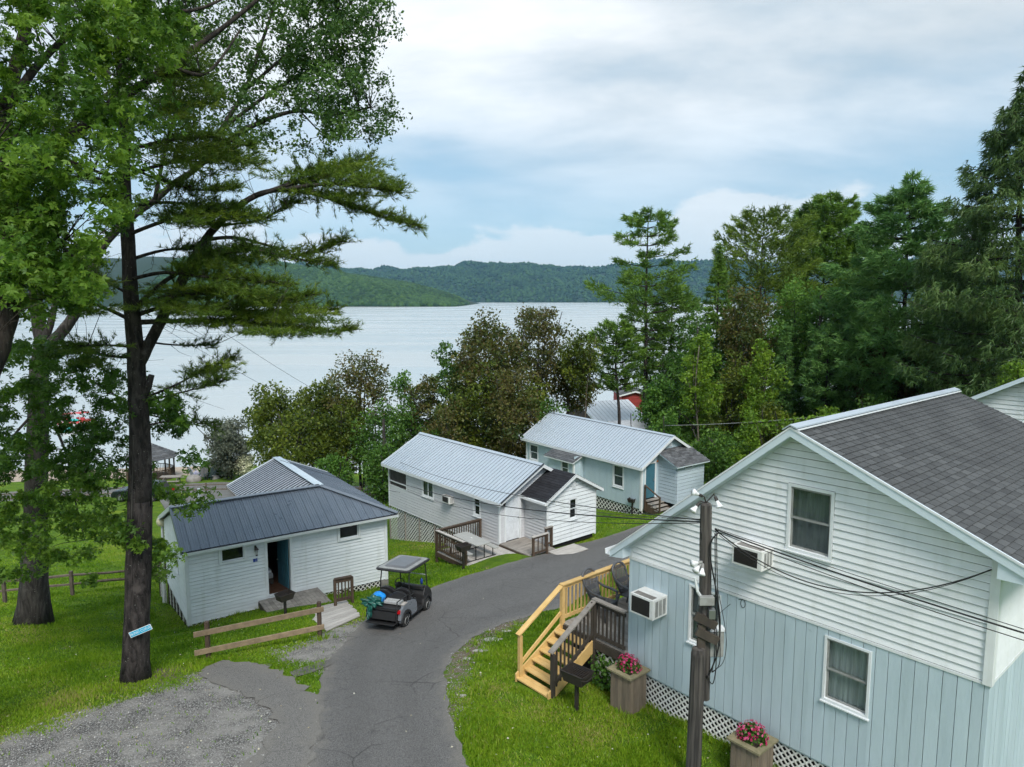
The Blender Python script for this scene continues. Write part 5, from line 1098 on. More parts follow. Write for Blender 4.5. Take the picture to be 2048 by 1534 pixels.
K(1572, 650, 53, 55, 'blue-green young spruce with a bare leader in front of the feathery tree', 'needle_blue', 412, .05, .5, (5, 7), .02, .05, .38, .07, 6, .27, style='spruce', group=GR)
B(1395, 600, 56, 70, 'deep green maple between the tall pine and the dark spruce', 'leaf_green', 413, (.1, 1), 52, .23, 66, 'bark_grey', .16, GR)
B(1800, 640, 50, 108, 'rust-coloured maple under the blue-green pine', 'leaf_rust', 414, (.2, 1), 52, .22, 90, 'bark_grey', .16, GR, squash=.6)
B(1690, 690, 52, 80, 'dark green maple in the shade under the pines', 'leaf_dark', 415, (.1, 1), 44, .22, 60, 'bark_grey', .14, GR)
K(1660, 640, 51, 60, 'small green hemlock with a bare lower trunk beneath the pines', 'needle_blue', 416, .45, .5, (5, 7), .05, .05, .42, .075, 6, .28, style='fir', group=GR, tr=.16)
B(1403, 660, 47, 44, 'bright lime-green young maple with a thin pale stem', 'leaf_lime', 417, (.36, 1), 60, .20, 48, 'bark_pale', .09, GR, sparse=.1)
B(1530, 668, 49, 52, 'lime-green young maple right of the thin pale stem', 'leaf_lime', 418, (.15, 1), 58, .20, 52, 'bark_pale', .09, GR)
B(1318, 730, 50, 50, 'mid green leafy tree behind the light blue cabin', 'leaf_green', 419, (.05, 1), 56, .21, 60, 'bark_grey', .13, GR)
B(1465, 700, 51, 60, 'olive understory tree between the two lime-green maples', 'leaf_olive', 420, (.0, 1), 48, .21, 50, 'bark_grey', .12, GR)
B(1335, 800, 47, 45, 'green shrub beside the gable of the light blue cabin', 'leaf_green', 421, (0, 1), 50, .19, 36, 'bark_grey', .06, GR, name='shrub', stems=3)
B(1440, 850, 44, 80, 'dense dark green hedge behind the light blue cabin', 'leaf_dark', 422, (0, 1), 60, .17, 66, 'bark_grey', .06, GR, name='shrub', stems=4)
B(1545, 790, 46, 52, 'olive shrub below the lime-green maple', 'leaf_olive', 423, (0, 1), 50, .19, 44, 'bark_grey', .06, GR, name='shrub', stems=3)
B(1660, 800, 43, 34, 'bright green vine-clad stump in front of the dark trunks', 'leaf_lime', 424, (0, 1), 55, .17, 30, 'bark_grey', .08, GR, name='shrub')
B(1760, 770, 44, 70, 'dark understory shrub behind the ridge of the shingle roof', 'leaf_dark', 425, (0, 1), 50, .19, 50, 'bark_grey', .06, GR, name='shrub', stems=3)
B(1900, 750, 42, 70, 'rust-brown shrub beside the dark spruce', 'leaf_rust', 426, (0, 1), 50, .19, 50, 'bark_grey', .06, GR, name='shrub', stems=3)
K(2068, 130, 40, 205, 'huge dark drooping spruce at the right edge', 'needle_dark', 427, .06, .66, (6, 8), .06, .16, .44, .06, 7, .20, style='spruce', group=GR, tr=.36, hang=.6, prof_=[(0,.95),(.25,1.0),(.45,.9),(.6,.72),(.75,.5),(.88,.28),(1,.05)])
B(2040, 700, 34, 40, 'light green branch end at the right edge above the neighbour roof', 'leaf_lime', 428, (.3, 1), 30, .17, 18, 'bark_grey', .06, GR, name='shrub')
# darker fill behind and below
B(1350, 690, 60, 66, 'deep green thicket behind the lime-green maple', 'leaf_dark', 442, (0, 1), 44, .24, 56, 'bark_grey', .1, GR, name='shrub', stems=3)
B(1480, 640, 61, 80, 'dark thicket behind the two lime-green maples', 'leaf_dark', 443, (0, 1), 44, .24, 64, 'bark_grey', .1, GR, name='shrub', stems=3)
B(1590, 690, 58, 60, 'shaded thicket behind the young blue-green spruce', 'leaf_dark', 444, (.12, 1), 44, .23, 52, 'bark_grey', .1, GR, stems=2)
B(1730, 600, 64, 90, 'deep green crown deep in the woods behind the bare trunks', 'leaf_dark', 445, (.3, 1), 46, .25, 66, 'bark_grey', .14, GR, stems=2)
B(1880, 620, 56, 90, 'brown-green maple between the blue pine and the dark spruce', 'leaf_bronze', 446, (.05, 1), 46, .23, 70, 'bark_grey', .12, GR, stems=2)
B(1985, 600, 50, 90, 'dark olive mass behind the drooping spruce', 'leaf_olive', 447, (.0, 1), 46, .23, 66, 'bark_grey', .12, GR, stems=2)
for i, (u, y, h) in enumerate([(1632, 52, 13), (1738, 56, 12), (1772, 60, 14), (1695, 62, 12), (1850, 58, 13)]):
    p = at(u, 800, y); z = gz(p.x, p.y); t_ = tree_thing('bare_trunk', ['thin dark trunk left of the vine-clad stump', 'dark trunk directly behind the shingle ridge', 'dark trunk just right of the trunk behind the ridge', 'far dark trunk between the two nearer trunks', 'right-most dark trunk under the blue pine'][i], (p.x, p.y, z - .1), GR); mb = MB(); random.seed(i)
    limb(mb, [(p.x, p.y, z - .1), (p.x + .1, p.y, z + h * .5), (p.x - .05, p.y, z + h)], .17, .07, 7, .05, 4)
    for k in range(9):
        zz_ = z + h * random.uniform(.35, .95); a = random.uniform(0, 6.28); l = random.uniform(.6, 1.6); mb.tube([(p.x, p.y, zz_), (p.x + math.cos(a) * l, p.y + math.sin(a) * l, zz_ + random.uniform(-.2, .5))], [.03, .008], 4, cap=False)
    put(mb, 'trunk', M['bark_grey'], t_)
# ================================================================== cabin with the open door (front left)
JX, JY, JA = -11.26, 23.57, R(33.9)
J = thing('metal_roofed_cabin', 'white-sided cabin with slate blue metal roof and its dark door standing open', 'cabin', (JX, JY, -1.45), JA)
MJ = Matrix.Translation((JX, JY, 0)) @ Matrix.Rotation(JA, 4, 'Z'); glJ = lambda x, y: gz(*(MJ @ Vector((x, y, 0))).xy)
WJ, DJ, ZB, ZT = 7.44, 4.7, -1.29, 1.40
wJ = FRONT(0, 0); DO = (2.75, 3.57, -.86, 1.14); W1 = (1.16, 1.93, .74, 1.20); W2 = (5.49, 6.26, .74, 1.23)
siding(J, wJ, .05, WJ - .05, ZB, ZT, M['vinyl_pale'], [big(W1, .07), big(W2, .07), (DO[0] - .08, DO[1] + .08, DO[2] - .02, DO[3] + .08)])
wJl = WM((0, 0, 0), (0, 1, 0), (-1, 0, 0)); RZ, RY = 2.50, 1.72
siding(J, wJl, .05, DJ, ZB, 2.4, M['vinyl_pale'], [(1.5, 2.1, .05, 1.2)], [(-.54, 1, ZT - .02), (.38, 1, RZ - .1 + .38 * RY)])
window(J, wJl, 1.58, 2.02, .14, 1.12, .07, cur='curtain')
wJr = WM((WJ, 0, 0), (0, 1, 0), (1, 0, 0)); siding(J, wJr, .05, 7.5, ZB, ZT, M['vinyl_pale'])
window(J, wJ, *W1, trim=.085, sash='one', cur='none', sill=False, depth=.075); window(J, wJ, *W2, trim=.085, sash='one', cur='none', sill=False, depth=.075)
for x, y in ((.02, .02), (WJ - .02, .02)): corner(J, x, y, ZB - .02, ZT, .12, 'trim')
# walls behind the siding, with a real doorway
core = MB(); core.box((.1, .1, ZB), (DO[0] - .05, .18, ZT)); core.box((DO[1] + .05, .1, ZB), (WJ - .1, .18, ZT)); core.box((DO[0] - .049, .1, DO[3] + .05), (DO[1] + .049, .18, ZT)); core.box((DO[0] - .049, .1, ZB), (DO[1] + .049, .18, DO[2] - .06))
core.box((.1, .181, ZB), (.18, DJ, ZT)); core.box((WJ - .18, .181, ZB), (WJ - .1, 7.5, ZT)); core.box((.181, DJ - .08, ZB), (3.4, DJ, ZT)); core.box((3.4, 7.42, ZB), (WJ - .181, 7.5, ZT)); core.box((3.35, DJ + .001, ZB), (3.43, 7.419, ZT))
core.build('wall_core', pmat('dim_interior_wall', (0.16, 0.13, 0.10), None, 3, .8, 0), J)
MB().box((.2, .2, DO[2] - .06), (WJ - .2, 7.4, DO[2] - .01)).build('floor', pmat('brown_floor', (0.10, 0.05, 0.03), None, 5, .5, 0), J)
MB().box((.2, .2, ZT - .05), (WJ - .2, 7.4, ZT - .01)).build('ceiling', pmat('dim_ceiling', (0.2, 0.19, 0.17), None, 3, .8, 0), J)
MB().box((2.2, 2.6, DO[2] - .01), (2.28, 4.5, ZT - .06)).build('partition', pmat('dim_partition', (0.12, 0.09, 0.06), None, 3, .8, 0), J)
fr = MB(wJ)
for a, b, c, d in ((DO[0] - .09, DO[0], DO[2] - .04, DO[3] + .09), (DO[1], DO[1] + .09, DO[2] - .04, DO[3] + .09), (DO[0], DO[1], DO[3], DO[3] + .09)): fr.box((a, -.16, c), (b, .04, d))
fr.box((DO[0], -.1, DO[2] - .05), (DO[1], .05, DO[2] - .012)); fr.build('door_frame', M['trim'], J, bevel=.004)
Td2 = Matrix.Translation((DO[1] - .01, .18, 0)) @ Matrix.Rotation(R(101), 4, 'Z')
dd = MB(Td2).box((0.0, 0, DO[2] + .005), (.80, .045, DO[3] - .005)); door = dd.build('door', M['teal_door'], J, bevel=.004)
for a, b in ((.1, .37), (.43, .7)):
    for c, d in ((-.7, -.05), (.1, 1.0)): MB(Td2).box((a, .044, c), (b, .056, d)).build('door_panel', M['teal_door'], door, bevel=.006)
MB(Td2).lathe([(0, 0), (.02, .0), (.012, .02), (.03, .04), (.03, .065), (0, .075)], 10, (.72, .045, .12), (0, 1, 0)).build('door_knob', M['steel'], door, smooth=True)
bed = thing('camp_bed', 'white-covered bed end seen through the open cabin door', 'bed', tuple(MJ @ Vector((3.0, 1.5, DO[2] - .01))), JA)
link('mattress', MB().box((-.55, -.5, .22), (.2, 1.2, .42)).mesh('mattress', M['curtain_pale'], bevel=.05), bed); link('bed_frame', MB().box((-.55, -.5, .05), (.2, 1.2, .219)).mesh('bed_frame', M['wood_black']), bed)
link('pillow', MB().box((-.35, -.48, .422), (.15, -.1, .55)).mesh('pillow', M['trim'], bevel=.05), bed)
for x in (-.5, .14):
    for y in (-.45, 1.14): link('leg', MB().box((x - .03, y - .03, 0), (x + .03, y + .03, .049)).mesh('leg', M['wood_black']), bed)
# roof of the front wing: front slope with hip at the right
ez, ey = 1.45, -.32; HS = 5.35; EX = 7.82
sl = math.hypot(RY - ey, RZ - ez); Vf = Vector((0, RY - ey, RZ - ez)) / sl
rF = MB(); rF.prism([(-.16, ey, ez - .03), (EX, ey, ez - .03), (HS, RY, RZ - .03), (-.16, RY, RZ - .03)], (0, .02, -.03)); rJ = rF.build('roof', M['rib'], J)
roof_panels(rJ, (-.16, ey, ez), (1, 0, 0), Vf, EX + .16, .305, lambda u: 0, lambda u: sl if u - .16 < HS else max(.0, sl * (EX + .16 - u) / (EX - HS)), M['metal_navy'], rib=.028)
mb = MB(); mb.prism([(-.16, RY + .01, RZ - .03), (HS, RY + .01, RZ - .03), (HS, DJ + .3, RZ - .38 * (DJ + .3 - RY) - .03), (-.16, DJ + .3, RZ - .38 * (DJ + .3 - RY) - .03)], (0, 0, .03)); mb.build('back_slope', M['metal_navy'], rJ)
# rear wing: ridge runs away from the viewer
RL = 7.85; EZ2 = 1.47; slx = EX - HS; sr = math.hypot(slx, RZ - EZ2)
roof_panels(rJ, (EX, ey, EZ2), (0, 1, 0), Vector((-slx, 0, RZ - EZ2)), RL - ey, .305, lambda u: 0, lambda u: sr if u > RY - ey else max(.0, sr * u / (RY - ey)), M['metal_navy'], rib=.028, minor=False)
lx = 3.05; sl2 = math.hypot(HS - lx, RZ - EZ2)
roof_panels(rJ, (lx, RY + .35, EZ2), (0, 1, 0), Vector((HS - lx, 0, RZ - EZ2)), RL - RY - .35, .255, lambda u: 0, lambda u: sl2, M['metal_white'], rib=.006, minor=False, bigrib=.035)
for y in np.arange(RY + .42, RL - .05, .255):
    p = Vector((lx, y + .05, EZ2)); q = Vector((HS, y + .05, RZ)); n_ = Vector((-(RZ - EZ2), 0, HS - lx)).normalized() * .008; MB().beam(p + n_, q + n_, .105, .016).build('rib_shade_strip', M['rib'], rJ)  # dark strips: shaded sides of the corrugation put in as colour
MB().beam((HS, RY, RZ + .04), (HS, RL + .02, RZ + .04), .34, .02).build('ridge_cap', M['trim_blue'], rJ); MB().beam((-.17, RY, RZ + .035), (HS, RY, RZ + .035), .26, .03).build('ridge_cap', M['metal_navy'], rJ)
MB().beam((HS, RY, RZ + .035), (EX, ey, ez + .045), .24, .025).build('hip_cap', M['metal_navy'], rJ)
MB().beam((lx + .02, RL, EZ2 + .01), (HS, RL, RZ + .03), .14, .05).build('rake_trim', M['trim'], rJ); MB().beam((HS, RL, RZ + .03), (EX - .02, RL, EZ2 + .01), .14, .05).build('rake_trim', M['trim'], rJ)
MB().beam((lx, RY + .35, EZ2 - .05), (lx, RL, EZ2 - .05), .06, .1).build('eave_board', M['wood_grey'], rJ)
MB().beam((-.165, ey - .02, ez - .02), (-.165, RY, RZ + .0), .05, .15).build('rake_trim', M['metal_navy'], rJ)
MB().beam((-.165, RY, RZ), (-.165, DJ + .3, RZ - .38 * (DJ + .3 - RY)), .05, .15).build('rake_trim', M['trim'], rJ)
gt = MB(); gt.prism([(-.16, ey + .01, ez - .13), (-.16, ey - .09, ez - .12), (-.16, ey - .11, ez - .02), (-.16, ey - .095, ez - .02), (-.16, ey - .08, ez - .105), (-.16, ey + .01, ez - .115)], (EX + .16, 0, 0)); gt.build('gutter', M['trim'], J)
MB().box((-.15, ey + .012, ez - .13), (EX - .05, .05, ez - .11)).build('soffit', M['trim'], J); MB().box((WJ + .03, .051, EZ2 - .13), (EX - .03, 7.6, EZ2 - .11)).build('soffit', M['trim'], J); MB().box((EX - .03, ey + .05, EZ2 - .15), (EX + .0, RL - .05, EZ2 - .02)).build('eave_board', M['trim'], J)
MB().prism([(3.4, 7.5, ZT - .02), (WJ, 7.5, ZT - .02), (HS, 7.5, RZ - .1)], (0, -.05, 0)).build('rear_gable', M['vinyl_pale'], J)
lattice(J, FRONT(0, .03), .06, WJ - .15, lambda s: glJ(s, 0) - .04, ZB - .01, M['pvc'], .13, .035)
lattice(J, WM((.03, 0, 0), (0, 1, 0), (-1, 0, 0)), .06, DJ, lambda s: glJ(0, s) - .05, ZB - .01, M['pvc'], .12, .035, joined=True)
for k in range(7): post(J, .0, .05 + k * .76, glJ(0, .05 + k * .76) - .1, ZB, .05, M['wood_black'], 'skirt_batten')
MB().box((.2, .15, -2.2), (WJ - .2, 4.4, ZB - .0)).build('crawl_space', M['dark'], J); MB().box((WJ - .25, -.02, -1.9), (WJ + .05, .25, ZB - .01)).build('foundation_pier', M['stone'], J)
# side porch at the back left with white-capped railing
pz_ = -1.2
deck_boards(J, -.05, 3.2, DJ + .05, DJ + 1.9, pz_, M['wood_grey'], 'y')
railing(J, (-.05, DJ + .1), (-.05, DJ + 1.9), pz_ + 1.0, pz_ + .12, M['wood_brown'], M['trim'], step=.14); railing(J, (-.05, DJ + 1.9), (3.2, DJ + 1.9), pz_ + 1.0, pz_ + .12, M['wood_brown'], M['trim'], step=.14)
post(J, -.05, DJ + 1.9, -2.9, pz_ + 1.0, .1, M['wood_black'], 'porch_post')
lattice(J, WM((-.06, DJ, 0), (0, 1, 0), (-1, 0, 0)), .05, 1.9, lambda s: glJ(0, DJ + s) - .1, pz_ - .05, M['pvc'], .12, .035, joined=True)
# lantern and number plate
ln = thing('wall_lantern', 'black carriage lantern beside the open door', 'lantern', tuple(MJ @ Vector((2.33, -.03, .78))), JA)
link('bracket', MB().box((-.03, -.03, .12), (.03, .03, .34)).mesh('b', M['iron']), ln); link('arm', MB().tube([(0, 0, .30), (0, -.10, .36), (0, -.16, .30)], .012, 6).mesh('a', M['iron']), ln)
link('lamp_glass', MB().lathe([(.035, 0), (.06, .17)], 8, (0, -.16, .06)).mesh('g', M['curtain_pale']), ln); link('lamp_roof', MB().lathe([(.085, 0), (.07, .03), (.02, .09), (0, .11)], 8, (0, -.16, .235)).mesh('r', M['iron']), ln); link('finial', MB().lathe([(.0, 0), (.04, .01), (.04, .055)], 8, (0, -.16, 0)).mesh('f', M['iron']), ln)
def text_obj(txt, size, mat, name, parent, Mx, depth=.002, sx=1.0):
    c = bpy.data.curves.new(name, 'FONT'); c.body = txt; c.size = size; c.extrude = depth; c.align_x = 'CENTER'; c.align_y = 'CENTER'
    o = bpy.data.objects.new(name, c); COL.objects.link(o); dg = bpy.context.evaluated_depsgraph_get(); me = bpy.data.meshes.new_from_object(o.evaluated_get(dg)); bpy.data.objects.remove(o)
    me.transform(Mx @ Matrix.Diagonal((sx, 1, 1, 1))); me.materials.clear(); me.materials.append(mat); return link(name, me, parent)
UPR = Matrix.Rotation(math.pi / 2, 4, 'X')               # text facing -y
M['blue_enamel'] = pmat('blue_enamel', (0.01, 0.05, 0.30), None, 4, .4, 0); M['sign_white'] = pmat('sign_white', (0.75, .76, .76), None, 4, .5, 0); M['sign_blue'] = pmat('bright_blue_sign', (0.02, 0.40, 0.62), (0.02, .36, .57), 4, .45, 0)
np_ = thing('letter_plate', 'small blue plate with the white letter J beside the door', 'sign', tuple(MJ @ Vector((2.31, -.03, .58))), JA)
link('plate', MB().box((-.075, -.012, -.06), (.075, .0, .06)).mesh('plate', M['blue_enamel']), np_); text_obj('J', .10, M['sign_white'], 'letter', np_, Matrix.Translation((0.02, -.015, 0)) @ UPR)
# walkway boards to the door
wk = thing('board_walkway', 'grey plank platform and pale ramp leading from the lane to the open door', 'walkway', (JX, JY, -1.2), JA)
deck_boards(wk, 2.35, 4.55, -1.75, -.06, DO[2] - .10, M['wood_grey'], 'y', w=.14)
MB().box((2.37, -1.74, DO[2] - .32), (4.5, -1.70, DO[2] - .14)).build('rim_joist', M['wood_black'], wk); MB().box((2.33, -1.74, DO[2] - .32), (2.37, -.1, DO[2] - .14)).build('rim_joist', M['wood_black'], wk)
rp = [MJ.inverted() @ gp(u, v, .06) for u, v in ((656, 1258), (722, 1229))]; top = [Vector((4.0, -1.85, DO[2] - .06)), Vector((5.0, -.75, DO[2] - .06))]
mi = MJ.inverted(); q0, q1 = mi @ gp(655, 1260, .05), mi @ gp(722, 1230, .05); q2, q3 = mi @ atz(690, 1200, DO[2] + .10), mi @ atz(600, 1222, DO[2] + .10)
nb_ = 11
for k in range(nb_):
    t0, t1 = k / nb_, (k + .93) / nb_; a, b_, c, d = q0.lerp(q3, t0), q1.lerp(q2, t0), q1.lerp(q2, t1), q0.lerp(q3, t1)
    j = (b_ - a).normalized() * random.uniform(-.05, .05); mb = MB(); mb.prism([a + j, b_ + j, c + j, d + j], (0, 0, -.035)); mb.build('ramp_board', M['wood_pale'], wk)
for s_, e_ in ((q0, q3), (q1, q2)): MB().beam(s_ - Vector((0, 0, .12)), e_ - Vector((0, 0, .12)), .04, .14).build('ramp_joist', M['wood_black'], wk)
g1, g2 = mi @ atz(674, 1215, -.85), mi @ atz(700, 1208, -.85)
gA, gB = mi @ gp(671, 1213), mi @ gp(705, 1206)
for p in (gA, gB): post(wk, p.x, p.y, p.z - .1, p.z + .98, .09, M['wood_brown'], 'guard_post')
MB().beam(gA + Vector((0, 0, 1.0)), gB + Vector((0, 0, 1.0)), .15, .035).build('guard_cap', M['wood_brown'], wk)
MB().beam(gA + Vector((0, 0, .9)), gB + Vector((0, 0, .9)), .03, .12).build('guard_rail', M['wood_brown'], wk); MB().beam(gA + Vector((0, 0, .22)), gB + Vector((0, 0, .22)), .03, .12).build('guard_rail', M['wood_brown'], wk)
for k in range(4): p = gA.lerp(gB, (k + 1) / 5); MB().box((p.x - .02, p.y - .02, p.z + .2), (p.x + .02, p.y + .02, p.z + .88)).build('baluster', M['wood_brown'], wk)
# ================================================================== lattice-skirted cabin in the middle
CX, CY, CA = -.56, 30.85, R(40.5)       # local x along the gable, y back along the long wall
C2 = thing('grey_metal_roof_cabin', 'long grey-sided cabin with pale metal roof, lattice skirt and small gabled wing', 'cabin', (CX, CY, -1.1), CA)
MC = Matrix.Translation((CX, CY, 0)) @ Matrix.Rotation(CA, 4, 'Z'); glC = lambda x, y: gz(*(MC @ Vector((x, y, 0))).xy)
WC, LC, CB, CT = 4.7, 9.55, -.93, 1.02; PC, PZ, SC_ = 2.35, 2.40, .53
wg = FRONT(0, 0); wlg = WM((0, 0, 0), (0, 1, 0), (-1, 0, 0))
DR = (.35, 1.16, -.90, 1.08); V1 = (5.25, 6.15, .02, .86); V2 = (1.42, 1.84, .02, .92); PO = (7.75, LC - .08, -.08, .92)
siding(C2, wlg, .05, LC, CB - .38, CT - .02, M['vinyl_grey'], [big(V1, .08), big(V2, .08), PO], h=.145, gap=.02)
siding(C2, wg, .05, WC - .05, CB, 2.4, M['vinyl_grey'], [(DR[0] - .08, DR[1] + .08, DR[2] - .1, DR[3] + .08)], [(-SC_, 1, PZ - .1 - SC_ * PC), (SC_, 1, PZ - .1 + SC_ * PC)], h=.117)
siding(C2, WM((WC, 0, 0), (0, 1, 0), (1, 0, 0)), .05, LC, CB, CT, M['vinyl_grey'], h=.117)
for x, y in ((.02, .02), (.02, LC - .02), (WC - .02, .02)): corner(C2, x, y, CB - (.38 if y > 1 else .1), CT, .1)
MB().prism([(.1, .1, CB), (WC - .1, .1, CB), (WC - .1, .1, CT - .05), (PC, .1, PZ - .25), (.1, .1, CT - .05)], (0, 7.6, 0)).build('wall_core', M['dark'], C2)
window(C2, wlg, V1[0], V1[1], V1[2], V1[3], .08, sash='v', cur='curtain'); window(C2, wlg, *V2, trim=.08, sash='h', cur='none')
pf = MB(wlg)
for a, b, c, d in ((PO[0] - .05, PO[0], PO[2] - .05, PO[3] + .03), (PO[0], PO[1], PO[2] - .06, PO[2]), (PO[1], PO[1] + .06, PO[2] - .05, PO[3] + .03), (PO[0], PO[1], .12, .16)): pf.box((a, -.04, c), (b, .03, d))
sp = pf.build('porch_screen_frame', M['trim'], C2); MB(wlg).add([(PO[0], -.03, PO[2]), (PO[1], -.03, PO[2]), (PO[1], -.03, PO[3]), (PO[0], -.03, PO[3])], [(0, 1, 2, 3)]).build('insect_screen', M['screen'], sp)
MB().box((.3, LC - 1.7, CB), (WC - .3, LC - 1.62, CT)).build('porch_back_wall', M['vinyl_grey'], C2); siding(C2, WM((0, LC, 0), (1, 0, 0), (0, 1, 0)), .05, WC - .05, CB - .38, -.05, M['vinyl_grey'], h=.117)
df = MB(wg)
for a, b, c, d in ((DR[0] - .09, DR[0], DR[2] - .03, DR[3] + .09), (DR[1], DR[1] + .09, DR[2] - .03, DR[3] + .09), (DR[0], DR[1], DR[3], DR[3] + .09)): df.box((a, -.05, c), (b, .04, d))
df.build('door_frame', M['trim'], C2); dr = MB(wg).box((DR[0], -.04, DR[2]), (DR[1], 0.0, DR[3])).build('door', M['white_door'], C2)
for a, b in ((.1, .36), (.45, .71)):
    for c, d in ((.12, .75), (.9, 1.55), (1.65, 1.88)): MB(wg).box((DR[0] + a, -.001, DR[2] + c), (DR[0] + b, .010, DR[2] + d)).build('door_panel', M['white_door'], dr, bevel=.004)
MB(wg).lathe([(0, 0), (.02, 0), (.03, .03), (.03, .05), (0, .06)], 8, (DR[1] - .07, 0, .08), (0, 1, 0)).build('door_knob', M['steel'], dr)
def gable_roof(par, x0, x1, px, pz, sl_, y0, y1, mat, w=.30, rake='trim', capm='metal_pale', eave=True):
    zL, zR = pz - sl_ * (px - x0), pz - sl_ * (x1 - px); r = MB()
    r.prism([(x0, y0 + .02, zL - .02), (px, y0 + .02, pz - .02), (x1, y0 + .02, zR - .02), (x1, y0 + .02, zR - .06), (px, y0 + .02, pz - .06), (x0, y0 + .02, zL - .06)], (0, y1 - y0 - .04, 0)); o = r.build('roof', M['rib'], par)
    if mat is not None:
        roof_panels(o, (x0, y0, zL), (0, 1, 0), Vector((px - x0, 0, pz - zL)), y1 - y0, w, lambda u: 0, lambda u: math.hypot(px - x0, pz - zL), mat, rib=.03, minor=False, bigrib=.03, seam=.024)
        roof_panels(o, (x1, y0, zR), (0, 1, 0), Vector((px - x1, 0, pz - zR)), y1 - y0, w, lambda u: 0, lambda u: math.hypot(x1 - px, pz - zR), mat, rib=.03, minor=False, bigrib=.03, seam=.024)
        MB().prism([(px - .14, y0 - .01, pz - .02), (px, y0 - .01, pz + .055), (px + .14, y0 - .01, pz - .02), (px, y0 - .01, pz + .035)], (0, y1 - y0 + .02, 0)).build('ridge_cap', M[capm], o)
    for a, za in ((x0, zL), (x1, zR)):
        MB().prism([(a, y0 - .005, za + .02), (px, y0 - .005, pz + .02), (px, y0 - .005, pz - .14), (a, y0 - .005, za - .14)], (0, .025, 0)).build('rake_board', M[rake], o)
        MB().prism([(a, y1 + .005, za + .02), (px, y1 + .005, pz + .02), (px, y1 + .005, pz - .14), (a, y1 + .005, za - .14)], (0, -.025, 0)).build('rake_board', M[rake], o)
        if eave: MB().box((a - .012, y0 + .03, za - .15), (a + .012, y1 - .03, za - .005)).build('eave_board', M[rake], o)
    return o
gable_roof(C2, -.24, WC + .24, PC, PZ, SC_, -.34, LC + .42, M['metal_pale'], .245)
MB().beam((-.23, -.37, PZ - SC_ * 2.59 + .03), (PC, -.37, PZ + .05), .05, .05).build('rake_flashing', M['rib'], C2)
# gabled wing at the right of the door
X0, X1, YF, PX, PZ2 = 1.50, 4.62, -1.54, 3.06, 2.10
wa = FRONT(0, YF); AWn = (2.88, 3.30, .0, .90); sA = .53
siding(C2, wa, X0 + .05, X1 - .05, CB - .1, 2.0, M['vinyl_pale'], [big(AWn, .06)], [(-sA, 1, PZ2 - .1 - sA * PX), (sA, 1, PZ2 - .1 + sA * PX)], h=.18, gap=.024)
siding(C2, WM((X0, YF, 0), (0, 1, 0), (-1, 0, 0)), .05, -YF - .02, CB - .1, 1.08, M['vinyl_grey'], h=.145, gap=.02); siding(C2, WM((X1, YF, 0), (0, 1, 0), (1, 0, 0)), .05, -YF, CB - .1, 1.08, M['vinyl_grey'], h=.117)
MB().prism([(X0 + .08, YF + .09, CB - .3), (X1 - .08, YF + .09, CB - .3), (X1 - .08, YF + .09, 1.1), (PX, YF + .09, PZ2 - .2), (X0 + .08, YF + .09, 1.1)], (0, -YF - .05, 0)).build('wing_core', M['dark'], C2)
for x in (X0 + .02, X1 - .02): corner(C2, x, YF + .02, CB - .14, 1.15, .09)
window(C2, wa, *AWn, trim=.065, sash='h', cur='none')
for k in range(5): MB(wa).box((3.0, .015, 1.36 + k * .06), (3.24, .045, 1.40 + k * .06)).build('vent_louvre', M['trim'], C2)
wr = gable_roof(C2, X0 - .3, X1 + .3, PX, PZ2, sA, YF - .25, -.02, None)
for sx_, x_e in ((-1, X0 - .3), (1, X1 + .3)):
    L_ = math.hypot(PX - x_e, sA * (PX - X0 + .3)); nr = 14
    for k in range(nr):
        f0, f1 = k / nr, (k + 1.12) / nr; a = Vector((PX + (x_e - PX) * f0, 0, PZ2 - sA * abs(x_e - PX) * f0)); b_ = Vector((PX + (x_e - PX) * min(f1, 1), 0, PZ2 - sA * abs(x_e - PX) * min(f1, 1)))
        up = Vector((0, 0, .012)); mb = MB(); mb.prism([a + Vector((0, YF - .26, -.005)), b_ + Vector((0, YF - .26, .004)), b_ + Vector((0, YF - .26, .020)), a + Vector((0, YF - .26, .004))], (0, -YF + .23, 0)); mb.build('shingle_course', M['shingle_dark'], wr)
dsp = MB(); dsp.tube([(X0 - .26, YF - .2, 1.0), (X0 - .2, YF - .18, .9), (X0 - .06, YF - .04, .82), (X0 - .05, YF - .04, -.9)], .04, 6); dsp.build('downspout', M['trim'], C2)
gt = MB(); gt.box((X0 - .38, YF - .24, PZ2 - sA * (PX - X0 + .3) - .13), (X0 - .29, -.36, PZ2 - sA * (PX - X0 + .3) - .03)); gt.build('gutter', M['trim'], C2)
for k, (a, b) in enumerate(((2.2, 3.9), (3.95, 5.2), (5.25, 6.6), (6.65, 8.0), (8.05, LC))):
    lattice(C2, WM((.05, 0, 0), (0, 1, 0), (-1, 0, 0)), a, b - .04, lambda s: glC(0, s) - .05, CB - .40, M['pvc'], .15, .042, joined=True)
    post(C2, .02, b, glC(0, b) - .1, CB - .38, .06, M['wood_grey'], 'skirt_batten')
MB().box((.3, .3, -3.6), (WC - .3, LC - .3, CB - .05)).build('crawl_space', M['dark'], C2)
sl_ = thing('porch_lamp', 'small black porch lamp beside the white cabin door', 'lamp', tuple(MC @ Vector((.2, -.03, .75))), CA); link('lamp_body', MB().lathe([(.02, 0), (.05, .03), (.05, .12), (.07, .16), (0, .2)], 8, (0, -.08, 0)).mesh('b', M['iron']), sl_); link('bracket', MB().box((-.03, -.08, .1), (.03, 0, .14)).mesh('k', M['iron']), sl_)
Tc = MC @ Matrix.Translation((-.005, 3.75, .16)) @ Matrix.Rotation(-math.pi / 2, 4, 'Z')
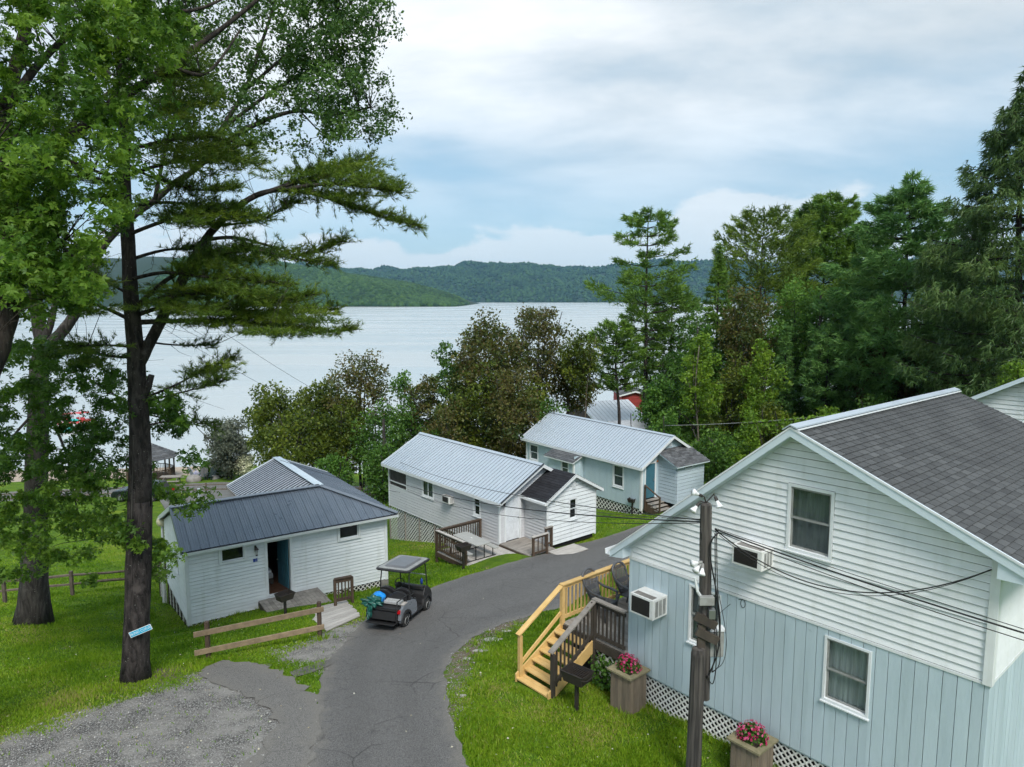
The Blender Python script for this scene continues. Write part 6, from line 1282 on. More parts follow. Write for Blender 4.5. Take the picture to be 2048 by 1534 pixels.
aircon((Tc.translation.x, Tc.translation.y, CA - math.pi / 2, 0), 0, .16, .60, .36, .30, 'white air conditioner on the long grey wall of the metal-roofed cabin', 0)
# deck of that cabin
d2 = thing('cabin_deck', 'low grey deck with brown railings in front of the grey cabin', 'deck', (CX, CY, -1.2), CA)
z2 = -1.02; d2x0, d2x1, d2y0, d2y1 = -2.55, -.08, -2.45, 1.25
deck_boards(d2, d2x0, d2x1, d2y0, d2y1, z2, M['wood_pale'], 'y', w=.14)
for a, b in (((d2x0, d2y0), (d2x1, d2y0)), ((d2x0, d2y0), (d2x0, d2y1))): MB().beam((a[0] - .03, a[1] - .03, z2 - .12), (b[0] - .03, b[1] - .03, z2 - .12), .04, .18).build('rim_joist', M['wood_brown'], d2)
for x, y in ((d2x0, d2y1), (d2x0 + .02, d2y0 + 1.6), (d2x1 - .05, d2y1)): post(d2, x, y, z2 - .9, z2 + .92, .1, M['wood_brown'])
railing(d2, (d2x0, d2y1), (d2x0, d2y0 + 1.6), z2 + .95, z2 + .12, M['wood_brown'], M['wood_pale'], step=.13); railing(d2, (d2x0, d2y1), (d2x1, d2y1), z2 + .95, z2 + .12, M['wood_brown'], None, step=.13)
deck_boards(d2, -.03, 1.46, -2.1, -.03, z2 + .10, M['wood_grey'], 'x', w=.14); MB().box((-.06, -2.1, z2 - .1), (-.035, -.03, z2 + .06)).build('rim_joist', M['wood_brown'], d2)
deck_boards(d2, 1.0, 2.6, -3.0, -2.11, z2 + .07, M['wood_pale'], 'x', w=.14)
for x, y in ((.05, -2.2), (.85, -2.2), (1.3, -1.66), (1.62, -1.68)): post(d2, x, y, z2 - .3, z2 + .93, .09, M['wood_brown'])
railing(d2, (-.02, -2.2), (.92, -2.2), z2 + .96, z2 + .22, M['wood_brown'], M['wood_pale'], n=4); railing(d2, (1.22, -1.67), (1.68, -1.67), z2 + .96, z2 + .22, M['wood_brown'], M['wood_grey'], n=2)
# ================================================================== light blue cabin behind
TX, TY, TA = 7.4, 39.6, R(36.9)
C3 = thing('light_blue_cabin', 'light blue cabin with pale metal roof, teal door and small shingled lean-to', 'cabin', (TX, TY, -2.3), TA)
MT = Matrix.Translation((TX, TY, 0)) @ Matrix.Rotation(TA, 4, 'Z'); glT = lambda x, y: gz(*(MT @ Vector((x, y, 0))).xy)
WT, LT, TB, TT = 4.75, 10.6, -2.0, .50; PT, PTZ, ST = 2.38, 2.05, .575
wg3, wl3 = FRONT(0, 0), WM((0, 0, 0), (0, 1, 0), (-1, 0, 0)); D3 = (.32, 1.10, -1.42, .58); N1 = (1.46, 2.2, -1.0, .2); N2 = (9.42, 10.2, -.85, .12)
planks(C3, wl3, .05, 4.75, TB, TT, .203, M['blue_ply2'], [big(N1, .09)]); planks(C3, wl3, 7.4, LT - .05, TB, TT, .203, M['blue_ply2'], [big(N2, .09)]); planks(C3, wl3, 4.76, 7.39, TB, TT, .203, M['blue_ply2'])
clT = [(-ST, 1, PTZ - .1 - ST * PT), (ST, 1, PTZ - .1 + ST * PT)]
planks(C3, wg3, .05, WT - .05, TB, 2.0, .203, M['blue_ply2'], [(D3[0] - .08, D3[1] + .08, D3[2] - .1, D3[3] + .08)], clT)
MB().prism([(.1, .1, TB), (WT - .1, .1, TB), (WT - .1, .1, TT - .1), (PT, .1, PTZ - .3), (.1, .1, TT - .1)], (0, LT - .2, 0)).build('wall_core', M['dark'], C3)
window(C3, wl3, *N1, trim=.10, cur='curtain'); window(C3, wl3, *N2, trim=.09, cur='curtain')
for x, y in ((.02, .02), (.02, LT - .02), (.02, 7.42)): corner(C3, x, y, TB - .1, TT, .14)
gable_roof(C3, -.32, WT + .35, PT, PTZ, ST, -.32, LT + .35, M['metal_pale'], .245)
f3 = MB(wg3)
for a, b, c, d in ((D3[0] - .09, D3[0], D3[2] - .03, D3[3] + .09), (D3[1], D3[1] + .09, D3[2] - .03, D3[3] + .09), (D3[0], D3[1], D3[3], D3[3] + .09)): f3.box((a, -.05, c), (b, .04, d))
f3.build('door_frame', M['trim'], C3); o = MB(wg3).box((D3[0], -.03, D3[2]), (D3[1], .004, D3[3])).build('door', M['teal_door'], C3); MB(wg3).box((D3[1] - .1, .004, D3[2] + .95), (D3[1] - .05, .04, D3[2] + 1.08)).build('door_handle', M['steel'], o)
[MB(wg3).box((2.2, .02, 1.42 + k * .07), (2.5, .05, 1.46 + k * .07)).build('vent_louvre', M['trim'], C3) for k in range(3)]
# lean-to
Q0, Q1, QF = 1.38, 3.80, -1.4
siding(C3, FRONT(0, QF), Q0 + .02, Q1 - .02, TB + .35, .72, M['lap_blue'], [(2.0, 2.8, .32, .62)], h=.2, lip=.014, gap=.016); window(C3, FRONT(0, QF), 2.08, 2.72, .36, .56, .06, mat='trim_blue', sash='one', cur='none', sill=False)
siding(C3, WM((Q0, QF, 0), (0, 1, 0), (-1, 0, 0)), .02, -QF, TB + .35, 1.25, M['lap_blue'], (), [(-.42, 1, .62)], h=.2, lip=.014, gap=.016); siding(C3, WM((Q1, QF, 0), (0, 1, 0), (1, 0, 0)), .02, -QF, TB + .35, 1.25, M['lap_blue'], (), [(-.42, 1, .62)], h=.2, lip=.014, gap=.016)
MB().box((Q0 + .09, QF + .09, TB + .1), (Q1 - .09, -.05, .6)).build('lean_to_core', M['dark'], C3)
for k in range(13):
    y0_, y1_ = -.02 - k * .125, -.02 - (k + 1.1) * .125; z0_, z1_ = 1.32 + .42 * y0_, 1.32 + .42 * y1_
    for j in range(9):
        xa = Q0 - .28 + j * .33 - (k % 2) * .12; xb = min(xa + .325, Q1 + .22); xa = max(xa, Q0 - .28)
        MB().prism([(xa, y0_, z0_ + .004), (xa, y1_, z1_ + .012), (xa, y1_, z1_ - .004), (xa, y0_, z0_ - .012)], (xb - xa, 0, 0)).build('shingle', M['shingle_mix'], C3)
MB().prism([(Q0 - .26, 0, 1.30), (Q0 - .26, QF - .24, 1.30 - .42 * (-QF + .24)), (Q0 - .26, QF - .24, 1.23 - .42 * (-QF + .24)), (Q0 - .26, 0, 1.23)], (Q1 - Q0 + .46, 0, 0)).build('lean_to_roof', M['trim_blue'], C3)
# bump-out on the long wall
bx0, by0, by1 = -.8, 4.9, 7.3
planks(C3, WM((bx0, 0, 0), (0, 1, 0), (-1, 0, 0)), by0 + .04, by1 - .04, TB, -.05, .203, M['blue_ply2'], [(5.35, 6.1, -1.0, -.1)]); planks(C3, WM((0, by0, 0), (-1, 0, 0), (0, -1, 0)), .02, -bx0 - .04, TB, .3, .203, M['blue_ply2'])
MB().box((bx0 + .1, by0 + .1, TB), (-.02, by1 - .1, -.05)).build('bay_core', M['dark'], C3); window(C3, WM((bx0, 0, 0), (0, 1, 0), (-1, 0, 0)), 5.4, 6.0, -.95, -.15, .08)
corner(C3, bx0 + .02, by0 + .02, TB, .0, .12)
mb = MB(); mb.prism([(0, by0 - .2, .42), (bx0 - .25, by0 - .2, -.02), (bx0 - .25, by0 - .2, -.10), (0, by0 - .2, .34)], (0, by1 - by0 + .4, 0)); mb.build('bay_roof', M['trim'], C3)
for k in range(7):
    x0_, x1_ = -k * .15, -(k + 1.08) * .15; mb = MB(); mb.prism([(x0_, by0 - .22, .445 + .42 * x0_), (x1_, by0 - .22, .465 + .42 * x1_), (x1_, by0 - .22, .445 + .42 * x1_), (x0_, by0 - .22, .43 + .42 * x0_)], (0, by1 - by0 + .44, 0)); mb.build('shingle_course', M['shingle_mix'], C3)
lattice(C3, WM((.04, 0, 0), (0, 1, 0), (-1, 0, 0)), .05, 4.8, lambda s: glT(0, s) - .06, TB - .01, M['pvc'], .2, .05, joined=True); lattice(C3, FRONT(0, .04), .05, 3.4, lambda s: glT(s, 0) - .06, TB + .3, M['pvc'], .2, .05, joined=True)
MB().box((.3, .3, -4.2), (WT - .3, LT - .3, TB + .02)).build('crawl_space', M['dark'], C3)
st = thing('entry_steps', 'weathered wooden steps with a single rail below the teal door', 'steps', (TX, TY, -2.2), TA)
gS = glT(.7, -1.1)
n_ = 4
for k in range(n_):
    z = D3[2] - .05 - k * ((D3[2] - .05 - gS) / n_) * .95; MB().box((.18, -.35 - k * .26, z - .04), (1.3, -.05 - k * .26, z)).build('tread', M['wood_grey'], st); MB().box((.22, -.08 - k * .26, z - .2), (1.26, -.055 - k * .26, z - .04)).build('riser', M['wood_black'], st)
for x in (.2, 1.26): MB().prism([(x, -.05, D3[2] - .1), (x, -.05, gS - .1), (x, -1.35, gS - .1), (x, -1.35, gS + .1)], (.04, 0, 0)).build('stringer', M['wood_brown'], st)
post(st, .16, -.15, gS, D3[2] + .85, .08, M['wood_brown'], 'rail_post'); post(st, .16, -1.25, gS - .1, gS + .95, .08, M['wood_brown'], 'rail_post'); MB().beam((.16, -.1, D3[2] + .86), (.16, -1.3, gS + .96), .09, .05).build('handrail', M['wood_brown'], st)
sl2_ = thing('eave_lamp', 'small amber lamp above the teal door', 'lamp', tuple(MT @ Vector((1.2, -.04, .62))), TA); link('lamp_body', MB().lathe([(0, 0), (.05, .02), (.05, .1), (0, .14)], 8, (0, -.06, 0)).mesh('b', pmat('amber_glass', (.35, .12, .04), None, 4, .3, 0)), sl2_)
# ================================================================== planters (kit defined with the house)
planter(.34, -.42, 1.88, 'tall board planter beside the corner of the blue house, near the deck', 'magenta flowers in the planter by the deck', 51)
planter(3.45, -.56, 1.84, 'tall board planter cut by the bottom edge of the picture', 'magenta flowers in the planter at the bottom edge', 52)
# weeds climbing the lattice under the deck
g_ = np.random.default_rng(77); Pw = np.array([tuple(MA @ Vector((x, DY0 - .1 + d, z))) for x, d, z in zip(g_.uniform(-.85, -.1, 420), g_.normal(0, .10, 420), 1.0 + .72 * g_.uniform(0, 1, 420) ** 1.5)])
vw = thing('climbing_weed', 'green leafy weed growing through the lattice under the deck', 'plant', tuple(MA @ Vector((-.5, DY0 - .1, .95)))); putm(leaves_mesh('foliage', Pw, .09, M['leaf_green'], g_, .2, .8), 'foliage', vw)
mb = MB(); [mb.tube([tuple(MA @ Vector((x, DY0 - .1, .92))), tuple(MA @ Vector((x + .08, DY0 - .12, 1.5)))], .006, 4) for x in (-.75, -.5, -.3)]; put(mb, 'stem', M['leaf_dark'], vw)
# ================================================================== park grills
def grill(p, rz, h, label, open_=True, s=1.0):
    a = thing('park_grill', label, 'grill', tuple(p), rz, 'iron park grills'); L = lambda mb, n, par=a, **k: link(n, mb.mesh(n, M['iron'], 0, **k), par)
    L(MB().box((-.035, -.035, -.1), (.035, .035, h)), 'post'); w, d, hh = .27 * s, .20 * s, .22 * s
    fb = MB(); b0, b1 = .8, 1.0
    fb.add([(-w * b0, -d * b0, h), (w * b0, -d * b0, h), (w * b0, d * b0, h), (-w * b0, d * b0, h), (-w, -d, h + hh), (w, -d, h + hh), (w, d, h + hh), (-w, d, h + hh)], [(0, 3, 2, 1), (1, 2, 6, 5), (2, 3, 7, 6), (3, 0, 4, 7), (0, 1, 5, 4)])
    f = L(fb, 'firebox'); L(MB().tube([(-w, -d, h + hh), (w, -d, h + hh), (w, d, h + hh), (-w, d, h + hh), (-w, -d, h + hh)], .012, 5), 'rim', f)
    zg = h + hh * .78
    for k in range(11): L(MB().tube([(-w * .96 + k * w * .192, -d * .95, zg), (-w * .96 + k * w * .192, d * .95, zg)], .006, 4), 'grate_bar', f)
    L(MB().tube([(w * .9, -d, zg), (w * 1.25, -d * .8, zg), (w * 1.25, d * .8, zg), (w * .9, d, zg)], .009, 5), 'handle', f)
    return a
grill(gp(1153, 1424, 0), AA + .15, .72, 'black iron grill on a post beside the yellow stairs', s=1.08)
grill(gp(571, 1234), JA + .3, .62, 'black grill standing by the plank walkway of the open-door cabin', s=1.0)
grill(gp(927, 1139), CA, .82, 'black grill at the front edge of the low deck with the picnic table', s=1.0)
grill(gp(1264, 1029), TA + .3, .75, 'black grill on the grass before the light blue cabin', s=1.0)
# J grill: raised grate
# ================================================================== post-and-rail by the walkway
pl, pr = gp(417, 1316), gp(640, 1277); rfz = thing('rail_barrier', 'short two-rail wooden barrier with two posts beside the gravel lot', 'fence', tuple(pl))
def wbeam(par, name, mat, p, q, w, h, **k):
    o = MB().beam(Vector(p) - Vector(par.location), Vector(q) - Vector(par.location), w, h); return link(name, o.mesh(name, mat, 0, **k), par)
for p, hgt in ((pl, 1.07), (pr, 1.14)): wbeam(rfz, 'post', M['wood_brown'], p - Vector((0, 0, .2)), p + Vector((0, 0, hgt)), .11, .11, bevel=.01)
dv = (pr - pl).normalized(); nv = Vector((dv.y, -dv.x, 0)) * .07
for h0, h1 in ((.80, .93), (.27, .38)): wbeam(rfz, 'rail', M['wood_rail'], pl - dv * .35 + nv + Vector((0, 0, h0 - .03)), pr + dv * .12 + nv + Vector((0, 0, h1)), .055, .15, bevel=.008)
# ================================================================== split-rail fences
def fence(pts, label, n_rail=2, h=1.05, mat='wood_fence', r=.05, rh=(.48, .88)):
    P = [Vector((x, y, gz(x, y))) for x, y in pts]; a = thing('split_rail_fence', label, 'fence', tuple(P[0])); o0 = Vector(a.location)
    for p in P: wbeam(a, 'post', M[mat], p - Vector((0, 0, .2)), p + Vector((0, 0, h)), .12, .12, bevel=.012)
    for p, q in zip(P[:-1], P[1:]):
        for z in rh:
            mb = MB(); m = (p + q) / 2 + Vector((0, 0, z + random.uniform(-.04, .04))); mb.tube([p + Vector((0, 0, z)) - o0, m - o0, q + Vector((0, 0, z)) - o0], [r, r * 1.15, r * .95], 5, jit=.15); link('rail', mb.mesh('rail', M[mat]), a)
    return a
fence([(-25.2, 24.5), (-22.4, 26.0), (-20.2, 27.05), (-18.3, 28.3), (-16.5, 30.3), (-15.2, 32.4)], 'two-rail split wooden fence crossing the lawn behind the maple and the pine')
fp = [(-46, 54.6), (-42.5, 55.2), (-39, 55.8), (-35.5, 56.4), (-32.0, 57.0), (-28.6, 57.3), (-25.2, 57.0), (-22, 56.2), (-19, 54.9), (-16.2, 53.2), (-13.6, 51.6), (-11.0, 50.2), (-8.4, 48.8)]
fence(fp, 'weathered rail fence along the lower road behind the open-door cabin')
# ================================================================== sign on the pine
sgp = at(281, 1262, PINE.y - .36); sg = thing('road_sign', 'small bright blue BLIND CURVE sign nailed across the pine trunk', 'sign', tuple(sgp), R(8))
Ts = Matrix.Rotation(R(-21), 4, 'Y')
link('board', MB(Ts).box((-.275, 0, -.072), (.275, .012, .072)).mesh('board', M['sign_white']), sg); link('panel', MB(Ts).box((-.262, -.003, -.060), (.262, -.0005, .060)).mesh('panel', M['sign_blue']), sg)
text_obj('BLIND CURVE', .088, M['sign_white'], 'lettering', sg, Ts @ Matrix.Translation((0, -.0045, 0)) @ UPR, .001, .95)
cnd = thing('trunk_conduit', 'pale grey conduit running up the left of the pine trunk', 'conduit', tuple(gp(252, 1352))); o0 = Vector(cnd.location)
link('pipe', MB().tube([at(263, 1040, PINE.y - .33) - o0, at(266, 900, PINE.y - .33) - o0, at(262, 960, PINE.y - .33) - o0][:2] + [at(268, 870, PINE.y - .31) - o0], .010, 6).mesh('pipe', M['pole']), cnd)
# ================================================================== utility pole with floodlights
PX0, PY0 = 3.40, 12.30; pg = gz(PX0, PY0)
pol = thing('utility_pole', 'old dark timber pole bolted to a shorter stub pole in front of the blue house', 'pole', (PX0, PY0, pg - .1)); o0 = Vector(pol.location); V3 = lambda *a: Vector(a) - o0
def pole_mesh(pts, rad, n=14):
    mb = MB(); mb.tube([Vector(p) - o0 for p in pts], rad, n, jit=.03); return mb
link('stub_pole', pole_mesh([(PX0 - .02, PY0, pg - .1), (PX0 - .01, PY0, 1.8), (PX0, PY0, 2.8), (PX0 + .005, PY0, 3.55), (PX0 + .01, PY0, 3.66)], [.145, .140, .136, .131, .11]).mesh('stub_pole', M['pole']), pol)
mx, my = PX0 + .155, PY0 + .20
link('main_pole', pole_mesh([(mx + .03, my, 2.58), (mx + .02, my, 3.4), (mx, my, 4.6), (mx - .03, my, 5.6), (mx - .04, my, 6.30), (mx - .04, my, 6.33)], [.118, .116, .112, .108, .102, .08]).mesh('main_pole', M['pole']), pol)
for z, dx in ((4.22, 0), (3.93, .04)): link('cross_block', MB().beam(V3(mx - .22 + dx, my - .16, z + .05), V3(mx + .16 + dx, my - .20, z - .13), .07, .15).mesh('cross_block', M['wood_black']), pol)
link('splice_block', MB().box(V3(mx - .16, my - .17, 2.75), V3(mx - .02, my - .10, 4.1)).mesh('splice_block', M['wood_black']), pol)
link('junction_box', MB().box(V3(mx - .17, my - .26, 4.50), V3(mx + .1, my - .15, 4.66)).mesh('junction_box', M['grey_box'], bevel=.01), pol)
link('junction_box', MB().box(V3(mx + .02, my - .22, 4.22), V3(mx + .14, my - .10, 4.40)).mesh('junction_box', M['steel'], bevel=.01), pol)
mbx = link('meter_box', MB().box(V3(mx + .10, my - .06, 3.42), V3(mx + .36, my + .12, 3.92)).mesh('meter_box', M['grey_box'], bevel=.012), pol); link('meter_box_lid', MB().box(V3(mx + .08, my - .08, 3.921), V3(mx + .38, my + .14, 3.95)).mesh('meter_box_lid', M['trim']), mbx)
link('insulator', MB().lathe([(0, 0), (.03, 0), (.035, .05), (.02, .09), (0, .1)], 8, V3(mx + .17, my - .08, 5.72)).mesh('insulator', M['lamp_white']), pol)
link('antenna_bracket', MB().tube([V3(mx - .12, my - .14, 4.62), V3(mx - .2, my - .2, 4.75), V3(mx - .26, my - .22, 5.02)], [.03, .028, .018], 6).mesh('antenna_bracket', M['trim']), pol)
def flood(p, d, label, mount):
    a = thing('floodlight', label, 'floodlight', tuple(p), 0, 'floodlights on the utility pole'); ax = Vector(d).normalized()
    link('bulb', MB().lathe([(.022, 0), (.03, .03), (.035, .06), (.062, .135), (.064, .15), (0, .158)], 14, (0, 0, 0), ax).mesh('bulb', M['lamp_white'], smooth=True), a)
    link('socket', MB().lathe([(.0, -.07), (.026, -.065), (.03, -.01), (.03, .035), (0, .036)], 10, (0, 0, 0), ax).mesh('socket', M['grey_box'] if mount == 1 else M['iron']), a)
    link('swivel', MB().tube([ax * -.06, ax * -.10 + Vector((0, 0, .01)), Vector(MT_) - Vector(p)], .012, 6).mesh('swivel', M['iron']), a)
T_ = (mx - .04, my, 6.34); MT_ = T_
flood((T_[0] - .14, T_[1] - .06, 6.50), (-1, -.3, .5), 'floodlight aimed up and left on the pole top', 0); flood((T_[0] - .17, T_[1] - .05, 6.30), (-.8, -.5, -.7), 'floodlight aimed down and left on the pole top', 0); flood((T_[0] + .16, T_[1] - .08, 6.42), (.35, -.6, -1), 'floodlight aimed down and right on the pole top', 0)
MT_ = (mx - .1, my - .05, 5.32)
for k, (dx, dz_, d) in enumerate(((-.17, 5.26, (-1, -.4, .02)), (-.16, 5.20, (-.8, -.8, -.55)), (-.10, 5.17, (-.3, -.8, -.95)))): flood((mx + dx, my - .12, dz_), d, ['left floodlight of the cluster halfway up the pole', 'middle floodlight of the cluster halfway up the pole', 'right floodlight of the cluster halfway up the pole'][k], 1)
def cable(pts, r, label, sag=0.0, n=26, mat='cable', grp='overhead and hanging cables'):
    P = [Vector(p) for p in pts]
    if len(P) == 2: P = [P[0].lerp(P[1], k / n) - Vector((0, 0, 4 * sag * (k / n) * (1 - k / n))) for k in range(n + 1)]
    else:
        Q = []
        for i in range(len(P) - 1):
            a, b, c, d = P[max(i - 1, 0)], P[i], P[i + 1], P[min(i + 2, len(P) - 1)]
            for k in range(6): t = k / 6; Q.append(.5 * ((2 * b) + (c - a) * t + (2 * a - 5 * b + 4 * c - d) * t * t + (3 * b - a - 3 * c + d) * t ** 3))
        P = Q + [P[-1]]
    o = MB(); o.tube([p - P[0] for p in P], r, 5); c = link('cable', o.mesh('cable', M[mat], smooth=True)); c.location = P[0]; return tag(c, label, 'cable', grp)
pA = Vector((mx - .10, my, 5.98)); pB = Vector((mx + .12, my - .05, 5.86)); FARP = at(767, 838, 50); fz = gz(FARP.x, FARP.y)
cable([pA, at(790, 962, 33)], .014, 'lowest black cable from the pole across the front of the grey cabin', .35); cable([pA + Vector((0, 0, .03)), at(782, 915, 40)], .010, 'upper black cable from the pole across the pale metal roof', .45)
cable([pA + Vector((0, 0, -.02)), at(800, 975, 32)], .008, 'thin cable close under the lowest one on the grey cabin', .5); cable([pA + Vector((0, 0, .05)), at(1033, 985, 31)], .007, 'thin cable from the pole to the wing of the grey cabin', .25)
cable([at(782, 915, 40), FARP - Vector((0, 0, .9))], .012, 'cable joining the far pole to the metal roof span', .1); cable([FARP - Vector((0, 0, .4)), at(300, 560, 30)], .009, 'upper cable rising from the far pole toward the lawn trees', .5); cable([FARP - Vector((0, 0, 1.3)), at(300, 640, 28)], .008, 'lower cable rising from the far pole toward the lawn trees', .5)
cable([FARP - Vector((0, 0, 2.4)), at(670, 958, 33)], .008, 'cable from the far pole down to the corrugated roof', .2); cable([at(800, 985, 33), at(560, 920, 30)], .008, 'thin cable across the ridge of the open-door cabin', .1)
cable([pB, at(2110, 1285, 8.6)], .013, 'thick cable running from the pole to the lower right edge', .05); cable([pB + Vector((0, 0, -.03)), at(2110, 1300, 8.6)], .007, 'thin cable just under the thick one to the lower right edge', .07); cable([pB + Vector((0, 0, .02)), at(2110, 1278, 8.7)], .006, 'second thin cable beside the thick one to the lower right edge', .02)
eC = MA @ Vector((6.88, -.06, 6.02)); cable([pB, eC], .011, 'cable drooping across the lap siding to the right eave', .72); cable([pB + Vector((0, 0, -.04)), eC], .006, 'thin cable wound along the drooping one', .76)
for i, (L, r, lb) in enumerate([([(1437, 1066), (1424, 1080), (1420, 1110), (1432, 1180), (1440, 1240), (1436, 1300), (1420, 1345), (1414, 1352)], .014, 'thick black loop hanging right of the pole'), ([(1430, 1066), (1431, 1200), (1433, 1300), (1430, 1350), (1424, 1368), (1414, 1352)], .010, 'straight black drop beside the pole'), ([(1433, 1066), (1435, 1180), (1440, 1290), (1438, 1330), (1424, 1345)], .009, 'second straight drop beside the pole'),
     ([(1436, 1180), (1452, 1270), (1448, 1320), (1430, 1340), (1418, 1342)], .006, 'thin outer loop beside the meter box'), ([(1420, 1200), (1428, 1240), (1430, 1300), (1424, 1345)], .008, 'short drop in front of the meter box'), ([(1402, 1062), (1408, 1120), (1412, 1180), (1414, 1230)], .010, 'cable stapled down the left of the pole')]):
    cable([at(u, v, my - .16 + .02 * i) for u, v in L], r, lb)
wl_ = lambda s, z: MA @ Vector((s, -.03, z))
cable([at(1424, 1240, my - .1), wl_(2.55, 4.0), wl_(2.75, 4.17)] + [wl_(2.83 + .05 * math.sin(a), 4.09 - .08 * math.cos(a) + .02) for a in np.linspace(3.0, 9.0, 9)] + [wl_(2.9, 4.2)], .005, 'thin wire with a small coil on the blue wall')
fpz = thing('utility_pole', 'thin grey utility pole among the trees behind the grey cabin', 'pole', (FARP.x, FARP.y, fz)); h_ = FARP.z - fz
link('shaft', MB().tube([(0, 0, -.2), (0, 0, h_ * .5), (0, 0, h_)], [.15, .13, .10], 8).mesh('shaft', M['bark_grey']), fpz); link('meter', MB().box((-.16, -.2, h_ * .42), (.16, -.09, h_ * .42 + .6)).mesh('meter', M['grey_box']), fpz)
# wire with vine growing along it behind the shingle roof
va, vb = at(1330, 851, 40), at(1972, 793, 27); cable([va, vb], .016, 'grey wire strung behind the shingle roof with vine on it', .25, mat='grey_box')
g_ = np.random.default_rng(99); tt_ = g_.uniform(.32, .86, 900) ** 1.0; base_ = np.array([tuple(va.lerp(vb, float(t)) - Vector((0, 0, 1.0 * t * (1 - t)))) for t in tt_]); Pv = base_ + np.c_[g_.normal(0, .14, (900, 2)), -np.abs(g_.normal(0, .30, 900)) * (1.25 - tt_) * 1.3 + .06]
vn = thing('wire_vine', 'yellow-green vine spreading along the wire behind the shingle roof', 'vine', tuple(va.lerp(vb, .35) - Vector((0, 0, 2)))); putm(leaves_mesh('foliage', Pv, .16, M['leaf_lime'], g_, .3, .8), 'foliage', vn)
mb = MB(); mb.tube([va.lerp(vb, .32) + Vector((0, 0, -.3)), va.lerp(vb, .6) + Vector((0, 0, -.3)), va.lerp(vb, .85) + Vector((0, 0, -.15))], .02, 4); put(mb, 'stem', M['bark_grey'], vn)
broadleaf(1505, 815, 37, 42, 'bright lime shrub at the left end of the vine-covered wire', 'leaf_lime', 431, (0, 1), 60, .17, 40, 'bark_grey', .05, GR, name='shrub', stems=3)
# ================================================================== golf cart
ca, cb_ = gp(815, 1254), gp(851, 1219); crr = gp(744, 1247)
hd = math.atan2(cb_.y - ca.y, cb_.x - ca.x); ctr = (ca + cb_) / 2; 
HDG = R(73); fwv = Vector((math.cos(HDG), math.sin(HDG), 0)); rtv = Vector((fwv.y, -fwv.x, 0)); cpos = ctr - rtv * .56; zr = gz(*(cpos - fwv * .82).xy); zf = gz(*(cpos + fwv * .82).xy)
cart = thing('golf_cart', 'silver and black golf cart with canopy and rear cargo bed parked on the lane', 'golf cart', (cpos.x, cpos.y, (zr + zf) / 2 + .02), HDG); cart.rotation_euler = (0, -math.atan2(zf - zr, 1.64), HDG); cart.scale = (.98, .98, .95)
M['silver'] = pmat('silver_paint', (0.23, 0.25, 0.28), (0.21, .23, .26), 3, .3, 0, metal=.25); M['vinyl_black'] = pmat('black_vinyl', (0.016, .016, .018), (.022, .022, .024), 6, .42, 0, .1, 40); M['tyre'] = pmat('tyre_rubber', (.018, .018, .018), None, 6, .8, 0); M['redlens'] = pmat('red_lens', (.55, .01, .015), None, 4, .25, 0); M['canopy'] = pmat('black_canopy_top', (.10, .105, .115), (.13, .135, .145), 2, .35, 0)
L = lambda mb, n, m, par=cart, **k: link(n, mb.mesh(n, M[m], 0, **k), par)
for x in (-.82, .82):
    for y in (-.50, .50):
        w = L(MB().lathe([(.10, -.09), (.19, -.095), (.225, -.06), (.232, 0), (.225, .06), (.19, .095), (.10, .09)], 20, (x, y, .232), (0, 1, 0)), 'wheel', 'tyre', smooth=True)
        sgn = -1 if y < 0 else 1; L(MB().lathe([(0, .055), (.04, .06), (.05, .085), (.105, .075), (.125, .10), (.12, .06), (.1, .03)], 16, (x, y, .232), (0, sgn, 0)), 'rim', 'white_enamel', w, smooth=True)
L(MB().box((-1.15, -.40, .20), (1.2, .40, .30)), 'chassis', 'black'); L(MB().box((-.1, -.54, .27), (.62, .54, .32)), 'floor_mat', 'black', bevel=.01)
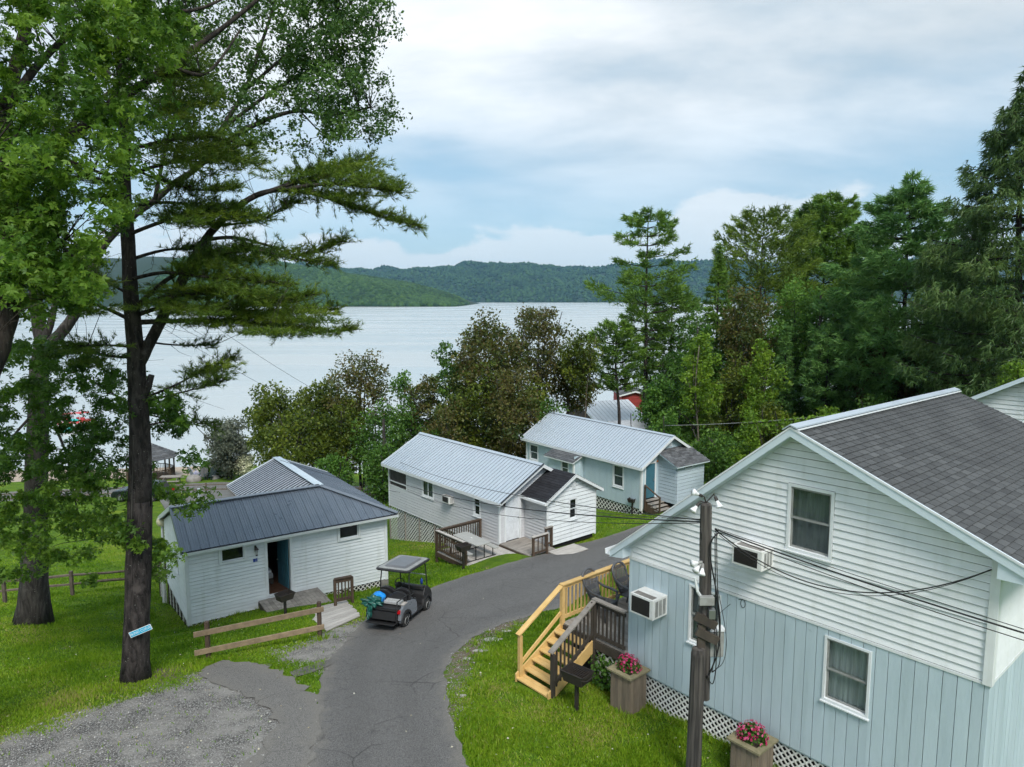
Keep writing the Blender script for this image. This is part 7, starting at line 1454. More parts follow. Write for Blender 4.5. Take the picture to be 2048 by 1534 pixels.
for sgn in (-1, 1):
    y0_ = sgn * .47; dy = sgn * .10; arch = [(-.82 + .30 * math.cos(a), .232 + .30 * math.sin(a)) for a in np.linspace(math.pi, 0, 10)]
    pts = [(-1.20, .34), (-1.12, .30)] + arch + [(-.46, .27), (-.02, .27), (.02, .36), (-.04, .60), (-.12, .70), (-.34, .76), (-.60, .80), (-.95, .76), (-1.18, .66)]
    L(MB().prism([(x, y0_, z) for x, z in pts], (0, dy, 0)), 'rear_fender', 'silver', bevel=.008)
    fl = [(-.82 + r_ * math.cos(a), .232 + r_ * math.sin(a)) for r_, aa in ((.36, np.linspace(math.pi * .98, .05, 10)), (.29, np.linspace(.05, math.pi * .98, 10))) for a in aa]
    L(MB().prism([(x, sgn * .565, z) for x, z in fl], (0, sgn * .045, 0)), 'wheel_flare', 'black')
    fl = [(.82 + r_ * math.cos(a), .232 + r_ * math.sin(a)) for r_, aa in ((.36, np.linspace(math.pi * .95, .05, 10)), (.29, np.linspace(.05, math.pi * .95, 10))) for a in aa]
    L(MB().prism([(x, sgn * .50, z) for x, z in fl], (0, sgn * .09, 0)), 'wheel_flare', 'black')
    L(MB().box((-.5, sgn * .54 - .03, .22), (.56, sgn * .54 + .03, .29)), 'side_sill', 'black', bevel=.01)
    L(MB().box((-1.235, sgn * .50 - .05, .56), (-1.19, sgn * .50 + .05, .68)), 'tail_light', 'redlens', bevel=.008)
    L(MB().tube([(-.50, sgn * .50, .78), (-.52, sgn * .50, 1.3), (-.50, sgn * .48, 1.74)], .02, 8), 'rear_strut', 'black'); L(MB().tube([(1.0, sgn * .48, .72), (.86, sgn * .48, 1.25), (.74, sgn * .47, 1.74)], .02, 8), 'front_strut', 'black')
    L(MB().tube([(-.56, sgn * .50, .72), (-.50, sgn * .52, .92), (-.22, sgn * .52, .93), (-.14, sgn * .50, .74)], .018, 7), 'hip_rail', 'black')
    L(MB().tube([(-1.18, sgn * .50, .30), (-1.36, sgn * .50, .32), (-1.38, sgn * .50, .78), (-1.34, sgn * .50, .98), (-.60, sgn * .50, 1.0), (-.52, sgn * .50, .95)], .018, 7), 'bed_rail', 'black')
cw = [(.56, .32), (.58, .62), (.66, .84), (.80, .90), (.98, .82), (1.18, .66), (1.28, .50), (1.26, .34)]
L(MB().prism([(x, -.54, z) for x, z in cw], (0, 1.08, 0)), 'front_cowl', 'car_paint' if 'car_paint' in M else 'black', bevel=.03); L(MB().box((.56, -.50, .80), (.74, .50, .93)), 'dashboard', 'black', bevel=.03); L(MB().box((1.24, -.5, .26), (1.32, .5, .40)), 'front_bumper', 'black', bevel=.02)
L(MB().box((-.56, -.50, .32), (.0, .50, .60)), 'seat_base', 'black', bevel=.01); L(MB().box((-.50, -.52, .60), (.04, .52, .72)), 'seat_cushion', 'vinyl_black', bevel=.04)
bkp = [(-.52, .74), (-.52, 1.02), (-.47, 1.10), (-.36, 1.15), (-.20, 1.15), (-.08, 1.10), (0, 1.03), (.08, 1.10), (.20, 1.15), (.36, 1.15), (.47, 1.10), (.52, 1.02), (.52, .74)]
L(MB().prism([(-.46 - (z - .74) * .22, y, z) for y, z in bkp], (.11, 0, .02)), 'seat_back', 'vinyl_black', bevel=.028)
rb = [(-.62 - (z - .74) * .10, y, z) for y, z in bkp]; L(MB().prism([(x, y * .98, z - .04) for x, y, z in rb], (-.10, 0, 0)), 'rear_seat_back', 'vinyl_black', bevel=.028)
L(MB().box((-1.18, -.44, .28), (-.60, .44, .66)), 'rear_body', 'black', bevel=.02); L(MB().box((-1.40, -.50, .68), (-.70, .50, .73)), 'cargo_bed', 'black', bevel=.008); L(MB().box((-1.50, -.48, .26), (-1.18, .48, .30)), 'rear_footrest', 'black', bevel=.008); L(MB().tube([(-1.36, -.5, .98), (-1.38, -.5, .76), (-1.38, .5, .76), (-1.36, .5, .98)], .018, 7), 'bed_frame', 'black')
L(MB().box((-1.44, -.5, .40), (-1.40, .5, .66)), 'tail_board', 'black')
def rrect(x0, x1, y0, y1, r, n=5):
    o = []
    for cx, cy_, a0 in ((x1 - r, y1 - r, 0), (x0 + r, y1 - r, 90), (x0 + r, y0 + r, 180), (x1 - r, y0 + r, 270)):
        for k in range(n + 1): a = R(a0 + 90 * k / n); o.append((cx + r * math.cos(a), cy_ + r * math.sin(a)))
    return o
def stack(rings):
    n = len(rings[0][0]); vs = [(x, y, z) for ring, z in rings for x, y in ring]; fs = [tuple(range(n))[::-1], tuple(range((len(rings) - 1) * n, len(rings) * n))]
    for i in range(len(rings) - 1): fs += [(i * n + k, i * n + (k + 1) % n, (i + 1) * n + (k + 1) % n, (i + 1) * n + k) for k in range(n)]
    return MB().add(vs, fs)
L(stack([(rrect(-.78, .98, -.57, .57, .12), 1.74), (rrect(-.80, 1.0, -.59, .59, .13), 1.78), (rrect(-.76, .96, -.56, .56, .13), 1.815)]), 'canopy', 'black', smooth=False)
L(stack([(rrect(-.74, .94, -.54, .54, .12), 1.812), (rrect(-.70, .90, -.50, .50, .12), 1.825)]), 'canopy_border', 'grey_box')
L(stack([(rrect(-.58, .74, -.40, .40, .10), 1.820), (rrect(-.50, .66, -.34, .34, .10), 1.872), (rrect(-.46, .62, -.31, .31, .09), 1.878)]), 'canopy_panel', 'canopy')
L(MB().add([(.99, -.46, .80), (.99, .46, .80), (.75, .46, 1.70), (.75, -.46, 1.70)], [(0, 1, 2, 3)]), 'windscreen', 'glass'); L(MB().beam((.875, -.46, 1.25), (.875, .46, 1.25), .02, .03), 'windscreen_joint', 'curtain_pale')
sw = [(.36 + .055 * math.sin(a) * 1.0, .25 + .17 * math.cos(a), 1.02 + .15 * math.sin(a)) for a in np.linspace(0, 2 * math.pi, 21)]; stw = L(MB().tube(sw, .016, 6), 'steering_wheel', 'black', smooth=True); L(MB().box((.33, .20, .98), (.38, .30, 1.06)), 'hub', 'black', stw, bevel=.01); L(MB().tube([(.36, .10, 1.02), (.36, .40, 1.02)], .014, 5), 'spoke', 'black', stw); L(MB().tube([(.36, .25, 1.02), (.62, .25, .78)], .022, 6), 'column', 'black', stw)
def blobby(loc, sz, mat, name, label, cat, seed, amp=.18, sub=4, flatbase=True, group=None, freq=3.5):
    bm = bmesh.new(); bmesh.ops.create_icosphere(bm, subdivisions=sub, radius=1.0); g2 = np.random.default_rng(seed); K_ = g2.normal(0, freq, (9, 3)); ph = g2.uniform(0, 6.28, 9)
    for v in bm.verts:
        c = np.array(v.co); d = sum(math.sin(K_[i] @ c + ph[i]) / (1 + i * .4) for i in range(9)) * amp; v.co *= 1 + d
        if flatbase and v.co.z < -.55: v.co.z = -.55 - (v.co.z + .55) * -.1
        v.co.x *= sz[0]; v.co.y *= sz[1]; v.co.z *= sz[2]
    zmin = min(v.co.z for v in bm.verts); bmesh.ops.translate(bm, verts=bm.verts, vec=(0, 0, -zmin)); me = bpy.data.meshes.new(name); bm.to_mesh(me); bm.free(); me.shade_smooth(); me.materials.append(mat)
    o = link(name, me); o.location = loc; return tag(o, label, cat, group)
MCt = Matrix.LocRotScale(cart.location, cart.rotation_euler, None)
blobby(tuple(MCt @ Vector((-1.0, .34, .735))), (.24, .20, .19), pmat('blue_nylon', (.008, .26, .72), (.006, .2, .6), 5, .45, 0, .4, 12), 'blue_bag', 'bright blue nylon bag on the golf cart cargo bed', 'bag', 5, .12)
blobby(tuple(MCt @ Vector((-1.22, .36, .73))), (.27, .22, .15), pmat('green_nylon', (.006, .085, .065), (.005, .06, .05), 5, .4, 0, .5, 12), 'green_tarp', 'dark green crumpled tarp hanging over the rear corner of the golf cart', 'tarp', 8, .22, freq=5)
gt_ = blobby(tuple(MCt @ Vector((-1.40, .36, .42))), (.06, .2, .22), pmat('green_nylon_fold', (.006, .085, .065), (.005, .06, .05), 5, .4, 0, .5, 12), 'hanging_fold', None, None, 9, .25, freq=5); par_ = [o for o in bpy.data.objects if o.name.startswith('green_tarp')][0]; gt_.location = Vector(gt_.location) - Vector(par_.location); gt_.parent = par_
crate = thing('carton', 'flat pale carton lying across the golf cart seat deck', 'carton', tuple(MCt @ Vector((-.84, -.12, .735))), HDG); link('carton_body', MB().box((-.13, -.3, 0), (.13, .25, .07)).mesh('c', M['curtain_pale'], bevel=.006), crate); link('carton_flap', MB().box((-.14, -.44, .01), (.10, -.305, .03)).mesh('f', M['wood_pale']), crate)
btl = thing('drink_bottle', 'small blue bottle in the golf cart dashboard', 'bottle', tuple(MCt @ Vector((.62, -.42, .935)))); link('bottle_body', MB().lathe([(0, 0), (.04, 0), (.04, .14), (.02, .17), (.02, .2), (0, .2)], 10).mesh('b', M['blue_enamel'], smooth=True), btl)
# ================================================================== picnic table on the low deck
pt0, pt1 = atz(919.6, 1066.3, -.27), atz(967.8, 1088, -.27); pc = (pt0 + pt1) / 2; pa = math.atan2(pt1.y - pt0.y, pt1.x - pt0.x)
def picnic(loc, rz, label, top, leg, L=1.83, steel=True):
    a = thing('picnic_table', label, 'picnic table', loc, rz); K_ = lambda mb, n, m, par=a, **k: link(n, mb.mesh(n, m, 0, **k), par)
    if steel:
        K_(stack([(rrect(-L/2, L/2, -.38, .38, .10), .72), (rrect(-L/2, L/2, -.38, .38, .10), .75)]), 'tabletop', top)
        for y in (-.68, .68): K_(stack([(rrect(-L/2, L/2, y - .13, y + .13, .06), .42), (rrect(-L/2, L/2, y - .13, y + .13, .06), .445)]), 'bench_seat', top)
        for x in (-.62, .62):
            K_(MB().tube([(x, -.82, .02), (x, .82, .02)], .022, 6), 'foot_bar', leg)
            for y, z in ((-.22, .72), (.22, .72), (-.68, .42), (.68, .42)): K_(MB().tube([(x, y, .02), (x, y, z)], .022, 6), 'leg', leg)
    else:
        for k in range(5): K_(MB().box((-L/2, -.37 + k * .15, .72), (L/2, -.37 + k * .15 + .14, .76)), 'top_board', top)
        for y in (-.75, .75):
            for k in range(2): K_(MB().box((-L/2, y - .14 + k * .14, .42), (L/2, y - .01 + k * .14, .46)), 'seat_board', top)
        for x in (-.6, .6):
            K_(MB().beam((x, -.78, .40), (x, .78, .40), .04, .09), 'crossbar', leg)
            for s_ in (-1, 1): K_(MB().beam((x, s_ * .68, 0), (x, s_ * .22, .72), .04, .09), 'leg', leg)
    return a
picnic((pc.x, pc.y, z2 + .003), pa, 'grey-topped picnic table on black pipe legs on the low deck', pmat('grey_tabletop', (.36, .36, .34), (.33, .33, .31), 3, .5, 0), M['black'])
bowl = thing('ash_tray', 'tiny white dish on the grey picnic table', 'dish', (pc.x, pc.y, z2 + .754)); link('dish', MB().lathe([(0, 0), (.03, 0), (.045, .025), (.04, .025), (.025, .008), (0, .008)], 12).mesh('d', M['sign_white'], smooth=True), bowl)
# ================================================================== globe lamp and vent pipe by the open-door cabin
lp = gp(328, 1206); lt = at(324, 1043, lp.y); gb = thing('globe_lamp', 'pale yellow globe lamp on a white post at the cabin corner', 'lamp post', tuple(lp))
link('post', MB().tube([(0, 0, -.1), (lt.x - lp.x, 0, lt.z - lp.z - .18)], [.055, .05], 10).mesh('post', M['trim']), gb); link('globe', MB().lathe([(.06, -.2)] + [(.215 * math.sin(a), -.215 * math.cos(a)) for a in np.linspace(.3, math.pi, 12)], 18, (lt.x - lp.x, 0, lt.z - lp.z)).mesh('globe', M['globe'], smooth=True), gb); link('collar', MB().lathe([(.05, 0), (.08, .02), (.08, .05), (.06, .06)], 12, (lt.x - lp.x, 0, lt.z - lp.z - .24)).mesh('collar', M['trim']), gb)
vp = MJ.inverted() @ at(398, 990, 26.6); MB().tube([(vp.x, vp.y, 1.9), (vp.x, vp.y, at(398, 977, 26.6).z)], .055, 10).build('vent_pipe', M['trim'], J)
# ================================================================== beach end: gazebo, chairs, table, boulders, sign, car, boats
gc = gp(303, 958); gzb = thing('gazebo', 'octagonal wooden gazebo with shingle roof behind the pine trunk', 'gazebo', tuple(gc), .2); L = lambda mb, n, m, par=gzb, **k: link(n, mb.mesh(n, M[m], 0, **k), par)
oc = lambda r, k, z: (r * math.cos(R(45 * k + 22.5)), r * math.sin(R(45 * k + 22.5)), z)
L(MB().prism([oc(2.2, k, .05) for k in range(8)], (0, 0, .15)), 'platform', 'wood_brown')
for k in range(8):
    x, y, _ = oc(2.1, k, 0); L(MB().box((x - .06, y - .06, .2), (x + .06, y + .06, 2.35)), 'post', 'wood_brown'); p, q = Vector(oc(2.1, k, 0)), Vector(oc(2.1, k + 1, 0))
    L(MB().add([oc(2.65, k, 2.25), oc(2.65, k + 1, 2.25), (0, 0, 3.65)], [(0, 1, 2)]), 'roof_face', 'wood_grey'); L(MB().beam(p + Vector((0, 0, 2.3)), q + Vector((0, 0, 2.3)), .08, .16), 'header', 'wood_brown')
    for j in range(9):
        f0, f1 = j / 9.5, (j + 1.05) / 9.5; a_, b_ = [Vector(oc(2.67, kk, 2.27)).lerp(Vector((0, 0, 3.67)), 0) for kk in (k, k + 1)]; tp = Vector((0, 0, 3.68)); mb = MB(); mb.add([a_.lerp(tp, f0) + Vector((0, 0, .03)), b_.lerp(tp, f0) + Vector((0, 0, .03)), b_.lerp(tp, f1) + Vector((0, 0, .005)), a_.lerp(tp, f1) + Vector((0, 0, .005)), a_.lerp(tp, f0), b_.lerp(tp, f0)], [(0, 1, 2, 3), (0, 4, 5, 1)]); L(mb, 'shingle_course', 'shingle_mix')
    if k != 5:
        L(MB().beam(p + Vector((0, 0, 1.1)), q + Vector((0, 0, 1.1)), .08, .05), 'handrail', 'wood_brown'); L(MB().beam(p + Vector((0, 0, .32)), q + Vector((0, 0, .32)), .05, .06), 'lower_rail', 'wood_brown')
        for j in range(1, 11): c = p.lerp(q, j / 11); L(MB().box((c.x - .02, c.y - .02, .3), (c.x + .02, c.y + .02, 1.1)), 'baluster', 'wood_brown')
def adirondack(u, v, rz, mat, label, s=1.0):
    p = gp(u, v); a = thing('garden_chair', label, 'chair', tuple(p), rz, 'chairs round the fire pit'); K_ = lambda mb, n: link(n, mb.mesh(n, mat, 0), a)
    for k in range(5): K_(MB().beam((-.25 + k * .125, .28, .22), (-.27 + k * .135, .62, 1.0 + .06 * (2 - abs(k - 2))), .11, .02, (0, 1, 0)), 'back_slat')
    for k in range(5): K_(MB().box((-.28, -.35 + k * .13, .36 - k * .03), (.28, -.24 + k * .13, .38 - k * .03)), 'seat_slat')
    for s_ in (-1, 1):
        K_(MB().box((s_ * .36 - .07, -.42, .56), (s_ * .36 + .07, .42, .585)), 'armrest'); K_(MB().box((s_ * .33 - .02, -.40, 0), (s_ * .33 + .02, -.30, .56)), 'leg'); K_(MB().beam((s_ * .31, -.35, .34), (s_ * .31, .62, .03), .03, .11), 'rear_rail')
cm = lambda n, c: pmat(n, c, None, 4, .5, 0)
adirondack(390, 953, 2.6, cm('lavender_resin', (.42, .43, .58)), 'lavender garden chair between the boulder and the water'); adirondack(431, 951, -1.9, cm('aqua_resin', (.16, .40, .44)), 'aqua garden chair facing the fire pit'); adirondack(408, 960, .3, cm('dark_resin', (.02, .025, .03)), 'black garden chair nearest the boulder'); adirondack(421, 959, -.2, cm('dark_green_resin', (.02, .045, .04)), 'dark green garden chair beside the black one'); adirondack(441, 955, -2.2, cm('sage_resin', (.16, .19, .17)), 'sage garden chair furthest right by the fire pit')
p = gp(388, 963); blobby((p.x, p.y, p.z - .15), (.75, .55, .5), M['stone'], 'boulder', 'large grey boulder beside the lower road', 'boulder', 31, .07, 3, freq=1.5); p = gp(411, 949); blobby((p.x, p.y, p.z - .1), (.65, .5, .4), M['stone'], 'boulder', 'flat boulder behind the black garden chair', 'boulder', 32, .07, 3, freq=1.5); p = gp(430, 958); blobby((p.x, p.y, p.z - .1), (.4, .35, .28), M['stone'], 'boulder', 'small rock beside the dark green garden chair', 'boulder', 33, .08, 3, freq=1.5)
p = gp(343, 968); picnic(tuple(p), .15, 'grey wooden picnic table beside the gazebo', M['wood_grey'], M['wood_grey'], steel=False)
sp_ = gp(482, 951); sb = thing('notice_sign', 'white notice board with red boxes on two posts by the shore', 'sign', tuple(sp_), .15); L = lambda mb, n, m, par=sb, **k: link(n, mb.mesh(n, M[m], 0, **k), par)
for x in (-.2, .2): L(MB().box((x - .04, -.04, -.1), (x + .04, .04, 1.9)), 'post', 'wood_grey')
bd_ = L(MB().box((-.32, -.07, 1.15), (.32, -.045, 1.72)), 'board', 'sign_white')
for z, w_ in ((1.58, .2), (1.48, .24), (1.36, .22), (1.27, .16)): L(MB().box((-w_, -.074, z - .02), (w_, -.0705, z + .02)), 'print_line', 'grey_box', bd_)
for x in (-.27, .12): L(MB().box((x, -.09, .78), (x + .2, -.045, 1.10)), 'red_box', 'redlens')
# dark car on the lower road
cp = gp(286, 1000); car = thing('parked_car', 'dark car with red tail light half hidden behind the pine trunk', 'car', tuple(cp), R(172)); L = lambda mb, n, m, par=car, **k: link(n, mb.mesh(n, M[m], 0, **k), par); M['car_paint'] = pmat('dark_green_car_paint', (.018, .026, .026), None, 3, .25, 0, metal=.3)
sec = [(-2.2, .35), (-2.25, .75), (-2.05, 1.0), (-.75, 1.05), (.9, 1.0), (2.0, .85), (2.2, .6), (2.2, .32)]; L(MB().prism([(x, -.85, z) for x, z in sec], (0, 1.7, 0)), 'body', 'car_paint', bevel=.08)
L(MB().prism([(x, -.72, z) for x, z in [(-2.0, 1.0), (-1.65, 1.5), (.0, 1.52), (.95, 1.0)]], (0, 1.44, 0)), 'cabin', 'black', bevel=.06); L(stack([(rrect(-1.6, .0, -.66, .66, .15), 1.50), (rrect(-1.5, -.1, -.6, .6, .15), 1.545)]), 'roof', 'car_paint')
for x in (-1.35, 1.35):
    for y in (-.8, .8): w = L(MB().lathe([(.12, -.1), (.3, -.1), (.33, 0), (.3, .1), (.12, .1)], 18, (x, y, .33), (0, 1, 0)), 'wheel', 'tyre', smooth=True); L(MB().lathe([(0, .1), (.18, .105), (.2, .09)], 14, (x, y, .33), (0, -1 if y < 0 else 1, 0)), 'rim', 'steel', w)
for y in (-.7, .7): L(MB().box((-2.27, y - .13, .72), (-2.2, y + .13, .95)), 'tail_light', 'redlens')
# pedal boats moored past the trees
for i, (u, v, rz, c, lb) in enumerate([(148, 862, .9, (.0, .45, .40), 'turquoise and white pedal boat'), (140, 848, .7, (.6, .12, .12), 'pink-red pedal boat beyond the turquoise one'), (168, 845, 1.1, (.55, .05, .05), 'red pedal boat furthest right')]):
    p = atz(u, v, LAKE_Z + .3); a = thing('pedal_boat', lb + ' floating behind the maple leaves', 'boat', (p.x, p.y, LAKE_Z - .1), rz, 'moored pedal boats'); mm = cm('boat_shell_%d' % i, c)
    for s_ in (-1, 1): link('hull', stack([(rrect(-1.5, 1.5, s_ * .55 - .28, s_ * .55 + .28, .25), 0), (rrect(-1.75, 1.75, s_ * .55 - .35, s_ * .55 + .35, .3), .55)]).mesh('hull', M['sign_white']), a)
    link('deck', stack([(rrect(-1.6, 1.4, -.8, .8, .3), .551), (rrect(-1.5, 1.3, -.75, .75, .3), .8)]).mesh('deck', mm), a); link('seat', MB().box((-.7, -.7, .8), (-.2, .7, 1.25)).mesh('seat', mm, bevel=.08), a); link('canopy', stack([(rrect(-1.1, .6, -.8, .8, .2), 1.9), (rrect(-1.0, .5, -.7, .7, .2), 1.98)]).mesh('canopy', mm), a)
    for x in (-1.0, .5):
        for y in (-.7, .7): link('strut', MB().tube([(x, y, .7), (x, y, 1.92)], .03, 5).mesh('strut', M['trim']), a)
# ================================================================== buildings further off
def simple_house(name, label, cat, loc, rz, w, d, h, pk, wall, roof, wins=(), over=.4, courses=8, strip=.45, door=None):
    a = thing(name, label, cat, loc, rz); L = lambda mb, n, m, par=a, **k: link(n, mb.mesh(n, m, 0, **k), par)
    k = 0
    while k < courses:
        z0_, z1_ = h * k / courses, h * (k + 1) / courses; mb = MB(); t = .02; mb.add([(-w/2 - t, -d/2 - t, z0_), (w/2 + t, -d/2 - t, z0_), (w/2 + t, d/2 + t, z0_), (-w/2 - t, d/2 + t, z0_), (-w/2, -d/2, z1_), (w/2, -d/2, z1_), (w/2, d/2, z1_), (-w/2, d/2, z1_)], [(0, 1, 5, 4), (1, 2, 6, 5), (2, 3, 7, 6), (3, 0, 4, 7), (0, 3, 2, 1)]); L(mb, 'siding_board', wall); k += 1
    for y in (-d/2, d/2): L(MB().prism([(-w/2, y - .01, h), (w/2, y - .01, h), (0, y - .01, pk - .05)], (0, .02, 0)), 'gable', wall)
    for s_ in (-1, 1):
        n = max(3, int((d + 2 * over) / strip)); sl__ = (pk - h) / (w / 2)
        for j in range(n):
            y0_, y1_ = -d/2 - over + j * (d + 2*over) / n, -d/2 - over + (j + .97) * (d + 2*over) / n; ex = s_ * (w/2 + over); ez_ = h - over * sl__; mb = MB(); mb.prism([(0, y0_, pk + .05), (ex, y0_, ez_ + .05), (ex, y0_, ez_), (0, y0_, pk)], (0, (y1_ - y0_) * .93, 0)); L(mb, 'roof_panel', roof)
        for y in (-d/2 - over, d/2 + over - .02): L(MB().prism([(0, y, pk), (s_ * (w/2 + over), y, h - over * sl__), (s_ * (w/2 + over), y, h - over * sl__ - .2), (0, y, pk - .2)], (0, .02 if y < 0 else .02, 0)), 'rake_board', M['trim'])
    for (x, z, ww, hh) in wins:
        f = L(MB().box((x - ww/2 - .08, -d/2 - .06, z - .08), (x + ww/2 + .08, -d/2 - .021, z + hh + .08)), 'window', M['trim']); L(MB().box((x - ww/2, -d/2 - .065, z), (x + ww/2, -d/2 - .061, z + hh)), 'pane', M['dark'], f); L(MB().box((x - ww/2, -d/2 - .07, z + hh/2 - .02), (x + ww/2, -d/2 - .066, z + hh/2 + .02)), 'sash_bar', M['trim'], f)
    return a
# white neighbour at the right edge
pk = at(2058, 752, 25); gnd = gz(pk.x, pk.y); nb = thing('white_neighbour_house', 'white lap-sided gable of the next house showing behind the shingle roof', 'house', (pk.x, pk.y, gnd), AA)
hw_, sN = 4.2, .56; hp = pk.z
siding(nb, FRONT(-hw_, 0), .05, 2 * hw_ - .05, gnd + .5, hp, M['vinyl'], (), [(-sN, 1, hp - .12 - sN * hw_), (sN, 1, hp - .12 + sN * hw_)], h=.16)
MB().prism([(-hw_ + .1, .06, gnd), (hw_ - .1, .06, gnd), (hw_ - .1, .06, hp - sN * hw_), (0, .06, hp - .3), (-hw_ + .1, .06, hp - sN * hw_)], (0, 7, 0)).build('wall_core', M['vinyl'], nb)
gable_roof(nb, -hw_ - .4, hw_ + .4, 0, hp, sN, -.35, 7.3, None, rake='trim_blue'); MB().prism([(-hw_ - .4, -.33, hp - sN * (hw_ + .4) + .0), (0, -.33, hp), (hw_ + .4, -.33, hp - sN * (hw_ + .4)), (hw_ + .4, -.33, hp - sN * (hw_ + .4) + .03), (0, -.33, hp + .03), (-hw_ - .4, -.33, hp - sN * (hw_ + .4) + .03)], (0, 7.6, 0)).build('shingle_slope', M['shingle'], nb)
M['white_roof'] = pmat('white_metal_roof', (.60, .63, .66), (.54, .57, .60), 2, .5, .06)
c = at(1205, 838, 74); simple_house('white_roofed_pavilion', 'open pavilion with a wide white roof beyond the light blue cabin', 'pavilion', (c.x + .5, c.y + 3, gz(c.x, c.y + 3) - .2), R(-72), 8.4, 5.0, at(1190, 833, 74).z - gz(c.x, c.y + 3) + .1, at(1222, 802, 78).z - gz(c.x, c.y + 3) + .35, M['wood_brown'], M['white_roof'], (), .5, 3)
c = at(1256, 806, 92); simple_house('red_cabin', 'red cabin with a white-framed window beyond the white pavilion', 'cabin', (c.x + .6, c.y + 2, gz(c.x, c.y + 2) - .3), R(4), 3.4, 5, at(1250, 787, 92).z - gz(c.x, c.y + 2) + .3, at(1250, 787, 92).z - gz(c.x, c.y + 2) + .75, M['red_wood'], M['shingle_mix'], ((-1.0, 1.2, .6, 1.1),), .4, 10)
c = at(1272, 850, 60); simple_house('grey_roofed_shed', 'small shed with ribbed grey roof behind the light blue cabin', 'shed', (c.x, c.y + 2, gz(c.x, c.y + 2) - .1), R(-70), 4.6, 4.2, at(1272, 858, 60).z - gz(c.x, c.y + 2), at(1272, 838, 62).z - gz(c.x, c.y + 2), M['wood_grey'], M['metal_white'], (), .3, 6, .2)
c = at(1655, 800, 62); simple_house('white_roofed_shed', 'long low white-roofed shed showing between the dark trunks', 'shed', (c.x, c.y, gz(c.x, c.y) - .1), R(-78), 5.2, 8.5, max(1.6, at(1655, 792, 62).z - gz(c.x, c.y)), max(2.6, at(1655, 765, 62).z - gz(c.x, c.y)), M['vinyl_grey'], M['white_roof'], (), .4, 6, .5)
# ================================================================== grass blades, pebbles, litter
HOUSES = [[tuple((MA @ Vector(p)).xy) for p in ((-.0, -.02, 0), (WA, -.02, 0), (WA, DA, 0), (0, DA, 0))], [tuple((MJ @ Vector(p)).xy) for p in ((0, .02, 0), (WJ, .02, 0), (WJ, 7.5, 0), (0, 7.5, 0))], [tuple((MC @ Vector(p)).xy) for p in ((0, 0, 0), (1.5, 0, 0), (1.5, -1.5, 0), (4.7, -1.5, 0), (4.7, 9.5, 0), (0, 9.5, 0))],
          [tuple((MC @ Vector(p)).xy) for p in ((-2.5, -2.4, 0), (2.6, -2.9, 0), (2.6, 0, 0), (-2.5, 1.2, 0))], [tuple((MJ @ Vector(p)).xy) for p in ((2.3, -1.75, 0), (4.6, -1.75, 0), (4.6, 0, 0), (2.3, 0, 0))], [tuple((MA @ Vector(p)).xy) for p in ((-2.12, -1.75, 0), (-.9, -1.75, 0), (-.9, -.1, 0), (-2.12, -.1, 0))], [tuple((MJ @ q).xy) for q in (q0, q1, q2, q3)]]
g = np.random.default_rng(5)
def scatter(n, x0, x1, y0, y1, pw=1.6):
    y = (g.uniform(0, 1, n) * (y1 ** (1 - pw) - y0 ** (1 - pw)) + y0 ** (1 - pw)) ** (1 / (1 - pw)); x = g.uniform(0, 1, n); half = .78 * y + 1.5
    x = -half + 2 * half * x; k = (x > x0) & (x < x1); return x[k], y[k]
x, y = scatter(700000, -44, 9, 10.0, 44); k = g.uniform(0, 1, len(x)) < np.clip((44 - y) / 12, .0, 1) * np.clip((x + 44) / 14, 0, 1); x, y = x[k], y[k]
keep = np.ones(len(x), bool)
for P in [ROAD, APRON] + HOUSES: keep &= sdist(x, y, P) < -.03
x, y = x[keep], y[keep]
gd = np.maximum(sdist(x, y, LOT), np.maximum(sdist(x, y, VERGE), sdist(x, y, EDGE))); wob = .35 * np.sin(x * 2.3 + y) + .3 * np.sin(y * 3.1 - x * 1.3)
keep = g.uniform(0, 1, len(x)) < np.clip(.5 - (gd + wob * .6) * 1.6, .012, 1); x, y = x[keep], y[keep]; thin = np.sin(x * 1.9 + 2 * np.sin(y * .7)) * np.sin(y * 1.6 + 1.5 * np.sin(x * .9)); keep = (thin < .55) | (g.uniform(0, 1, len(x)) < .3); x, y = x[keep][:330000], y[keep][:330000]
z = ground(x, y); n = len(x); hgt = g.uniform(.03, .075, n) * (1 + .5 * (np.sin(x * 1.7) * np.sin(y * 1.3) > .3)); a = g.uniform(0, 6.283, n); w = .006 + .0007 * y; ln = g.normal(0, .025, (n, 2))
V = np.stack([np.c_[x - np.cos(a) * w, y - np.sin(a) * w, z - .004], np.c_[x + np.cos(a) * w, y + np.sin(a) * w, z - .004], np.c_[x + ln[:, 0], y + ln[:, 1], z + hgt]], 1).reshape(-1, 3)
M['grass'] = leafmat('grass_blade', [(0.0, (0.055, 0.140, 0.007)), (0.45, (0.145, 0.270, 0.012)), (0.85, (0.26, 0.37, 0.026)), (1.0, (0.34, 0.31, 0.11))], .4)
tn = np.clip(.48 + .26 * np.sin(x * .55 + 1) * np.sin(y * .5 + .4) + .16 * np.sin(x * 1.4 + y * .6) * np.sin(y * 1.7) + .12 * np.sin(x * 3.1) * np.sin(y * 2.7) + .15 * np.clip(np.sin(x * 1.9 + 2 * np.sin(y * .7)) * np.sin(y * 1.6 + 1.5 * np.sin(x * .9)) - .35, 0, 1) + g.normal(0, .15, n), 0, 1)
tag(link('grass', np_mesh('grass', V, np.arange(3 * n).reshape(-1, 3), M['grass'], tn)), 'short green grass blades over the lawns', 'grass', None, 'stuff')
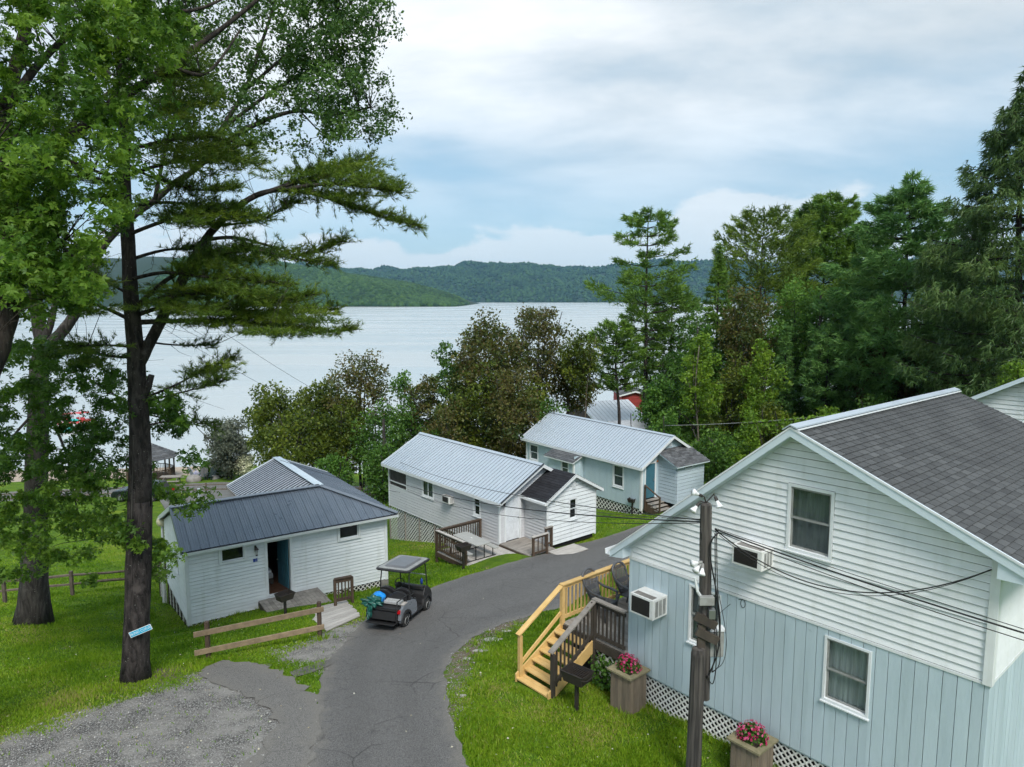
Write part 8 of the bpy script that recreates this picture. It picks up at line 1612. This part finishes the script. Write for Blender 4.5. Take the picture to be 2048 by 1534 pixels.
# taller unmown tufts at walls, posts and the lane edge
C = []
for i in range(len(ROAD_R) - 1):
    if ROAD_R[i][1] < 11: continue
    for k in range(16): t = g.uniform(); C.append((ROAD_R[i][0] * (1 - t) + ROAD_R[i + 1][0] * t + abs(g.normal(.75, .35)), ROAD_R[i][1] * (1 - t) + ROAD_R[i + 1][1] * t - abs(g.normal(.2, .25))))
for s in g.uniform(-.2, WA, 120): p = MA @ Vector((s, -abs(g.normal(.08, .10)), 0)); C.append((p.x, p.y))
for s in g.uniform(0, WJ, 60): p = MJ @ Vector((s, -abs(g.normal(.08, .08)), 0)); C.append((p.x, p.y))
for (u, v) in ((1153, 1424), (1262, 1440), (1392, 1570), (571, 1234), (417, 1316), (640, 1277), (270, 1360), (68, 1250)):
    p = gp(u, v)
    for k in range(10): C.append((p.x + g.normal(0, .22), p.y + g.normal(-.05, .2)))
C = np.array(C); C = C[np.all([sdist(C[:, 0], C[:, 1], P) < .0 for P in [ROAD, APRON]], axis=0)]
bx_ = np.repeat(C, 14, 0) + g.normal(0, .05, (len(C) * 14, 2)); m = len(bx_); zz2 = ground(bx_[:, 0], bx_[:, 1]); a = g.uniform(0, 6.28, m); ln = g.normal(0, .06, (m, 2)); hh = g.uniform(.07, .18, m)
V = np.stack([np.c_[bx_[:, 0] - np.cos(a) * .013, bx_[:, 1] - np.sin(a) * .013, zz2], np.c_[bx_[:, 0] + np.cos(a) * .013, bx_[:, 1] + np.sin(a) * .013, zz2], np.c_[bx_ + ln, zz2 + hh]], 1).reshape(-1, 3)
tag(link('tall_grass', np_mesh('tall_grass', V, np.arange(3 * m).reshape(-1, 3), M['grass'], np.clip(g.normal(.6, .2, m), 0, 1))), 'taller unmown grass tufts along walls and lane edge', 'grass', None, 'stuff')
OV = np.array([(1, 0, 0), (0, 1, 0), (-1, 0, 0), (0, -1, 0), (0, 0, .7), (0, 0, -.7)], float); OF = np.array([(0, 1, 4), (1, 2, 4), (2, 3, 4), (3, 0, 4), (1, 0, 5), (2, 1, 5), (3, 2, 5), (0, 3, 5)])
x, y = scatter(260000, -16, 1.5, 10.6, 23, 2.0); gd = np.maximum(sdist(x, y, LOT), np.maximum(sdist(x, y, VERGE), sdist(x, y, EDGE))); k = (gd + g.normal(0, .18, len(x)) > -.05) & (sdist(x, y, ROAD) < .12 * g.uniform(0, 1, len(x))) & (sdist(x, y, APRON) < .25 * g.uniform(0, 1, len(x)) ** 2); x, y = x[k][:17000], y[k][:17000]
n = len(x); s = g.uniform(.006, .016, n) * (1 + 1.0 * (g.uniform(0, 1, n) > .95)); rot = g.uniform(0, 6.28, n); V = OV[None] * s[:, None, None] * g.uniform(.7, 1.3, (n, 6, 1)); c_, s_ = np.cos(rot)[:, None], np.sin(rot)[:, None]
V = np.stack([V[:, :, 0] * c_ - V[:, :, 1] * s_, V[:, :, 0] * s_ + V[:, :, 1] * c_, V[:, :, 2]], 2) + np.c_[x, y, ground(x, y) + s * .3 + .012][:, None, :]
M['pebble'] = leafmat('pebble', S3((0.17, 0.168, 0.164), (0.33, 0.325, 0.315), (0.52, 0.51, 0.49)), 0.0, .9)
tag(link('gravel', np_mesh('gravel', V.reshape(-1, 3), (OF[None] + (np.arange(n) * 6)[:, None, None]).reshape(-1, 3), M['pebble'], np.repeat(np.clip(g.normal(.42, .24, n), 0, 1), 8))), 'loose grey gravel on the lot and lane edges', 'gravel', None, 'stuff')
x, y = scatter(2600, -17, 6, 11, 30); k = np.all([sdist(x, y, P) < -.05 for P in HOUSES], axis=0) & ((sdist(x, y, ROAD) < 0) | (g.uniform(0, 1, len(x)) < .12)); x, y = x[k][:420], y[k][:420]; n = len(x)
P = np.c_[x, y, ground(x, y) + .045]; M['litter'] = leafmat('fallen_leaf', S3((.30, .22, .10), (.42, .38, .26), (.55, .54, .46)), .1)
tag(link('fallen_leaves', leaves_mesh('fallen_leaves', P, .045, M['litter'], g, 0, .7, g.uniform(0, 1, n), .92)), 'scattered pale fallen leaves on grass and lane', 'leaves', None, 'stuff')
# ================================================================== summer haze over the lake
hz = MB().box((-7200, -1600, LAKE_Z - 6.9), (7200, 7600, 330)); hm = bpy.data.materials.new('haze_air'); hm.use_nodes = True; t = hm.node_tree; t.nodes.clear()
ho = t.nodes.new('ShaderNodeOutputMaterial'); hv = t.nodes.new('ShaderNodeVolumePrincipled'); hv.inputs['Color'].default_value = (.36, .70, 1.0, 1); hv.inputs['Density'].default_value = 0.65e-4; hv.inputs['Anisotropy'].default_value = 0.2
t.links.new(hv.outputs[0], ho.inputs['Volume']); tag(hz.build('haze', hm), 'thin blue summer haze over lake and hills', 'haze', None, 'stuff')
